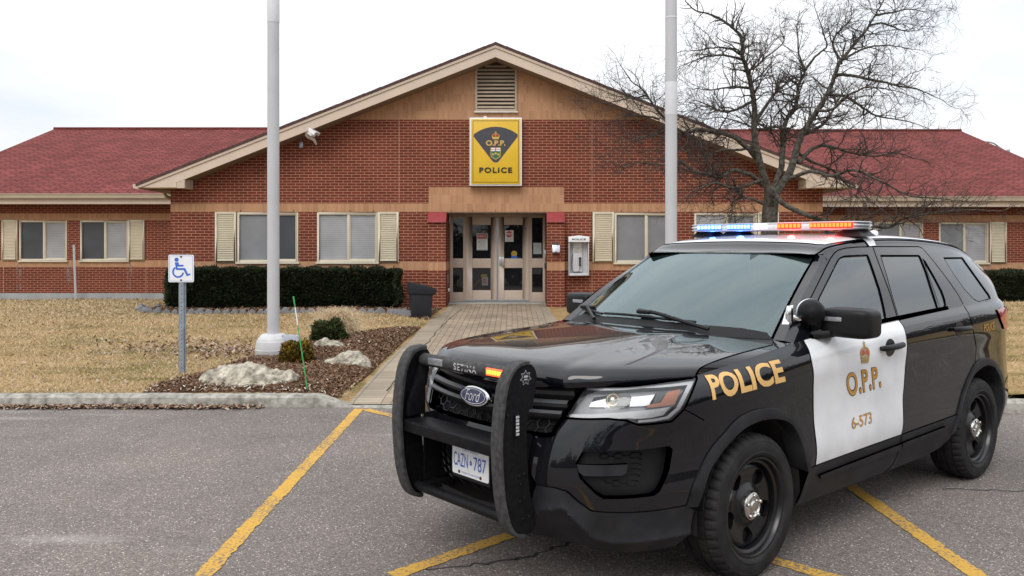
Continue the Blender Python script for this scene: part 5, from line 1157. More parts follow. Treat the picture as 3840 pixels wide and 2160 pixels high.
# ---- windshield: u bottom->top, v -1..1 ----
def mkWS():
    G=[]
    for i in range(5):
        f=i/4
        row=[]
        for q in np.linspace(-1,1,9):
            xe=-.40+(-1.12+.40)*f; ye=.80+(.655-.80)*f
            xc=-.10+(-1.03+.10)*f
            z0=1.20-.015*q*q; z=z0+(1.662-.012*q*q-z0)*f+.02*np.sin(np.pi*f)
            row.append((xc+(xe-xc)*abs(q)**2.2,ye*q,z))
        G.append(row)
    return Surf(np.array(G))
WS=mkWS()
PICKS={"flareF_o":[[4.882,1.501],[5.023,2.302],[5.405,3.204],[5.787,3.668],[6.135,4.066],[6.467,4.12],[6.777,3.982],[7.116,3.677],[7.41,3.263],[7.601,2.726],[7.671,2.168],[7.719,1.606]],"flareF_i":[[5.078,1.469],[5.329,2.487],[5.637,3.042],[5.903,3.375],[6.214,3.627],[6.547,3.668],[6.858,3.551],[7.162,3.284],[7.34,2.927],[7.449,2.485],[7.529,2.022],[7.61,1.568]],"flareR_o":[[11.309,0.987],[11.415,1.913],[11.558,2.417],[11.754,2.778],[11.941,3.067],[12.154,3.369],[12.353,3.482],[12.609,3.486],[12.942,3.358],[13.282,3.081],[13.561,2.754],[13.66,2.453]],"flareR_i":[[11.375,1.223],[11.495,2.142],[11.688,2.588],[11.852,2.813],[12.016,3.002],[12.209,3.115],[12.449,3.178],[12.717,3.163],[13.018,3.014],[13.245,2.763],[13.389,2.493],[13.451,2.209]],"split":[[10.106,6.811],[10.093,6.155],[10.102,5.539],[10.111,4.858],[10.123,4.437],[10.109,4.172],[10.103,3.791],[10.089,3.291],[10.094,3.288],[10.039,2.767],[10.034,2.585],[10.037,2.402],[9.999,2.107],[9.975,1.769]],"val_top":[[4.869,1.522],[4.273,1.52],[3.125,1.519],[2.863,1.543],[2.556,1.802],[2.281,2.129],[2.009,2.205],[1.598,2.187]],"fog":[[2.482,3.352],[2.626,3.704],[3.38,3.769],[4.285,3.735],[4.53,3.721],[4.603,3.595],[4.525,2.904],[4.31,2.139],[4.196,2.006],[3.672,1.967],[3.141,1.941],[2.967,2.107],[2.594,2.791]],"fogbar":[[2.316,3.299],[3.688,3.304],[3.655,3.007],[3.563,2.929],[2.679,2.907]],"fogmesh":[[2.993,3.678],[4.256,3.649],[3.97,2.392],[3.25,2.398],[3.062,2.77],[3.712,2.774],[3.825,3.37],[2.945,3.488]],"head":[[2.022,5.008],[3.254,5.113],[3.663,5.019],[3.886,4.783],[4.219,4.749],[4.555,4.732],[4.799,5.192],[5.055,6.145],[5.27,6.857],[4.6,7.0],[4.0,7.0],[3.4,7.0],[2.9,7.0],[2.5,7.0]],"hl_refl1":[[2.639,5.811],[2.766,6.556],[3.211,6.721],[3.563,6.688],[3.427,5.816]],"hl_refl2":[[3.818,6.55],[4.369,6.516],[4.221,5.676],[3.733,5.78]],"hl_div":[[3.561,6.657],[3.768,6.664],[3.815,6.348],[3.733,5.78],[3.427,5.816]],"hl_amber":[[4.599,6.411],[4.863,6.428],[4.68,5.478],[4.111,5.564],[4.161,5.713],[4.415,5.752]],"hl_rib":[[4.383,6.509],[4.584,6.452],[4.404,5.796],[4.247,5.728]],"hl_guide":[[2.506,7.0],[4.129,7.0],[5.2,6.751],[5.007,6.133],[4.762,5.21],[4.526,4.835],[4.219,4.818],[3.901,4.863],[3.917,4.982],[4.22,4.955],[4.484,4.971],[4.689,5.33],[4.933,6.283],[5.021,6.566],[4.112,6.88],[2.561,6.809]],"hl_low":[[2.14,5.286],[3.704,5.465],[4.593,5.411],[4.444,5.056],[4.221,5.003],[3.903,5.04],[3.695,5.118],[2.124,5.145]],"rseam":[[5.179,3.838],[5.253,3.821],[5.326,3.805],[5.398,3.791],[5.47,3.779],[5.541,3.769],[5.613,3.76],[5.686,3.753],[5.76,3.748],[5.835,3.746],[5.912,3.745],[5.992,3.747],[6.073,3.751],[6.155,3.759],[6.237,3.77],[6.319,3.785],[6.404,3.802],[6.489,3.823],[6.571,3.639],[6.596,3.295],[6.607,3.105],[6.621,2.931],[6.635,2.772],[6.65,2.623],[6.665,2.481],[6.676,2.351],[6.688,2.225],[6.702,2.1],[6.717,1.977],[6.734,1.857],[6.749,1.733],[6.766,1.613],[6.783,1.494],[6.802,1.376],[6.822,1.257],[6.838,1.138],[6.856,1.018],[6.876,0.895],[6.897,0.771],[6.921,0.646],[6.935,0.508],[6.949,0.37],[6.964,0.231],[6.979,0.093]],"bseam":[[5.132,3.762],[5.102,3.452],[5.074,3.19],[5.057,3.005],[5.041,2.836],[5.025,2.681],[5.01,2.536],[4.996,2.397],[4.983,2.263],[4.971,2.131],[4.962,2.011],[4.953,1.894],[4.946,1.78],[4.939,1.67],[4.933,1.561],[4.928,1.454],[4.924,1.348],[4.92,1.242],[4.917,1.135],[4.91,1.025],[4.905,0.915],[4.901,0.803],[4.898,0.692],[4.896,0.58],[4.895,0.469],[4.893,0.356],[4.891,0.243],[4.889,0.13],[4.886,0.018]],"doorA":[[1.259,1.585],[1.303,1.669],[1.348,1.755],[1.393,1.843],[1.439,1.933],[1.486,2.025],[1.534,2.119],[1.584,2.212],[1.636,2.307],[1.69,2.403],[1.747,2.5],[1.807,2.601],[1.873,2.705],[1.947,2.814],[2.032,2.929],[2.136,3.052],[2.278,3.184],[2.483,3.322],[2.756,3.466],[3.022,3.62],[3.274,3.779],[3.616,3.937],[3.929,4.078],[4.092,4.098],[4.234,4.12],[4.345,4.079],[4.45,4.044],[4.55,4.015],[4.648,3.991],[4.739,3.952],[4.83,3.918],[4.919,3.891],[5.008,3.869],[5.095,3.852],[5.179,3.838]],"winF":[[1.476,1.591],[1.526,1.684],[1.577,1.777],[1.631,1.873],[1.686,1.971],[1.745,2.072],[1.809,2.173],[1.873,2.267],[1.944,2.361],[2.026,2.457],[2.127,2.556],[2.256,2.657],[2.433,2.761],[2.694,2.875],[2.942,2.995],[3.144,3.12],[3.493,3.281],[3.768,3.365],[4.01,3.4],[4.14,3.367],[4.259,3.336],[4.371,3.306],[4.477,3.279],[4.569,3.251],[4.659,3.226],[4.747,3.202],[4.834,3.182],[4.814,2.989],[4.796,2.815],[4.777,2.655],[4.76,2.504],[4.743,2.36],[4.727,2.231],[4.712,2.104],[4.699,1.979],[4.687,1.857],[4.677,1.74],[4.667,1.625],[4.658,1.512],[4.649,1.4],[4.634,1.286],[4.62,1.172],[4.607,1.057],[4.595,0.941],[4.585,0.823],[4.576,0.706],[4.563,0.591],[4.55,0.477],[4.538,0.363],[4.525,0.248],[4.512,0.135]],"winR":[[5.202,3.062],[5.274,3.048],[5.345,3.035],[5.416,3.024],[5.486,3.013],[5.557,3.002],[5.627,2.993],[5.699,2.985],[5.771,2.978],[5.845,2.972],[5.92,2.967],[5.998,2.963],[6.077,2.961],[6.156,2.96],[6.235,2.961],[6.315,2.963],[6.326,2.83],[6.308,2.661],[6.291,2.502],[6.275,2.351],[6.262,2.206],[6.25,2.063],[6.24,1.923],[6.225,1.785],[6.211,1.651],[6.198,1.521],[6.186,1.393],[6.175,1.266],[6.166,1.138],[6.158,1.009],[6.152,0.879],[6.149,0.748],[6.147,0.617],[6.145,0.486],[6.145,0.356],[6.144,0.225],[6.143,0.095],[6.064,0.087],[5.985,0.081],[5.907,0.074],[5.831,0.068],[5.756,0.062],[5.683,0.056],[5.61,0.05],[5.538,0.045],[5.466,0.04],[5.394,0.034],[5.32,0.029],[5.246,0.025],[5.171,0.02],[5.093,0.015],[5.013,0.01],[4.929,0.006],[4.932,0.12],[4.934,0.234],[4.936,0.348],[4.937,0.463],[4.939,0.577],[4.942,0.692],[4.946,0.806],[4.951,0.92],[4.959,1.034],[4.969,1.146],[4.979,1.257],[4.991,1.367],[5.003,1.478],[5.016,1.59],[5.029,1.704],[5.044,1.82],[5.059,1.94],[5.073,2.066],[5.088,2.192],[5.105,2.321],[5.123,2.454],[5.142,2.592],[5.162,2.737],[5.182,2.892]],"winQ":[[6.362,2.783],[6.395,2.558],[6.393,2.418],[6.392,2.283],[6.393,2.151],[6.395,2.021],[6.399,1.894],[6.403,1.771],[6.409,1.651],[6.412,1.534],[6.416,1.419],[6.42,1.304],[6.426,1.188],[6.432,1.072],[6.44,0.954],[6.436,0.815],[6.435,0.677],[6.434,0.538],[6.425,0.386],[6.416,0.235],[6.372,0.13],[6.283,0.11],[6.195,0.09],[6.196,0.211],[6.197,0.331],[6.197,0.452],[6.198,0.573],[6.2,0.694],[6.203,0.815],[6.207,0.936],[6.212,1.056],[6.218,1.188],[6.225,1.32],[6.233,1.451],[6.242,1.584],[6.252,1.719],[6.263,1.859],[6.275,2.001],[6.289,2.147],[6.304,2.296],[6.322,2.45],[6.341,2.611]],"winD":[[7.123,2.856],[7.244,2.876],[7.373,2.9],[7.51,2.93],[7.658,2.968],[7.82,3.019],[8.002,3.091],[8.223,3.205],[8.217,2.975],[8.217,2.773],[8.217,2.588],[8.221,2.415],[8.229,2.249],[8.243,2.089],[8.262,1.932],[8.285,1.78],[8.312,1.634],[8.342,1.49],[8.377,1.337],[8.416,1.183],[8.46,1.025],[8.509,0.863],[8.568,0.696],[8.632,0.525],[8.702,0.35],[8.706,0.094],[8.422,0.083],[8.178,0.07],[7.963,0.058],[7.765,0.045],[7.646,0.154],[7.533,0.259],[7.475,0.39],[7.419,0.52],[7.366,0.647],[7.315,0.773],[7.268,0.896],[7.244,1.021],[7.221,1.143],[7.201,1.263],[7.181,1.383],[7.163,1.502],[7.147,1.621],[7.132,1.743],[7.123,1.886],[7.117,2.035],[7.114,2.188],[7.113,2.343],[7.115,2.504],[7.118,2.674]],"rib1":[[7.973,1.248],[9.962,1.416],[10.008,1.099],[8.028,1.065]],"rib2":[[9.986,1.438],[11.018,1.586],[11.042,1.395],[10.022,1.171]],"text_pol":[[5.426,6.835],[5.44,5.264],[7.068,4.941],[6.991,6.224]],"text_opp":[[8.588,4.403],[8.675,3.448],[9.506,3.466],[9.428,4.347]],"text_573":[[8.735,2.753],[8.73,2.437],[9.214,2.446],[9.219,2.763]],"text_rear":[[12.416,5.237],[12.436,4.813],[12.996,4.772],[12.981,5.228]],"crown":[[8.871,5.931],[8.887,4.73],[9.145,4.66],[9.162,5.787]],"handleF":[[9.384,5.229],[9.946,5.187],[9.687,5.619],[9.671,4.682]],"handleR":[[11.241,5.329],[11.753,5.225],[11.465,5.715],[11.485,4.86]]}
# ================================================================== POLICE CAR  (car frame: x forward, y left, z up; origin on the ground under the front axle)
CAR=thing('police_suv','black and white police SUV with a push bumper and lit roof light bar','police car',(.633,5.042,0),(0,0,R(220.476)),local=True)
def car_paint(name,c,dust):
    m=mat(name,c,.3,coat=1,var=.10,scale=4,ior=1.5,spec=.05); n,k,p=nodes(m)
    t=n.new('ShaderNodeTexCoord'); s=n.new('ShaderNodeSeparateXYZ'); k.new(t.outputs['Object'],s.inputs[0])
    z=n.new('ShaderNodeTexNoise'); z.inputs['Scale'].default_value=5; z.inputs['Detail'].default_value=8; k.new(t.outputs['Object'],z.inputs['Vector'])
    mr=n.new('ShaderNodeMapRange'); mr.inputs[1].default_value=1.0; mr.inputs[2].default_value=.25; mr.inputs[3].default_value=.02; mr.inputs[4].default_value=1; k.new(s.outputs[2],mr.inputs[0])
    mu=math_node(n,'MULTIPLY'); k.new(mr.outputs[0],mu.inputs[0]); k.new(z.outputs[0],mu.inputs[1])
    mu2=math_node(n,'MULTIPLY',None,dust); k.new(mu.outputs[0],mu2.inputs[0]); mu2.use_clamp=True
    mm=n.new('ShaderNodeMix'); mm.data_type='RGBA'; k.new(mu2.outputs[0],mm.inputs[0]); src=p.inputs['Base Color'].links[0].from_socket; k.new(src,mm.inputs[6]); mm.inputs[7].default_value=(.15,.14,.13,1); k.new(mm.outputs[2],p.inputs['Base Color'])
    # road film also dulls the clear coat
    z2=n.new('ShaderNodeTexNoise'); z2.inputs['Scale'].default_value=3; z2.inputs['Detail'].default_value=6; k.new(t.outputs['Object'],z2.inputs['Vector'])
    ra=math_node(n,'MULTIPLY_ADD'); k.new(z2.outputs[0],ra.inputs[0]); ra.inputs[1].default_value=.03; k.new(math_out(n,k,mu2,.25,.0),ra.inputs[2]); k.new(ra.outputs[0],p.inputs['Coat Roughness'])
    return m
def math_out(n,k,src,a,b):
    q=n.new('ShaderNodeMath'); q.operation='MULTIPLY_ADD'; k.new(src.outputs[0],q.inputs[0]); q.inputs[1].default_value=a; q.inputs[2].default_value=b; return q.outputs[0]
M_pb=car_paint('black_car_paint',(.0022,.0027,.0050),.12); M_pw=car_paint('white_car_paint',(.74,.75,.77),.6)
M_clad=mat('grey_cladding',(.014,.0145,.017),.5,var=.25,scale=9,detail=8,c2=(.019,.019,.021),spec=.22)
M_trimb=mat('satin_black_trim',(.009,.009,.010),.4,var=.2,spec=.22)
M_gap=mat('panel_gap',(.002,.002,.002),.9)
M_bar_=mat('textured_black_steel',(.006,.006,.007),.45,var=.25,scale=40,detail=6,c2=(.009,.009,.010),bump=.08,bscale=400,spec=.12)
M_barw=mat('worn_rubber_edge',(.040,.040,.041),.7,var=.3,scale=40,detail=8,c2=(.052,.051,.051),bump=.2,bscale=250,spec=.22)
M_chr=mat('chrome',(.78,.79,.80),.12,1,var=.05); M_tyre=mat('tyre_rubber',(.012,.012,.0125),.7,var=.25,scale=10,detail=9,c2=(.020,.0195,.019),bump=.1,bscale=120,spec=.22)
M_rim=mat('black_steel_wheel',(.006,.006,.007),.28,var=.3,scale=8)
M_hub=mat('hub_chrome',(.55,.53,.50),.25,1,var=.3,scale=30)
def car_glass(name,tint,trans,ior=2.1,tc=(.72,.84,.84),gc=(.92,.97,1,1)):
    m=bpy.data.materials.new(name); m.use_nodes=True; n,k,p=nodes(m); n.remove(p); MATS[name]=m
    tr=n.new('ShaderNodeBsdfTransparent'); df=n.new('ShaderNodeBsdfDiffuse'); mx=n.new('ShaderNodeMixShader'); mx.inputs[0].default_value=trans
    z=n.new('ShaderNodeTexNoise'); z.inputs['Scale'].default_value=2.5; t=n.new('ShaderNodeTexCoord'); k.new(t.outputs['Object'],z.inputs['Vector'])
    rp=n.new('ShaderNodeValToRGB'); k.new(z.outputs[0],rp.inputs[0]); rp.color_ramp.elements[0].color=(*[v*.85 for v in tint],1); rp.color_ramp.elements[1].color=(*[min(1,v*1.1) for v in tint],1)
    k.new(rp.outputs[0],df.inputs[0]); tr.inputs[0].default_value=(*tc,1); k.new(df.outputs[0],mx.inputs[1]); k.new(tr.outputs[0],mx.inputs[2])
    gl=n.new('ShaderNodeBsdfGlossy'); gl.inputs['Roughness'].default_value=.015; fr=n.new('ShaderNodeFresnel'); fr.inputs[0].default_value=ior
    gl.inputs[0].default_value=gc
    m2=n.new('ShaderNodeMixShader'); k.new(fr.outputs[0],m2.inputs[0]); k.new(mx.outputs[0],m2.inputs[1]); k.new(gl.outputs[0],m2.inputs[2]); k.new(m2.outputs[0],n['Material Output'].inputs[0])
    return m
M_ws=car_glass('windshield_glass',(.05,.085,.085),.86,2.1,(.90,.97,.95),(.78,.94,.97,1)); M_sg=car_glass('side_glass',(.015,.02,.02),.30); M_pg=car_glass('privacy_glass',(.012,.012,.014),.08)
M_lens=car_glass('clear_lens',(.4,.4,.4),.95,1.5,(.97,.97,.98))
mir=lambda P:np.asarray(P)*np.array([1,-1,1])
class Panels(MB):
    """surface patches with exact surface normals"""
    def __init__(s,sides=(1,-1)): super().__init__(); s.n=[]; s.sides=sides
    def addn(s,V,F,Nn,mi=0):
        s.n.extend([tuple(map(float,x)) for x in Nn]); MB.add(s,V,F,mi)
    def patch(s,sf,outline,holes=(),mi=0,off=0,step=.16,flange=.012,both=True,gr=(.17,.22),smooth=False,only=0):
        sg=SGN_[id(sf)]
        O=np.array(resamp(outline,step,smooth,True)); H=[np.array(resamp(h,step,smooth,True)) for h in holes]
        lo,hi=O.min(0),O.max(0); gx,gy=np.meshgrid(np.arange(lo[0]+gr[0]/2,hi[0],gr[0]),np.arange(lo[1]+gr[1]/2,hi[1],gr[1])); G=np.stack([gx.ravel(),gy.ravel()],1)
        G=G[inside(G,O)]
        for h in H: G=G[~inside(G,h)]
        for L in [O]+H:
            d=np.min(np.hypot((G[:,None,0]-L[None,:,0])/gr[0],(G[:,None,1]-L[None,:,1])/gr[1]),1) if len(G) else np.zeros(0); G=G[d>.35]
        V2,T=poly_fill(O,H,G); P=sf(V2[:,0],V2[:,1]); Nn=sf.nrm(V2[:,0],V2[:,1])*sg; P=P+Nn*off
        T=[t if np.dot(np.cross(P[t[1]]-P[t[0]],P[t[2]]-P[t[0]]),Nn[t[0]])>0 else t[::-1] for t in T]
        sides=(only,) if only else (s.sides if both else (1,))
        for s_ in sides:
            q=np.array([1,s_,1]); s.addn(P*q,[t[::s_] for t in T],Nn*q,mi)
            if flange:
                for L in [O]+H:
                    a=sf(L[:,0],L[:,1]); b=sf.nrm(L[:,0],L[:,1])*sg; a=a+b*off; n=len(a); c=a-b*flange
                    tt=np.roll(a,-1,0)-np.roll(a,1,0); sn=np.cross(tt,b); sn/=np.maximum(np.linalg.norm(sn,axis=1)[:,None],1e-9)
                    s.addn(np.concatenate([a,c])*q,[(i,(i+1)%n,(i+1)%n+n,i+n)[::s_] for i in range(n)],np.concatenate([sn,sn])*q,mi)
    def ribbon(s,sf,line,w,mi=0,off=.0015,both=True,smooth=True,step=.12):
        sg=SGN_[id(sf)]; L=np.array(resamp(line,step,smooth)); P=sf(L[:,0],L[:,1]); Nn=sf.nrm(L[:,0],L[:,1])*sg; t=np.gradient(P,axis=0); sd=np.cross(t,Nn); sd/=np.maximum(np.linalg.norm(sd,axis=1)[:,None],1e-9)
        A=P+Nn*off-sd*w/2; B=P+Nn*off+sd*w/2; n=len(P)
        for s_ in (s.sides if both else (1,)):
            q=np.array([1,s_,1]); s.addn(np.concatenate([A,B])*q,[(i,i+1,i+1+n,i+n)[::s_] for i in range(n-1)],np.concatenate([Nn,Nn])*q,mi)
    def done(s,name,mats,parent=CAR):
        # weld the two halves along the centre line
        key={};mp=[];v2=[];n2=[]
        for v,nn in zip(s.v,s.n):
            if abs(v[1])<1e-5:
                k=(round(v[0],5),round(v[2],5),round(nn[0],1),round(nn[2],1))
                if k in key: mp.append(key[k]); continue
                key[k]=len(v2)
            mp.append(len(v2)); v2.append(v); n2.append((nn[0],0,nn[2]) if abs(v[1])<1e-5 else nn)
        s.f=[tuple(mp[i] for i in f) for f in s.f]; keep=[i for i,f in enumerate(s.f) if len(set(f))==len(f)]; s.f=[s.f[i] for i in keep]; s.m=[s.m[i] for i in keep]; s.v,s.n=v2,n2
        me=bpy.data.meshes.new(name); me.from_pydata(s.v,[],s.f)
        for m in (mats if isinstance(mats,(list,tuple)) else [mats]): me.materials.append(m)
        me.polygons.foreach_set('material_index',s.m); me.polygons.foreach_set('use_smooth',[True]*len(me.polygons)); me.update()
        if s.n and len(s.n)==len(s.v): me.normals_split_custom_set_from_vertices(s.n)
        return link(name,me,parent)
CAMC=np.array([3.755,3.425,1.71]); SGN_={}
for sf,u,v in ((W,7,4),(GH,4,2),(HD,6,12),(WS,2,4)):
    q=sf(u,v); SGN_[id(sf)]=float(np.sign(((CAMC-q)*sf.nrm(u,v)).sum()))
K_=PICKS
t_=lambda L:[tuple(p) for p in L]
WTOP=7.0
fo,fi,ro,ri=t_(K_['flareF_o']),t_(K_['flareF_i']),t_(K_['flareR_o']),t_(K_['flareR_i'])
sp_=np.array(K_['split']); split=[tuple(q) for q in [(10.106,7.0),(10.098,6.3),(10.100,5.6),(10.108,4.9),(10.112,4.35),(10.106,3.9),(10.092,3.3),(10.055,2.85),(10.035,2.5),(10.015,2.15),(9.975,1.769)]]; fe=[(7.871,1.633),(7.885,2.4),(7.868,3.2),(7.848,3.934),(7.80,4.9),(7.765,5.5),(7.762,6.1),(7.78,6.6),(7.803,7.0)]
rd=[(11.947,7.0),(11.90,6.3),(11.90,5.6),(12.0,4.75),(12.15,4.05),(12.13,3.37)]
# fender outline
fender=[(5.27,7.0)]+[(6,7),(7,7)]+fe[::-1]+[(7.719,1.606)]+fo[::-1][1:9]+[(5.252,4.415),(4.799,5.192),(5.055,6.145)]
ftop=[W(u,7.0) for u in np.linspace(5.2,7.35,12)]; hedge_=[HD(u,24.0) for u in np.linspace(1.2,8,12)]
def strip(p,A,B,mi=0,k=1,both=True,flip=False):
    A,B=np.array(A),np.array(B); n=len(A); rows=[A+(B-A)*t for t in np.linspace(0,1,k+1)]; V=np.concatenate(rows); F=[]
    for r in range(k):
        for i in range(n-1): F.append((r*n+i,r*n+i+1,(r+1)*n+i+1,(r+1)*n+i))
    g=np.zeros_like(V)
    for f in F:
        c=np.cross(V[f[2]]-V[f[0]],V[f[3]]-V[f[1]]); 
        for i in f: g[i]+=c
    g/=np.maximum(np.linalg.norm(g,axis=1)[:,None],1e-9)
    if flip: g=-g; F=[f[::-1] for f in F]
    for s_ in (p.sides if both else (1,)):
        q=np.array([1,s_,1]); p.addn(V*q,[f[::s_] for f in F],g*q,mi)
base=[W(7.35,7.0),W(7.6,7),W(7.803,7.0)]; base2=[HD(8.0,24.0),HD(8,24)*.5+WS(0,8)*.5,WS(0,8)]
drt=[(7.803,7.0),(9,7),(10.106,7.0)]
fdoor=[drt[0],drt[1]]+split+[(7.871,1.633)]+fe[1:-1]
rdoor=[split[0],(11,7)]+rd+[ro[k] for k in (4,3,2,1)]+split[::-1][:-1]
ro2=ro+[(13.74,1.6),(13.72,.6),(13.70,.05)]; ri2=ri+[(13.46,1.6),(13.44,.6),(13.43,.05)]
quarter=[rd[0],(13,7),(14.2,7),(15.5,7),(17,7),(18,7),(18,4),(18,0),(16,0),(14.5,0),(13.70,.05)]+ro2[::-1][1:12]+rd[::-1][:-1]
fen={};fd={};rdo={};qp={}
for S_ in (1,-1):
    p=Panels((S_,)); p.patch(W,fender); strip(p,hedge_,ftop,0,1); strip(p,base2,base,0,2)
    p.ribbon(W,[(5.252,4.415),(4.799,5.192)],.005,1); p.ribbon(W,fe,.007,1); p.ribbon(HD,[(1.0,24),(3,24),(5,24),(7,24),(8,24)],.008,1,off=.002)
    fen[S_]=p.done('front_fender',[M_pb,M_gap])
    p=Panels((S_,)); p.patch(W,fdoor,mi=0); p.ribbon(W,split,.007,1); p.ribbon(W,[(7.871,1.645),(9.975,1.78)],.006,1); fd[S_]=p.done('front_door',[M_pw,M_gap])
    p=Panels((S_,)); p.patch(W,rdoor,mi=0); p.ribbon(W,rd,.007,1); p.ribbon(W,[(9.975,1.78),(11.415,1.925)],.006,1); rdo[S_]=p.done('rear_door',[M_pb,M_gap])
p=Panels(); p.patch(W,quarter,gr=(.2,.25)); p.ribbon(W,[(13.72,2.3),(14.3,2.5),(16,2.5),(18,2.5)],.006,1); qp_=p.done('rear_quarter_panel',[M_pb,M_gap]); qp={1:qp_,-1:qp_}
# front bumper
bump=[(0,4.15),(.9,4.15),(1.785,4.164),(1.879,4.46),(2.024,4.988),(3.254,5.10),(3.663,5.0),(3.886,4.765),(4.219,4.73),(4.555,4.715),(4.799,5.18),(5.252,4.415)]+fo[::-1][8:]+t_(K_['val_top'])[1:]+[(1.48,2.6),(1.42,3.1),(1.2,3.35),(0,3.4)]
fog=t_(K_['fog'])
p=Panels(); p.patch(W,bump,[fog]); bu=p.done('front_bumper',M_pb)
val=t_(K_['val_top'])+[(1.5,1.75),(1.3,1.2),(0,1.1),(0,0),(2,0),(3.4,0),(4.78,.0),(4.911,.231),(4.942,.635),(5.026,1.337)]
crz=np.array([(0,.75),(1.3,.80),(1.75,1.45),(2.25,1.60),(2.6,1.15),(2.95,.72),(3.4,.60),(4.9,.62)])
def val_mesh():
    V2=[];O=np.array(resamp(val,.1,False,True)); lo,hi=O.min(0),O.max(0); gx,gy=np.meshgrid(np.arange(lo[0]+.04,hi[0],.08),np.arange(lo[1]+.03,hi[1],.055)); G=np.stack([gx.ravel(),gy.ravel()],1); G=G[inside(G,O)]
    d=np.min(np.hypot((G[:,None,0]-O[None,:,0]),(G[:,None,1]-O[None,:,1])),1); G=G[d>.03]
    V2,T=poly_fill(O,(),G); vc=np.interp(V2[:,0],crz[:,0],crz[:,1]); k=np.exp(-np.abs(V2[:,1]-vc)/.32)
    of=.004+.034*k-.02*np.clip((vc-V2[:,1])/1.0,0,1); nn=W.nrm(V2[:,0],V2[:,1])*SGN_[id(W)]; P=W(V2[:,0],V2[:,1])+nn*of[:,None]
    mb=MB(); mb.add(P,T); mb.add(P*np.array([1,-1,1]),[t[::-1] for t in T]); return mb.build('lower_valance',M_clad,bu,angle=60)
val_mesh()
# fog recess and bar
V=np.array(resamp(fog,.16,False,True)); a=W(V[:,0],V[:,1]); nn=W.nrm(V[:,0],V[:,1])*SGN_[id(W)]; n=len(V)
for s_ in (1,-1):
    p=Panels((s_,)); p.patch(W,fog,off=-.045,flange=0,mi=0)
    q=np.array([1,s_,1]); sn=np.cross(np.roll(a,-1,0)-a,nn); sn/=np.linalg.norm(sn,axis=1)[:,None]
    p.addn(np.concatenate([a,a-nn*.045])*q,[(i,(i+1)%n,(i+1)%n+n,i+n)[::-s_] for i in range(n)],np.concatenate([-sn,-sn])*q,0)
    p.patch(W,t_(K_['fogbar']),off=-.008,flange=.035,mi=1); p.done('fog_bezel',[M_trimb,M_clad],bu)
fm=t_(K_['fogmesh'])
def inv_yz(sf,y,z,u,v):
    for _ in range(12):
        P=sf(u,v); e=1e-3; a=(sf(u+e,v)-P)/e; b=(sf(u,v+e)-P)/e; J=np.array([[a[1],b[1]],[a[2],b[2]]]); r=np.array([y-P[1],z-P[2]])
        try: d=np.linalg.solve(J,r)
        except Exception: break
        u=float(np.clip(u+d[0],0,6)); v=float(np.clip(v+d[1],0,7))
    return u,v
def honey(mb,poly,ay,az,off,r,sf=W,sides=(1,-1)):
    """wire honeycomb laid over the surface inside a (u,v) outline"""
    O=np.array(poly); done=set()
    lo,hi=O.min(0),O.max(0); y0,y1=sf(lo[0],3)[1]-.05,sf(hi[0],3)[1]+.08
    def pt(y,z):
        u,v=inv_yz(sf,abs(y),z,abs(y)/.3,np.clip((z-.27)/.115,0,6.5)); return u,v
    for i in range(-1,int((y1-y0)/(ay*.75))+2):
        for j in range(-1,int(.5/az)+2):
            cy=y0+i*ay*.75; cz=.36+j*az+(az/2 if i%2 else 0)
            if cz>1.0: continue
            c=[(cy+ay/2*math.cos(R(60*k)),cz+az/1.732*math.sin(R(60*k))) for k in range(6)]
            uv=[pt(*q) for q in c]; ok=inside(np.array(uv),O)
            for k in range(6):
                if not(ok[k] and ok[(k+1)%6]): continue
                key=tuple(sorted([(round(c[k][0],3),round(c[k][1],3)),(round(c[(k+1)%6][0],3),round(c[(k+1)%6][1],3))]))
                if key in done: continue
                done.add(key)
                A=sf(*uv[k])+sf.nrm(*uv[k])*SGN_[id(sf)]*off; B=sf(*uv[(k+1)%6])+sf.nrm(*uv[(k+1)%6])*SGN_[id(sf)]*off
                for s_ in sides: mb.tube([A*np.array([1,s_,1]),B*np.array([1,s_,1])],r,4,caps=False)
for S_ in (1,-1): mb=MB(); honey(mb,fm,.034,.024,-.042,.0028,sides=(S_,)); mb.build('fog_mesh',mat('mesh_black',(.006,.006,.0065),.5,spec=.15),bu,recalc=False)
# lower intake
intake=[(0,1.05),(1.35,1.05),(1.7,1.9),(1.62,2.4),(1.6,3.2),(1.3,3.5),(0,3.5)]
p=Panels(); p.patch(W,intake,off=-.09,flange=0); ig=p.done('lower_grille',mat('grille_void',(.003,.003,.003),.8),bu)
mb=MB(); honey(mb,[(0,1.1),(1.45,1.15),(1.62,2.0),(1.55,2.9),(1.3,3.4),(0,3.45)],.072,.046,-.05,.0045); mb.build('mesh',M_trimb,ig,recalc=False)
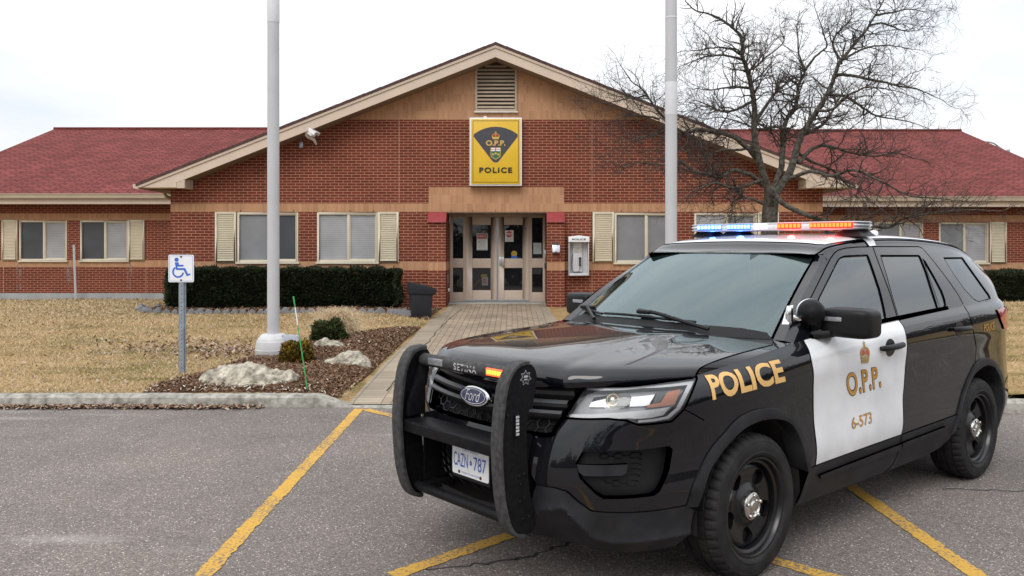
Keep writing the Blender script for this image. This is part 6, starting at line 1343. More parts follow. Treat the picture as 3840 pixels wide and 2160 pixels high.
# main grille
gr_=[(0,4.12),(.9,4.12),(1.80,4.13),(2.05,5.0),(2.25,5.9),(2.46,7.0),(1.2,7.0),(0,7.0)]
p=Panels(); p.patch(W,gr_,off=-.075,flange=0); gl=p.done('grille',MATS['grille_void'])
mb=MB(); honey(mb,[(0,4.13),(1.79,4.13),(2.02,5.1),(1.3,5.0),(0,4.95)],.078,.050,-.035,.005); mb.build('mesh',M_trimb,gl,recalc=False)
def slat(v0,v1,u1,h,name='slat'):
    mb=MB(); us=np.linspace(0,u1,22); V=[]
    for u in us:
        v=v0+(v1-v0)*(u/u1); 
        for dv,of in ((-h*.55,-.045),(-h*.5,.0),(-h*.2,.016),(h*.35,.010),(h*.5,-.01),(h*.5,-.05)):
            vv=min(7,v+dv); V.append(W(u,vv)+W.nrm(u,vv)*SGN_[id(W)]*(of-.004+.010*min(1,u/.5)))
    n=6; F=[(i*n+j,i*n+j+1,(i+1)*n+j+1,(i+1)*n+j) for i in range(len(us)-1) for j in range(n-1)]
    mb.add(V,F); mb.add([mir(q) for q in V],[f[::-1] for f in F]); mb.build(name,mat('grille_slat_grey',(.034,.035,.038),.4,var=.15),gl,recalc=True)
slat(6.08,6.42,2.25,.42); slat(5.45,5.70,2.13,.38); slat(4.95,5.18,2.03,.30); slat(6.78,6.86,2.36,.20)
p=Panels(); p.ribbon(W,[(0,4.15),(.9,4.15),(1.785,4.18),(1.90,4.5),(2.05,5.0),(2.28,5.95),(2.44,6.7)],.022,0,off=.006); p.done('grille_surround',M_trimb,gl)
# badge
Mb=Matrix.Translation((1.085,0,.935))@Matrix.Rotation(R(-8),4,'Y')
def oval(a,b,x,n=40): return [(x,a*math.cos(2*PI*i/n),b*math.sin(2*PI*i/n)) for i in range(n)]
def ovalpl(name,rings,m):
    mb=MB(); n=40; V=[]
    for a,b,x in rings: V+= [Mb@Vector(q) for q in oval(a,b,x)]
    F=[(i*n+j,i*n+(j+1)%n,(i+1)*n+(j+1)%n,(i+1)*n+j) for i in range(len(rings)-1) for j in range(n)]+[tuple(range((len(rings)-1)*n,len(rings)*n))]
    mb.add(V,F); return mb.build(name,m,gl)
bd=ovalpl('badge',[(.120,.052,-.02),(.122,.053,.0),(.118,.050,.008),(.110,.0445,.010)],M_chr); 
o=ovalpl('badge_oval',[(.109,.044,.010),(.106,.042,.0125)],mat('badge_blue',(.010,.016,.075),.2,coat=.6,var=.1)); o.parent=bd
mb=MB(); text_on(mb,'Ford',lambda a,b:Mb@Vector((.0140,-.062+.124*a,-.026+.058*b)),bold=-.01,shear=.35)
for (a,b,x) in ((.1005,.0385,.0136),):
    P=oval(a,b,x); Q=oval(a-.003,b-.0025,x); mb.add([Mb@Vector(q) for q in P+Q],[(i,(i+1)%40,(i+1)%40+40,i+40) for i in range(40)])
o=mb.build('badge_lettering',mat('badge_silver',(.70,.71,.73),.3,.5),gl,recalc=False); o.parent=bd
# headlights
hd_=t_(K_['head'])
Mh=mat('lamp_housing',(.36,.365,.375),.35,var=.15,scale=14); Mref=mat('lamp_reflector',(.82,.82,.80),.10,1,var=.05); Mamb=mat('amber_reflector',(.46,.14,.045),.25,var=.1,coat=.5)
Mgd=mat('light_guide',(.66,.67,.67),.25,coat=.6,var=.05); Mdk=mat('lamp_dark',(.075,.076,.082),.35)
for s_ in (1,-1):
    p=Panels(); p.patch(W,hd_,off=-.05,flange=0,mi=0,only=s_)
    V=np.array(resamp(hd_,.16,False,True)); a=W(V[:,0],V[:,1]); nn=W.nrm(V[:,0],V[:,1])*SGN_[id(W)]; n=len(V); q=np.array([1,s_,1]); sn=np.cross(np.roll(a,-1,0)-a,nn); sn/=np.maximum(np.linalg.norm(sn,axis=1)[:,None],1e-9)
    p.addn(np.concatenate([a+nn*.001,a-nn*.05])*q,[(i,(i+1)%n,(i+1)%n+n,i+n)[::-s_] for i in range(n)],np.concatenate([-sn,-sn])*q,0)
    H=p.done('headlight',[Mh])
    p=Panels(); p.patch(W,t_(K_['hl_guide']),off=-.012,flange=.03,only=s_,mi=0); p.patch(W,t_(K_['hl_low']),off=-.022,flange=.02,only=s_,mi=0); p.done('light_guide',[Mgd],H)
    p=Panels(); p.patch(W,t_(K_['hl_refl1']),off=-.040,flange=.01,only=s_,mi=0,gr=(.08,.1)); p.patch(W,t_(K_['hl_refl2']),off=-.040,flange=.01,only=s_,mi=0,gr=(.08,.1)); p.done('reflector',[Mref],H)
    p=Panels(); p.patch(W,t_(K_['hl_amber']),off=-.020,flange=.02,only=s_); p.done('amber_reflector',Mamb,H)
    p=Panels(); p.patch(W,t_(K_['hl_div']),off=-.018,flange=.03,only=s_); p.patch(W,t_(K_['hl_rib']),off=-.018,flange=.03,only=s_); p.done('divider',Mdk,H)
    mb=MB()
    for u_,v_,r_ in ((3.34,6.28,.030),):
        c=W(u_,v_)-W.nrm(u_,v_)*SGN_[id(W)]*.03; c=c*q; nn_=Vector(W.nrm(u_,v_)*SGN_[id(W)]*q); Mx=Matrix.Translation(Vector(c))@nn_.to_track_quat('Z','Y').to_matrix().to_4x4()
        mb.lathe([(r_*1.15,-.02),(r_*1.15,.004),(r_,.006),(r_*.95,.0),(r_*.7,.012),(r_*.3,.02),(.002,.021)],20,0,Mx)
    mb.build('bulb_lens',mat('bulb_glass',(.72,.64,.52),.08,.8,var=.3,scale=40),H)
    p=Panels(); p.patch(W,hd_,off=.001,flange=0,only=s_); p.done('lens_cover',M_lens,H)
    p=Panels(); hl=hd_+[hd_[0]]; sgw=SGN_[id(W)]
    p.ribbon(W,hl,.010,0,off=.003,smooth=False,both=False) if s_>0 else None
    if s_>0: p.done('seal',M_trimb,H)
# bonnet
p=Panels(); p.patch(HD,[(0,0),(0,12),(0,24),(8,24),(8,12),(8,0)],both=False,gr=(.2,.3),flange=.015); ho=p.done('bonnet',[M_pb,M_gap])
# cowl, windshield, pillars, roof
cw=[HD(8,v) for v in np.linspace(0,24,25)]; wb=[WS(0,v) for v in np.linspace(0,8,25)]
p=Panels(); strip(p,[q+np.array([0,0,-.012]) for q in cw],wb,0,1,both=False,flip=True); p.done('cowl',M_trimb)
p=Panels(); p.patch(WS,[(0,0),(0,4),(0,8),(4,8),(4,4),(4,0)],both=False,flange=0,gr=(.25,.3)); wsh=p.done('windshield',M_ws)
p=Panels(); p.patch(WS,[(0,0),(0,4),(0,8),(.25,7.8),(.37,7.2),(.43,5),(.43,3),(.37,.8),(.25,.2)],both=False,flange=0,off=.003,gr=(.1,.3)); p.done('cowl_band',mat('cowl_black',(.012,.012,.013),.6,spec=.2),wsh)
p=Panels(); p.patch(WS,[(0,0),(0,4),(0,8),(4,8),(4,4),(4,0)],[[(.36,1.0),(.46,3),(.46,5),(.36,7.3),(.55,7.68),(1.4,7.80),(3.2,7.80),(3.45,7.5),(3.5,4),(3.45,.5),(3.2,.2),(1.4,.2),(.55,.35)]],both=False,flange=0,off=-.004,gr=(.25,.3)); p.done('windshield_band',mat('frit_band',(.015,.016,.017),.5),wsh)
gb=[(.55,0),(.95,.85),(1.259,1.585),(1.636,2.307),(2.136,3.052),(2.5,3.55),(2.45,4.2),(2.15,5.0),(2.0,6)]
wF=t_(K_['winF'])+[(4.49,.12),(3,.12),(1.6,.14),(.98,.2),(1.2,.9)]
wR,wQ,wD=t_(K_['winR']),t_(K_['winQ']),[(a,max(b,.06)) for a,b in t_(K_['winD'])]
nG=GH.n-1
shell=gb+[(2.0,7),(2.0,8),(2.0,9.0),(6,9.0),(nG,9.0),(nG,5),(nG,0),(8,0),(4,0)]
p=Panels(); p.patch(GH,shell,[wF,wR,wQ,wD],mi=0,gr=(.2,.2)); 
A=[WS(4*f,8) for f in np.linspace(0,1,17)]; gbr=np.array(resamp(gb[:-1],.05)); d=np.r_[0,np.cumsum(np.linalg.norm(np.diff(GH(gbr[:,0],gbr[:,1]),axis=0),axis=1))]; d/=d[-1]
B=[GH(np.interp(f,d,gbr[:,0]),np.interp(f,d,gbr[:,1])) for f in np.linspace(0,1,17)]
mid=[(a+b)/2+np.array([.012,.012,.006]) for a,b in zip(A,B)]
strip(p,A,mid,0,1,flip=True); strip(p,mid,B,0,1,flip=True)
strip(p,[WS(4,v) for v in np.linspace(4,8,9)],[GH(2.0,v) for v in np.linspace(9,6,8)]+[GH(2.15,5.0)],0,1,flip=True)
# closing the joint between belt and body side
strip(p,[GH(u,0) for u in np.linspace(.55,nG,40)],[W(np.interp(GH(u,0)[0],[-3.8,-3.68,-3.42,-3.1,-2.7,-2.2,-1.6,-1.1,-.6,-.2],[15.8,15,14,13,12,11,10,9,8,7]),7.0) for u in np.linspace(.55,nG,40)],0,1,flip=True)
for L in (K_['rseam'],K_['bseam'],[(.95,.85)]+K_['doorA']): p.ribbon(GH,t_(L),.007,1,smooth=False)
p.ribbon(GH,[(2.094,5.2),(2.6,5.2),(3.4,5.15),(5,5.12),(7,5.1),(9,5.05),(10,5.0)],.010,1,off=.002)
p.ribbon(WS,[(3.98,0),(3.98,4),(3.98,8)],.010,1,off=.003,both=False); p.ribbon(WS,[(0,7.97),(2,7.97),(4,7.97)],.012,1,off=.003); p.ribbon(WS,[(0,7.6),(4,7.6)],.003,1,off=-.003)
body=p.done('upper_body',[M_pb,M_gap])
# white roof skin
p=Panels(); p.patch(GH,[(2.95,9.0),(2.95,7.5),(3.0,6.2),(3.25,5.75),(5,5.55),(7,5.5),(9,5.6),(10.0,5.9),(10.4,6.5),(10.5,7.5),(10.5,9.0)],off=.004,flange=.003,gr=(.25,.25)); p.done('roof',M_pw)
for wpoly,nm,gm in ((wF,'front_side_window',M_sg),(wR,'rear_side_window',M_pg),(wQ,'rear_vent_window',M_pg),(wD,'cargo_window',M_pg)):
    for S_ in (1,-1): p=Panels((S_,)); p.patch(GH,wpoly,off=-.007,flange=0); p.ribbon(GH,wpoly+[wpoly[0]],.009,1,off=.0,smooth=False); p.done(nm,[gm,M_trimb])
for S_ in (1,-1): p=Panels((S_,)); p.ribbon(GH,[(.98,.06),(3,.06),(5,.06),(6.42,.06)],.026,0,off=.006,step=.2); p.done('belt_moulding',M_trimb)
# rear end close-off
mb=MB(); mb.quad((-3.80,.74,1.30),(-3.80,-.74,1.30),(-3.72,-.60,1.57),(-3.72,.60,1.57)); mb.build('rear_window',M_pg,CAR,recalc=False)
# flares and sill
def flare(a,b,name):
    A=np.array(resamp(a,.1,True)); B=np.array(resamp(b,.1,True)); k=44
    A=A[np.linspace(0,len(A)-1,k).round().astype(int)]; B=B[np.linspace(0,len(B)-1,k).round().astype(int)]; sg=SGN_[id(W)]; p=Panels(); rows=[];nr=[]
    for t,of in ((0,.0),(.04,.014),(.5,.020),(.93,.018),(1.0,.006)):
        q=A+(B-A)*t; nn=W.nrm(q[:,0],q[:,1])*sg; rows.append(W(q[:,0],q[:,1])+nn*of); nr.append(nn)
    nn=W.nrm(B[:,0],B[:,1])*sg; rows.append(W(B[:,0],B[:,1])-nn*.09)
    V=np.concatenate(rows); F=[(r*k+i,r*k+i+1,(r+1)*k+i+1,(r+1)*k+i) for r in range(len(rows)-1) for i in range(k-1)]
    mb=MB(); mb.add(V,F); mb.build(name,M_clad,CAR,angle=40); mb=MB(); mb.add([mir(q) for q in V],[f[::-1] for f in F]); mb.build(name,M_clad,CAR,angle=40)
flare(fo,fi,'front_arch_flare'); flare(ro2,ri2,'rear_arch_flare')
sill=[(7.719,1.606),(7.871,1.633),(9.975,1.769),(11.415,1.913),(11.37,1.3),(11.30,.75),(11.03,.4),(10.69,.2),(9.46,.10),(7.9,.10),(7.55,.15),(7.62,.44),(7.65,.95)]
for S_ in (1,-1): p=Panels((S_,)); p.patch(W,sill,off=.004); p.patch(W,t_(K_['rib1']),off=.018,flange=.016); p.patch(W,t_(K_['rib2']),off=.018,flange=.016); p.ribbon(W,[(9.975,1.75),(9.96,1.0),(9.9,.4),(9.75,.1)],.006,1,off=.006); p.done('side_sill',[M_clad,M_gap])
# under-body and wheel wells
mb=MB(); mb.box((-3.75,-.66,.27),(.85,.66,.62)); mb.box((-2.3,-.86,.30),(-.62,.86,.52)); mb.box((-3.7,-.70,.62),(.5,.70,.80)); mb.box((-3.75,-.83,.40),(-3.35,.83,.9)); mb.box((.52,-.72,.34),(.82,.72,.80)); mb.build('underbody',mat('underbody_black',(.006,.006,.006),.9),CAR)
for cx_ in (0,-2.865):
    for s_ in (1,-1):
        mb=MB(); P=[(cx_+.46*math.cos(a),.38+.46*math.sin(a)) for a in np.linspace(-.15,PI+.15,26)]; n=len(P)
        V=[(a,s_*.93,b) for a,b in P]+[(a,s_*.62,b) for a,b in P]; mb.add(V,[(i,i+1,i+1+n,i+n) for i in range(n-1)]+[tuple(range(n,2*n))])
        mb.build('wheel_well',mat('liner_black',(.011,.010,.0095),.9,var=.4,scale=20),CAR,recalc=False)
# lettering and crests on the body side
def quadmap(sf,Q,off,side=1):
    TL,BL,BR,TRr=[np.array(q) for q in Q]
    def fn(a,b):
        if side<0: a=1-a
        uv=(BL*(1-a)+BR*a)*(1-b)+(TL*(1-a)+TRr*a)*b; P=sf(*uv)+sf.nrm(*uv)*SGN_[id(sf)]*off
        return P if side>0 else mir(P)
    return fn
def sub_text(txt,bold,shear=0,space=1):
    """letter mesh cut into small faces so that it follows the panel"""
    V,F,a=text2d(txt,bold,shear,space); bm=bmesh.new(); vs=[bm.verts.new((x,y,0)) for x,y in V]
    for f in F:
        try: bm.faces.new([vs[i] for i in f])
        except Exception: pass
    for i in range(1,24): bmesh.ops.bisect_plane(bm,geom=bm.verts[:]+bm.edges[:]+bm.faces[:],plane_co=(i/24,0,0),plane_no=(1,0,0))
    for i in range(1,8): bmesh.ops.bisect_plane(bm,geom=bm.verts[:]+bm.edges[:]+bm.faces[:],plane_co=(0,i/8,0),plane_no=(0,1,0))
    bm.verts.index_update(); r=([tuple(v.co[:2]) for v in bm.verts],[tuple(v.index for v in f.verts) for f in bm.faces]); bm.free(); return r
def decal(name,txt,Q,m,parent,bold=0,off=.0025,outline=None,space=1,grow=0):
    for s_ in (1,-1):
        mb=MB(); fn=quadmap(W,Q,off,s_); V,F=sub_text(txt,bold,0,space); mb.add([fn(*v) for v in V],[f[::s_] for f in F])
        if outline:
            fn2=quadmap(W,Q,off-.001,s_); V,F=sub_text(txt,bold+outline,0,space); ox,oy=.02,.05
            mb.add([fn2((v[0]-.5)*(1+ox)+.5,(v[1]-.5)*(1+oy)+.5) for v in V],[f[::s_] for f in F],1)
        mb.build(name,m,parent[s_],recalc=False)
M_tan2=mat('gold_vinyl',(.66,.40,.14),.45,var=.04); M_gld2=mat('gold_vinyl_dark',(.48,.24,.035),.45,var=.05)
decal('lettering','POLICE',K_['text_pol'],[M_tan2],fen,bold=.034)
decal('lettering','O.P.P.',K_['text_opp'],[M_gld2,M_blk2],fd,bold=.016,outline=.026,space=1.08)
decal('unit_number','6-573',K_['text_573'],[M_gld2,M_blk2],fd,bold=.006,outline=.008)
decal('lettering','POLICE',K_['text_rear'],[M_gld2],qp,bold=.005)
M_cg=mat('crest_gold',(.36,.25,.09),.5,var=.2,scale=60)
for s_ in (1,-1): mb=MB(); crown(mb,quadmap(W,K_['crown'],.004,s_),0,1,2); mb.build('crown_crest',[M_cg,mat('crest_red',(.50,.07,.03),.5),M_white],fd[s_],recalc=False)
# door handles
def handle(Q,par):
    (a0,b0),(a1,b1)=Q[0],Q[1]; sg=SGN_[id(W)]; up,lo=Q[2],Q[3]; cu=((up[0]+lo[0])/2,(up[1]+lo[1])/2)
    for s_ in (1,-1):
        P=[]
        for t in np.linspace(0,1,13):
            u=a0+(a1-a0)*t; v=b0+(b1-b0)*t; P.append(Vector((W(u,v)+W.nrm(u,v)*sg*(.012+.030*math.sin(PI*min(1,max(0,t)))**.5))*np.array([1,s_,1])))
        mb=MB(); mb.tube(P,[.014]+[.0185]*11+[.014],10); mb.build('handle',M_trimb,par[s_])
        p=Panels((s_,)); p.patch(W,[(cu[0]+.13*math.cos(t),cu[1]+abs(up[1]-lo[1])*.5*math.sin(t)) for t in np.linspace(0,2*PI,25)[:-1]],off=.002,flange=0); p.done('handle_cup',mat('cup_black',(.004,.004,.004),.35),par[s_])
handle(K_['handleF'],fd); handle(K_['handleR'],rdo)
# tail lights
for S_ in (1,-1): p=Panels((S_,)); p.patch(W,[(13.25,5.95),(13.6,6.0),(14.3,5.9),(15.0,5.8),(15.0,4.7),(14.2,4.62),(13.70,4.62),(13.42,5.2)],off=.010,flange=.012); p.done('tail_light',mat('tail_red',(.36,.015,.025),.15,coat=.8,var=.15))
# wheels
def wheel():
    T=bpy.data.objects.new('wheel',None); COL0.objects.link(T); T.parent=CAR; ORG[T.name]=Vector((0,0,0))
    Mx=Matrix.Rotation(R(-90),4,'X')   # lathe axis -> car y
    n=180; Ro=.370
    prof=[(.255,-.105),(.275,-.118),(.315,-.124),(.345,-.116),(.360,-.102),(Ro-.002,-.085),(Ro,-.064),(Ro-.009,-.062),(Ro-.009,-.054),(Ro,-.052),(Ro+.001,-.012),(Ro-.008,-.010),(Ro-.008,.010),(Ro+.001,.012),(Ro,.052),(Ro-.009,.054),(Ro-.009,.062),(Ro,.064),(Ro-.002,.085),(.360,.102),(.345,.116),(.336,.1195),(.333,.1185),(.315,.124),(.285,.1225),(.281,.1255),(.272,.1235),(.262,.118),(.255,.105)]
    V=[];F=[]
    for k in range(n):
        a=2*PI*k/n
        for i,(r,z) in enumerate(prof):
            rr=r
            if k%4==0 and (4<=i<=6 or 17<=i<=19): rr-=.010
            if k%6==3 and i in (9,10,13,14): rr-=.006
            sag=1-.03*max(0,-math.sin(a)-.94)/.06*(r/Ro) if False else 1
            V.append(Mx@Vector((rr*math.cos(a),rr*math.sin(a),z)))
    m=len(prof)
    for k in range(n):
        for i in range(m-1): F.append((k*m+i,k*m+i+1,((k+1)%n)*m+i+1,((k+1)%n)*m+i))
    mb=MB(); mb.add(V,F); mb.build('tyre',M_tyre,T,recalc=True,angle=35)
    # steel wheel: flange, barrel, dished face with five openings
    mb=MB(); nb=64
    rimp=[(.256,.106),(.254,.112),(.246,.112),(.240,.104),(.236,.085),(.222,.078),(.218,.052),(.214,-.09)]
    V=[];F=[]
    for r,z in rimp:
        for k in range(nb): a=2*PI*k/nb; V.append(Mx@Vector((r*math.cos(a),r*math.sin(a),z)))
    for i in range(len(rimp)-1):
        for k in range(nb): F.append((i*nb+k,i*nb+(k+1)%nb,(i+1)*nb+(k+1)%nb,(i+1)*nb+k))
    mb.add(V,F)
    def face(r): return np.interp(r,[0,.07,.085,.105,.125,.165,.195,.212,.22],[.075,.075,.070,.056,.050,.060,.064,.056,.045])
    holes=[]
    for h in range(5):
        a0=2*PI*h/5+R(18); P=[]
        for t in np.linspace(0,2*PI,25)[:-1]:
            rr=.156+.040*math.sin(t); aa=a0+.27*math.copysign(abs(math.cos(t))**.8,math.cos(t))*(1+.12*math.sin(t)); P.append((rr*math.cos(aa),rr*math.sin(aa)))
        holes.append(P)
    G=[(r*math.cos(a),r*math.sin(a)) for r in np.arange(.02,.215,.013) for a in np.linspace(0,2*PI,int(2*PI*r/.015)+4)[:-1]]
    G=np.array(G)
    for h in holes:
        G=G[~inside(G,np.array(h)*1.0)]; d=np.min(np.hypot(G[:,None,0]-np.array(h)[None,:,0],G[:,None,1]-np.array(h)[None,:,1]),1); G=G[d>.005]
    out=[(.220*math.cos(a),.220*math.sin(a)) for a in np.linspace(0,2*PI,65)[:-1]]
    V2,Tt=poly_fill(out,holes,G); V=[]
    for x,y in V2:
        z=face(math.hypot(x,y)); V.append(Mx@Vector((x,y,z)))
    mb.add(V,Tt)
    for h in holes:
        k=len(h); c=np.mean(h,0); A=[Mx@Vector((x,y,face(math.hypot(x,y)))) for x,y in h]; B=[Mx@Vector((c[0]+(x-c[0])*.93,c[1]+(y-c[1])*.93,face(math.hypot(x,y))-.022)) for x,y in h]; mb.add(A+B,[(i,(i+1)%k,(i+1)%k+k,i+k) for i in range(k)])
    mb.build('rim',M_rim,T,recalc=True,angle=40)
    mb=MB(); mb.lathe([(.215,-.02),(.215,.02),(.05,.025)],40,0,Mx); mb.build('brake_backing',mat('brake_dark',(.004,.004,.004),.9),T)
    mb=MB(); mb.lathe([(.074,.060),(.074,.082),(.070,.092),(.058,.100),(.052,.101),(.047,.094),(.030,.096),(.022,.103),(.002,.105)],40,0,Mx)
    for i in range(5):
        a=2*PI*i/5+R(54); mb.lathe([(.0105,.088),(.0105,.104),(.007,.109),(.002,.110)],12,0,Matrix.Translation(Mx@Vector((.056*math.cos(a),.056*math.sin(a),0)))@Mx)
    mb.build('hub_cap',M_hub,T,angle=30)
    return T
w0=wheel(); kids=list(w0.children)
wp=[(0,.845,.368,0),(-2.865,.845,.366,R(25)),(0,-.845,.368,0),(-2.865,-.845,.366,0)]
for i,(x,y,z,a) in enumerate(wp):
    if i==0: T=w0
    else:
        T=w0.copy(); COL0.objects.link(T); T.parent=CAR
        for c in kids: q=c.copy(); COL0.objects.link(q); q.parent=T
    T.location=(x,y,z); T.rotation_mode='YXZ'; T.rotation_euler=(0,a,PI if y<0 else 0)
# push bumper
PB=bpy.data.objects.new('push_bumper',None); COL0.objects.link(PB); PB.parent=CAR; ORG[PB.name]=Vector((0,0,0))
front=[(1.115,1.152),(1.172,1.148),(1.214,1.118),(1.248,1.055),(1.268,.953),(1.280,.844),(1.282,.747),(1.273,.607),(1.257,.5),(1.228,.41),(1.19,.362),(1.139,.348)]
back=[(1.082,.358),(1.068,.40),(1.076,.44),(1.106,.538),(1.122,.684),(1.126,.82),(1.110,.935),(1.092,.935),(1.078,1.0),(1.062,1.085),(1.080,1.132)]
prof=[tuple(q) for q in resamp(front+back,.04,True,True)]
for s_ in (1,-1):
    mb=MB(); y0,y1=(.428,.452)
    V2,Tt=poly_fill(prof); n=len(V2)
    P_=[(a,s_*y1,b) for a,b in V2]; mb.add(P_,Tt); mb.add([(a,s_*y0,b) for a,b in V2],[t[::-1] for t in Tt])
    L=prof; k=len(L); mb.add([(a,s_*y1,b) for a,b in L]+[(a,s_*y0,b) for a,b in L],[(i,(i+1)%k,(i+1)%k+k,i+k) for i in range(k)])
    mb.build('upright',M_bar_,PB,angle=30)
    mb=MB(); mb.prism([(1.12,1.07),(1.15,1.06),(1.235,.86),(1.24,.79),(1.125,.79)],lambda a,b,d:(a,s_*d,b),.388,.427); mb.build('gusset',M_bar_,PB,bevel=.004)
    fr2=[tuple(q) for q in resamp(front,.03,True)]; A=np.array(fr2); c=np.array([1.12,.75]); nn=np.gradient(A,axis=0); nn=np.stack([-nn[:,1],nn[:,0]],1); nn/=np.linalg.norm(nn,axis=1)[:,None]; nn*=np.sign(((A-c)*nn).sum(1))[:,None]
    mb=MB(); rows=[]
    for of,yy in ((-.010,.388),(.006,.386),(.013,.391),(.014,.40),(.014,.452),(.012,.460),(.004,.462),(-.003,.461),(-.004,.453)): rows.append([(A[i,0]+nn[i,0]*of,s_*yy,A[i,1]+nn[i,1]*of) for i in range(len(A))])
    m_=len(A); V=[q for r in rows for q in r]; F=[(r*m_+i,r*m_+i+1,(r+1)*m_+i+1,(r+1)*m_+i) for r in range(len(rows)-1) for i in range(m_-1)]
    mb.add(V,F); e=[r*m_ for r in range(len(rows))]; e2=[r*m_+m_-1 for r in range(len(rows))]; mb.f.append(tuple(e)); mb.m.append(0); mb.f.append(tuple(e2[::-1])); mb.m.append(0)
    mb.build('edge_strip',M_barw,PB,angle=35)
mb=MB(); mb.tube([(1.125,-.40,1.088),(1.125,.40,1.088)],.034,24); mb.build('top_tube',M_barw,PB,angle=50)
mb=MB(); mb.tube([(1.17,-.40,.405),(1.17,.40,.405)],.026,20); mb.build('lower_tube',M_bar_,PB,angle=50)
mb=MB(); mb.prism([(1.255,.775),(1.262,.768),(1.262,.715),(1.252,.712),(1.250,.757),(1.12,.768),(1.12,.778)],lambda a,b,d:(a,d,b),-.398,.398); mb.build('cross_channel',M_bar_,PB,bevel=.003)
for S_ in (1,-1): mb=MB(); mb.box((1.0,S_*.335-.035,.40),(1.16,S_*.335+.035,.43)); mb.box((.98,S_*.3925-.0075,.43),(1.13,S_*.3925+.0075,.80)); mb.build('bracket',M_bar_,PB)
for s_ in (1,-1):
    for x,z in ((1.175,.63),(1.145,.635),(1.165,.59),(1.150,.425),(1.115,.43),(1.245,.92),(1.17,.51)):
      mb=MB(); mb.lathe([(.008,0),(.008,.004),(.005,.007),(.001,.0075)],10,0,Matrix.Translation((x,s_*.452,z))@Matrix.Rotation(R(-90*s_),4,'X'))
      mb.build('bolt',M_bar_,PB)
Mo=mat('orange_led',(.9,.1,.03),.4,emis=(1,.045,.006),estr=5,var=.05); Mledoff=mat('led_module_off',(.25,.25,.26),.25,coat=.5,var=.3,scale=60); Mledc=mat('led_core',(1,.6,.1),.4,emis=(1,.17,.012),estr=4,var=.02)
mb=MB(); mb.box((1.150,.185,1.072),(1.160,.315,1.108)); lt=mb.build('warning_light',Mo,PB,bevel=.004)
mb=MB()
for i in range(6): mb.box((1.1595,.193+i*.0195,1.080),(1.1615,.207+i*.0195,1.100))
mb.build('led_row',Mledc,lt)
mb=MB(); mb.box((1.150,-.315,1.072),(1.160,-.185,1.108)); mb.build('warning_light',mat('grey_lens',(.20,.20,.21),.2,coat=.6,var=.25,scale=50),PB,bevel=.004)
mb=MB(); mb.box((1.180,.4525,.818),(1.206,.462,.925)); sl_=mb.build('side_warning_light',M_trimb,PB,bevel=.004)
mb=MB()
for i in range(6): mb.box((1.184,.462,.826+i*.016),(1.202,.4645,.837+i*.016))
mb.build('led_row',mat('led_clear',(.45,.46,.47),.25,coat=.5,var=.4,scale=120),sl_)
mb=MB(); text_on(mb,'SETINA',lambda a,b:(1.1595-.0035*abs(b-.5),-.085+.19*a,1.068+.036*b),bold=.01,space=1.12); mb.build('lettering',mat('silver_letter',(.45,.45,.46),.4),PB,recalc=False)
mb=MB(); st=[]
for i in range(14): a=PI/2+2*PI*i/14; r=.036 if i%2==0 else .022; st.append((1.134+r*math.cos(a),1.088+r*math.sin(a)*1.05))
flat(mb,st,0,0,lambda a,b:(a,.4535,b)); st2=[(1.134+(a-1.134)*.88,1.088+(b-1.088)*.88) for a,b in st]; flat(mb,st2,0,1,lambda a,b:(a,.4540,b))
for w_,h_,z_ in ((.024,.010,1.094),(.020,.006,1.080)): flat(mb,[(1.134-w_/2,z_-h_/2),(1.134+w_/2,z_-h_/2),(1.134+w_/2,z_+h_/2),(1.134-w_/2,z_+h_/2)],0,0,lambda a,b:(a,.4545,b))
P=circ(1.134,1.088,.017,16)
mb.build('star_sticker',[mat('sticker_silver',(.40,.40,.42),.4),M_blk2],PB,recalc=False)
# licence plate
mb=MB(); mb.prism(rrect(0,.594,.305,.152,.012,4),lambda a,b,d:(d,a,b),1.113,1.1155); lp_=mb.build('licence_plate',M_white,CAR)
M_pblue=mat('plate_blue',(.025,.10,.42),.45)
mb=MB(); q=lambda y0,y1,z0,z1:(lambda a,b:(1.1163,y0+(y1-y0)*a,z0+(z1-z0)*b))
text_on(mb,'CAZN',q(-.140,-.018,.560,.632),bold=.004); text_on(mb,'787',q(.030,.132,.560,.632),bold=.004); text_on(mb,'ONTARIO',q(-.065,.065,.645,.661),bold=-.005); text_on(mb,'YOURS TO DISCOVER',q(-.075,.075,.529,.538),bold=0)
crown(mb,lambda a,b:(1.1163,-.006+.024*a,.582+.030*b),0,0,0); mb.build('lettering',M_pblue,lp_,recalc=False)
mb=MB()
for y_ in (-.092,.088): mb.lathe([(.009,0),(.008,.003),(.003,.004)],10,0,Matrix.Translation((1.1157,y_,.533))@Matrix.Rotation(R(90),4,'Y'))
mb.build('bolt',MATS['rust'],lp_)
mb=MB(); mb.box((1.085,-.16,.50),(1.112,.16,.68)); mb.build('plate_bracket',M_trimb,CAR)
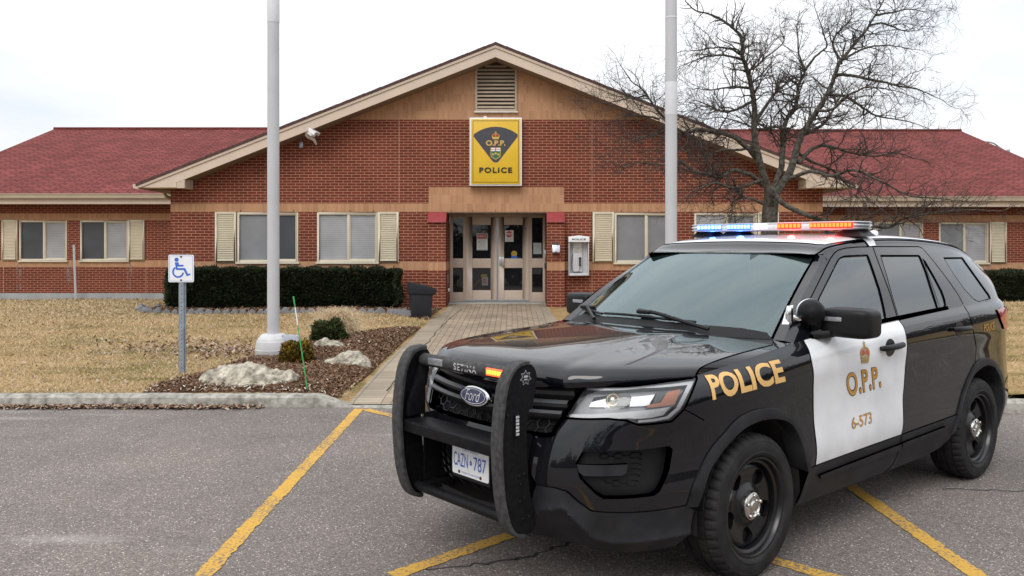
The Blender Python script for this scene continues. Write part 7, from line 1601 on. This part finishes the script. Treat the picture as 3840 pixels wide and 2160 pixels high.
# mirrors, spotlight
def mirror(s_):
    mb=MB(); Mm=Matrix.Scale(s_,4,(0,1,0)) if s_<0 else Matrix.Identity(4)
    f=lambda p:Vector((p[0],p[1]*s_,p[2]))
    sq=lambda c,h,e:[None]
    m0=MB(); m0.superell((-.755,1.058,1.272),(.088,.140,.078),.38,40,22)
    V=[]
    for v in m0.v:
        v=Vector(v); t=(v.y-.92)/.28; v.z+=-.012*(t-.5)+(.014 if v.z>1.272 else 0)*(.4+t*.6); v.x-=.05*max(0,t)**2; V.append(f(v))
    mb.add(V,m0.f); o=mb.build('side_mirror',M_trimb,CAR,angle=60)
    mb=MB(); mb.add([f(p) for p in [(-.60,.90,1.175),(-.82,.90,1.185),(-.82,1.0,1.195),(-.66,1.0,1.19),(-.60,.90,1.225),(-.82,.90,1.24),(-.82,1.0,1.245),(-.66,1.0,1.24)]],[(0,3,2,1),(4,5,6,7),(0,1,5,4),(1,2,6,5),(2,3,7,6),(3,0,4,7)]); mb.build('mirror_arm',M_trimb,o,bevel=.02)
    mb=MB(); mb.box((-.678,.955,1.287),(-.668,1.06,1.312)) if s_>0 else mb.box((-.678,-1.06,1.287),(-.668,-.955,1.312)); mb.build('warning_light',Mledoff,o,bevel=.006)
    mb=MB(); r=[f((-.665-.06*((t-.92)/.28)**2-.010,t,1.262)) for t in np.linspace(.935,1.17,14)]; mb.tube(r,.004,6); mb.build('mirror_seam',M_gap,o)
mirror(1); mirror(-1)
SP=bpy.data.objects.new('spotlight',None); COL0.objects.link(SP); SP.parent=CAR; ORG[SP.name]=Vector((0,0,0))
axis=Vector((-.86,.35,.0)).normalized(); Mx=Matrix.Translation((-.60,.925,1.333))@Vector((.62,.78,.02)).to_track_quat('Z','Y').to_matrix().to_4x4()
mb=MB(); mb.lathe([(.002,.070),(.028,.066),(.052,.050),(.068,.026),(.076,-.004),(.078,-.022),(.074,-.034),(.070,-.040)],36,0,Mx); mb.build('lamp_body',M_bar_,SP,angle=60)
mb=MB(); mb.lathe([(.0775,-.024),(.080,-.030),(.078,-.044),(.06,-.050),(.002,-.05)],36,0,Mx); mb.build('lamp_rim',M_chr,SP,angle=50)
mb=MB(); mb.tube([(-.50,.842,1.312),(-.545,.868,1.300),(-.575,.89,1.305)],[.014,.018,.014],14); mb.add([(-.515,.836,1.372),(-.528,.85,1.376),(-.47,.858,1.272),(-.455,.842,1.272),(-.52,.815,1.37),(-.46,.82,1.27)],[(0,1,2,3),(0,3,5,4)]); mb.superell((-.492,.848,1.318),(.022,.018,.052),.6,16,10); mb.build('mount',M_chr,SP)
# wipers
for blade,arm,(a,b) in (([(.47,2.3),(.50,3.4),(.47,4.6),(.42,5.97)],[(.62,3.85),(.56,4.6),(.36,5.5),(.10,6.5)],(.60,4.1)),([(.50,.3),(.52,1.1),(.44,2.2)],[(.60,.75),(.40,1.5),(.12,2.3)],(.58,.85))):
    mb=MB(); wp_=lambda L,d:[Vector(WS(a,b)+WS.nrm(a,b)*SGN_[id(WS)]*d) for a,b in L]
    mb.tube(wp_(resamp(blade,.15),.016),.009,6); mb.tube(wp_(resamp(arm,.2),.034),.012,6); mb.superell(tuple(wp_([(a,b)],.030)[0]),(.03,.055,.014),.5); mb.build('wiper',M_trimb,CAR)
# cabin
Ms=mat('seat_grey',(.14,.14,.145),.8,var=.2)
for y_ in (.40,-.40):
    mb=MB(); mb.superell((-1.55,y_,.80),(.27,.24,.10),.5); mb.superell((-1.82,y_,1.12),(.09,.24,.33),.5,24,16); mb.superell((-1.86,y_,1.50),(.06,.13,.09),.6); mb.build('seat',Ms,CAR)
mb=MB(); mb.superell((-2.6,0,1.10),(.10,.62,.30),.4); mb.build('rear_seat',Ms,CAR)
mb=MB(); mb.superell((-.62,0,1.02),(.34,.78,.14),.4,32,14); mb.box((-1.5,-.14,.6),(-.7,.14,.92)); mb.build('dashboard',mat('dash_grey',(.075,.08,.083),.7,var=.15),CAR)
mb=MB(); c=Vector((-1.02,.40,1.10)); Mw=Matrix.Translation(c)@Matrix.Rotation(R(65),4,'Y'); mb.tube([Mw@Vector((.19*math.cos(a),.19*math.sin(a),0)) for a in np.linspace(0,2*PI,33)],.016,8,caps=False)
mb.tube([Mw@Vector((-.18,0,0)),Mw@Vector((.18,0,0))],.018,6); mb.tube([Mw@Vector((0,0,0)),Mw@Vector((0,0,-.3))],.03,8); mb.build('steering_wheel',M_trimb,CAR)
mb=MB(); mb.box((-1.17,-.12,1.545),(-1.13,.12,1.60)); mb.tube([(-1.15,0,1.60),(-1.11,0,1.66)],.012,6); mb.build('rear_view_mirror',M_trimb,CAR,bevel=.012)
mb=MB(); mb.add([(-.52,.05,1.175),(-.52,.36,1.172),(-.60,.37,1.178),(-.58,.06,1.185)],[(0,1,2,3)]); mb.build('dash_paper',M_paper,CAR,recalc=False)
# light bar
LB=bpy.data.objects.new('light_bar',None); COL0.objects.link(LB); LB.parent=CAR; ORG[LB.name]=Vector((0,0,0))
XB,ZB=-1.70,1.852
M_clear=mat('clear_polycarbonate',(.60,.61,.64),.15,coat=.6,var=.10,scale=30)
mb=MB(); mb.superell((XB-.0,0,ZB+.018),(.143,.69,.007),.3,56,8); mb.superell((XB,0,ZB-.024),(.14,.692,.009),.3,56,8); mb.build('housing',mat('bar_housing',(.42,.43,.45),.35,var=.1),LB)
mb=MB(); mb.superell((XB,0,ZB-.002),(.142,.692,.020),.3,72,6); mb.build('lens',M_clear,LB)
def led(y0,y1,col,core,e,ec,n):
    nm='_'.join(['led',str(col)])
    mb=MB(); mb.box((XB+.125,y0,ZB-.021),(XB+.1455,y1,ZB+.018)); o=mb.build('warning_light',mat('glow_%d'%abs(hash(col))%99 if False else 'led_glow_%.2f_%.2f_%.2f'%col,col,.4,emis=col,estr=e,var=.02),LB,bevel=.003)
    mb=MB(); w=(y1-y0)/n
    for i in range(n): mb.box((XB+.145,y0+w*(i+.12),ZB-.014),(XB+.147,y0+w*(i+.88),ZB+.012))
    mb.build('led_row',mat('led_core_%.2f_%.2f_%.2f'%core,core,.4,emis=core,estr=ec,var=.02),o)
B_=(.004,.075,1);Bc=(.34,.66,1);Rd=(1,.010,.005);Rc=(1,.15,.02)
led(-.590,-.365,B_,Bc,3,1.9,7); led(-.315,-.115,B_,Bc,3,1.9,7); led(-.085,.022,(1,.60,.70),(1,.95,.96),1.6,2.2,4); led(.105,.290,Rd,Rc,3,2.4,6); led(.355,.660,Rd,Rc,3,2.4,11)
for y_,c_ in ((-.47,(.02,.15,1)),(-.22,(.02,.15,1)),(.20,(1,.03,.02)),(.50,(1,.03,.02))):
    pl_=bpy.data.lights.new('beacon_glow','POINT'); po=bpy.data.objects.new('beacon_glow',pl_); COL0.objects.link(po); po.parent=LB; po.location=(XB+.12,y_,ZB-.034); pl_.color=c_; pl_.energy=1.3; pl_.shadow_soft_size=.028
for y_ in (-.60,-.33,.60):
    mb=MB(); mb.add([(XB+.10,y_-.09,1.775),(XB+.10,y_+.13 if y_<0 else y_+.11,1.77),(XB-.10,y_+.13 if y_<0 else y_+.11,1.775),(XB-.10,y_-.09,1.775),(XB+.07,y_-.03,ZB-.02),(XB+.07,y_+.05,ZB-.02),(XB-.07,y_+.05,ZB-.02),(XB-.07,y_-.03,ZB-.02)],[(0,3,2,1),(4,5,6,7),(0,1,5,4),(1,2,6,5),(2,3,7,6),(3,0,4,7)])
    mb.build('foot',M_trimb,LB,bevel=.006)
for S_ in (1,-1): p=Panels((S_,)); p.patch(GH,[(4.95,6.0),(5.20,6.02),(5.24,5.0),(5.22,3.90),(5.02,3.87),(4.98,5.0)],off=.007,flange=.004); p.done('mounting_strap',M_white,LB)
mb=MB(); mb.tube([(-2.25,.10,1.80),(-2.25,.10,1.83)],.018,10); mb.tube([(-2.25,.10,1.83),(-2.26,.10,2.03)],[.004,.0025],6); mb.build('antenna',M_trimb,CAR)
mb=MB(); mb.superell((-2.35,.42,1.80),(.05,.018,.026),.8); mb.build('shark_fin',M_white,CAR)
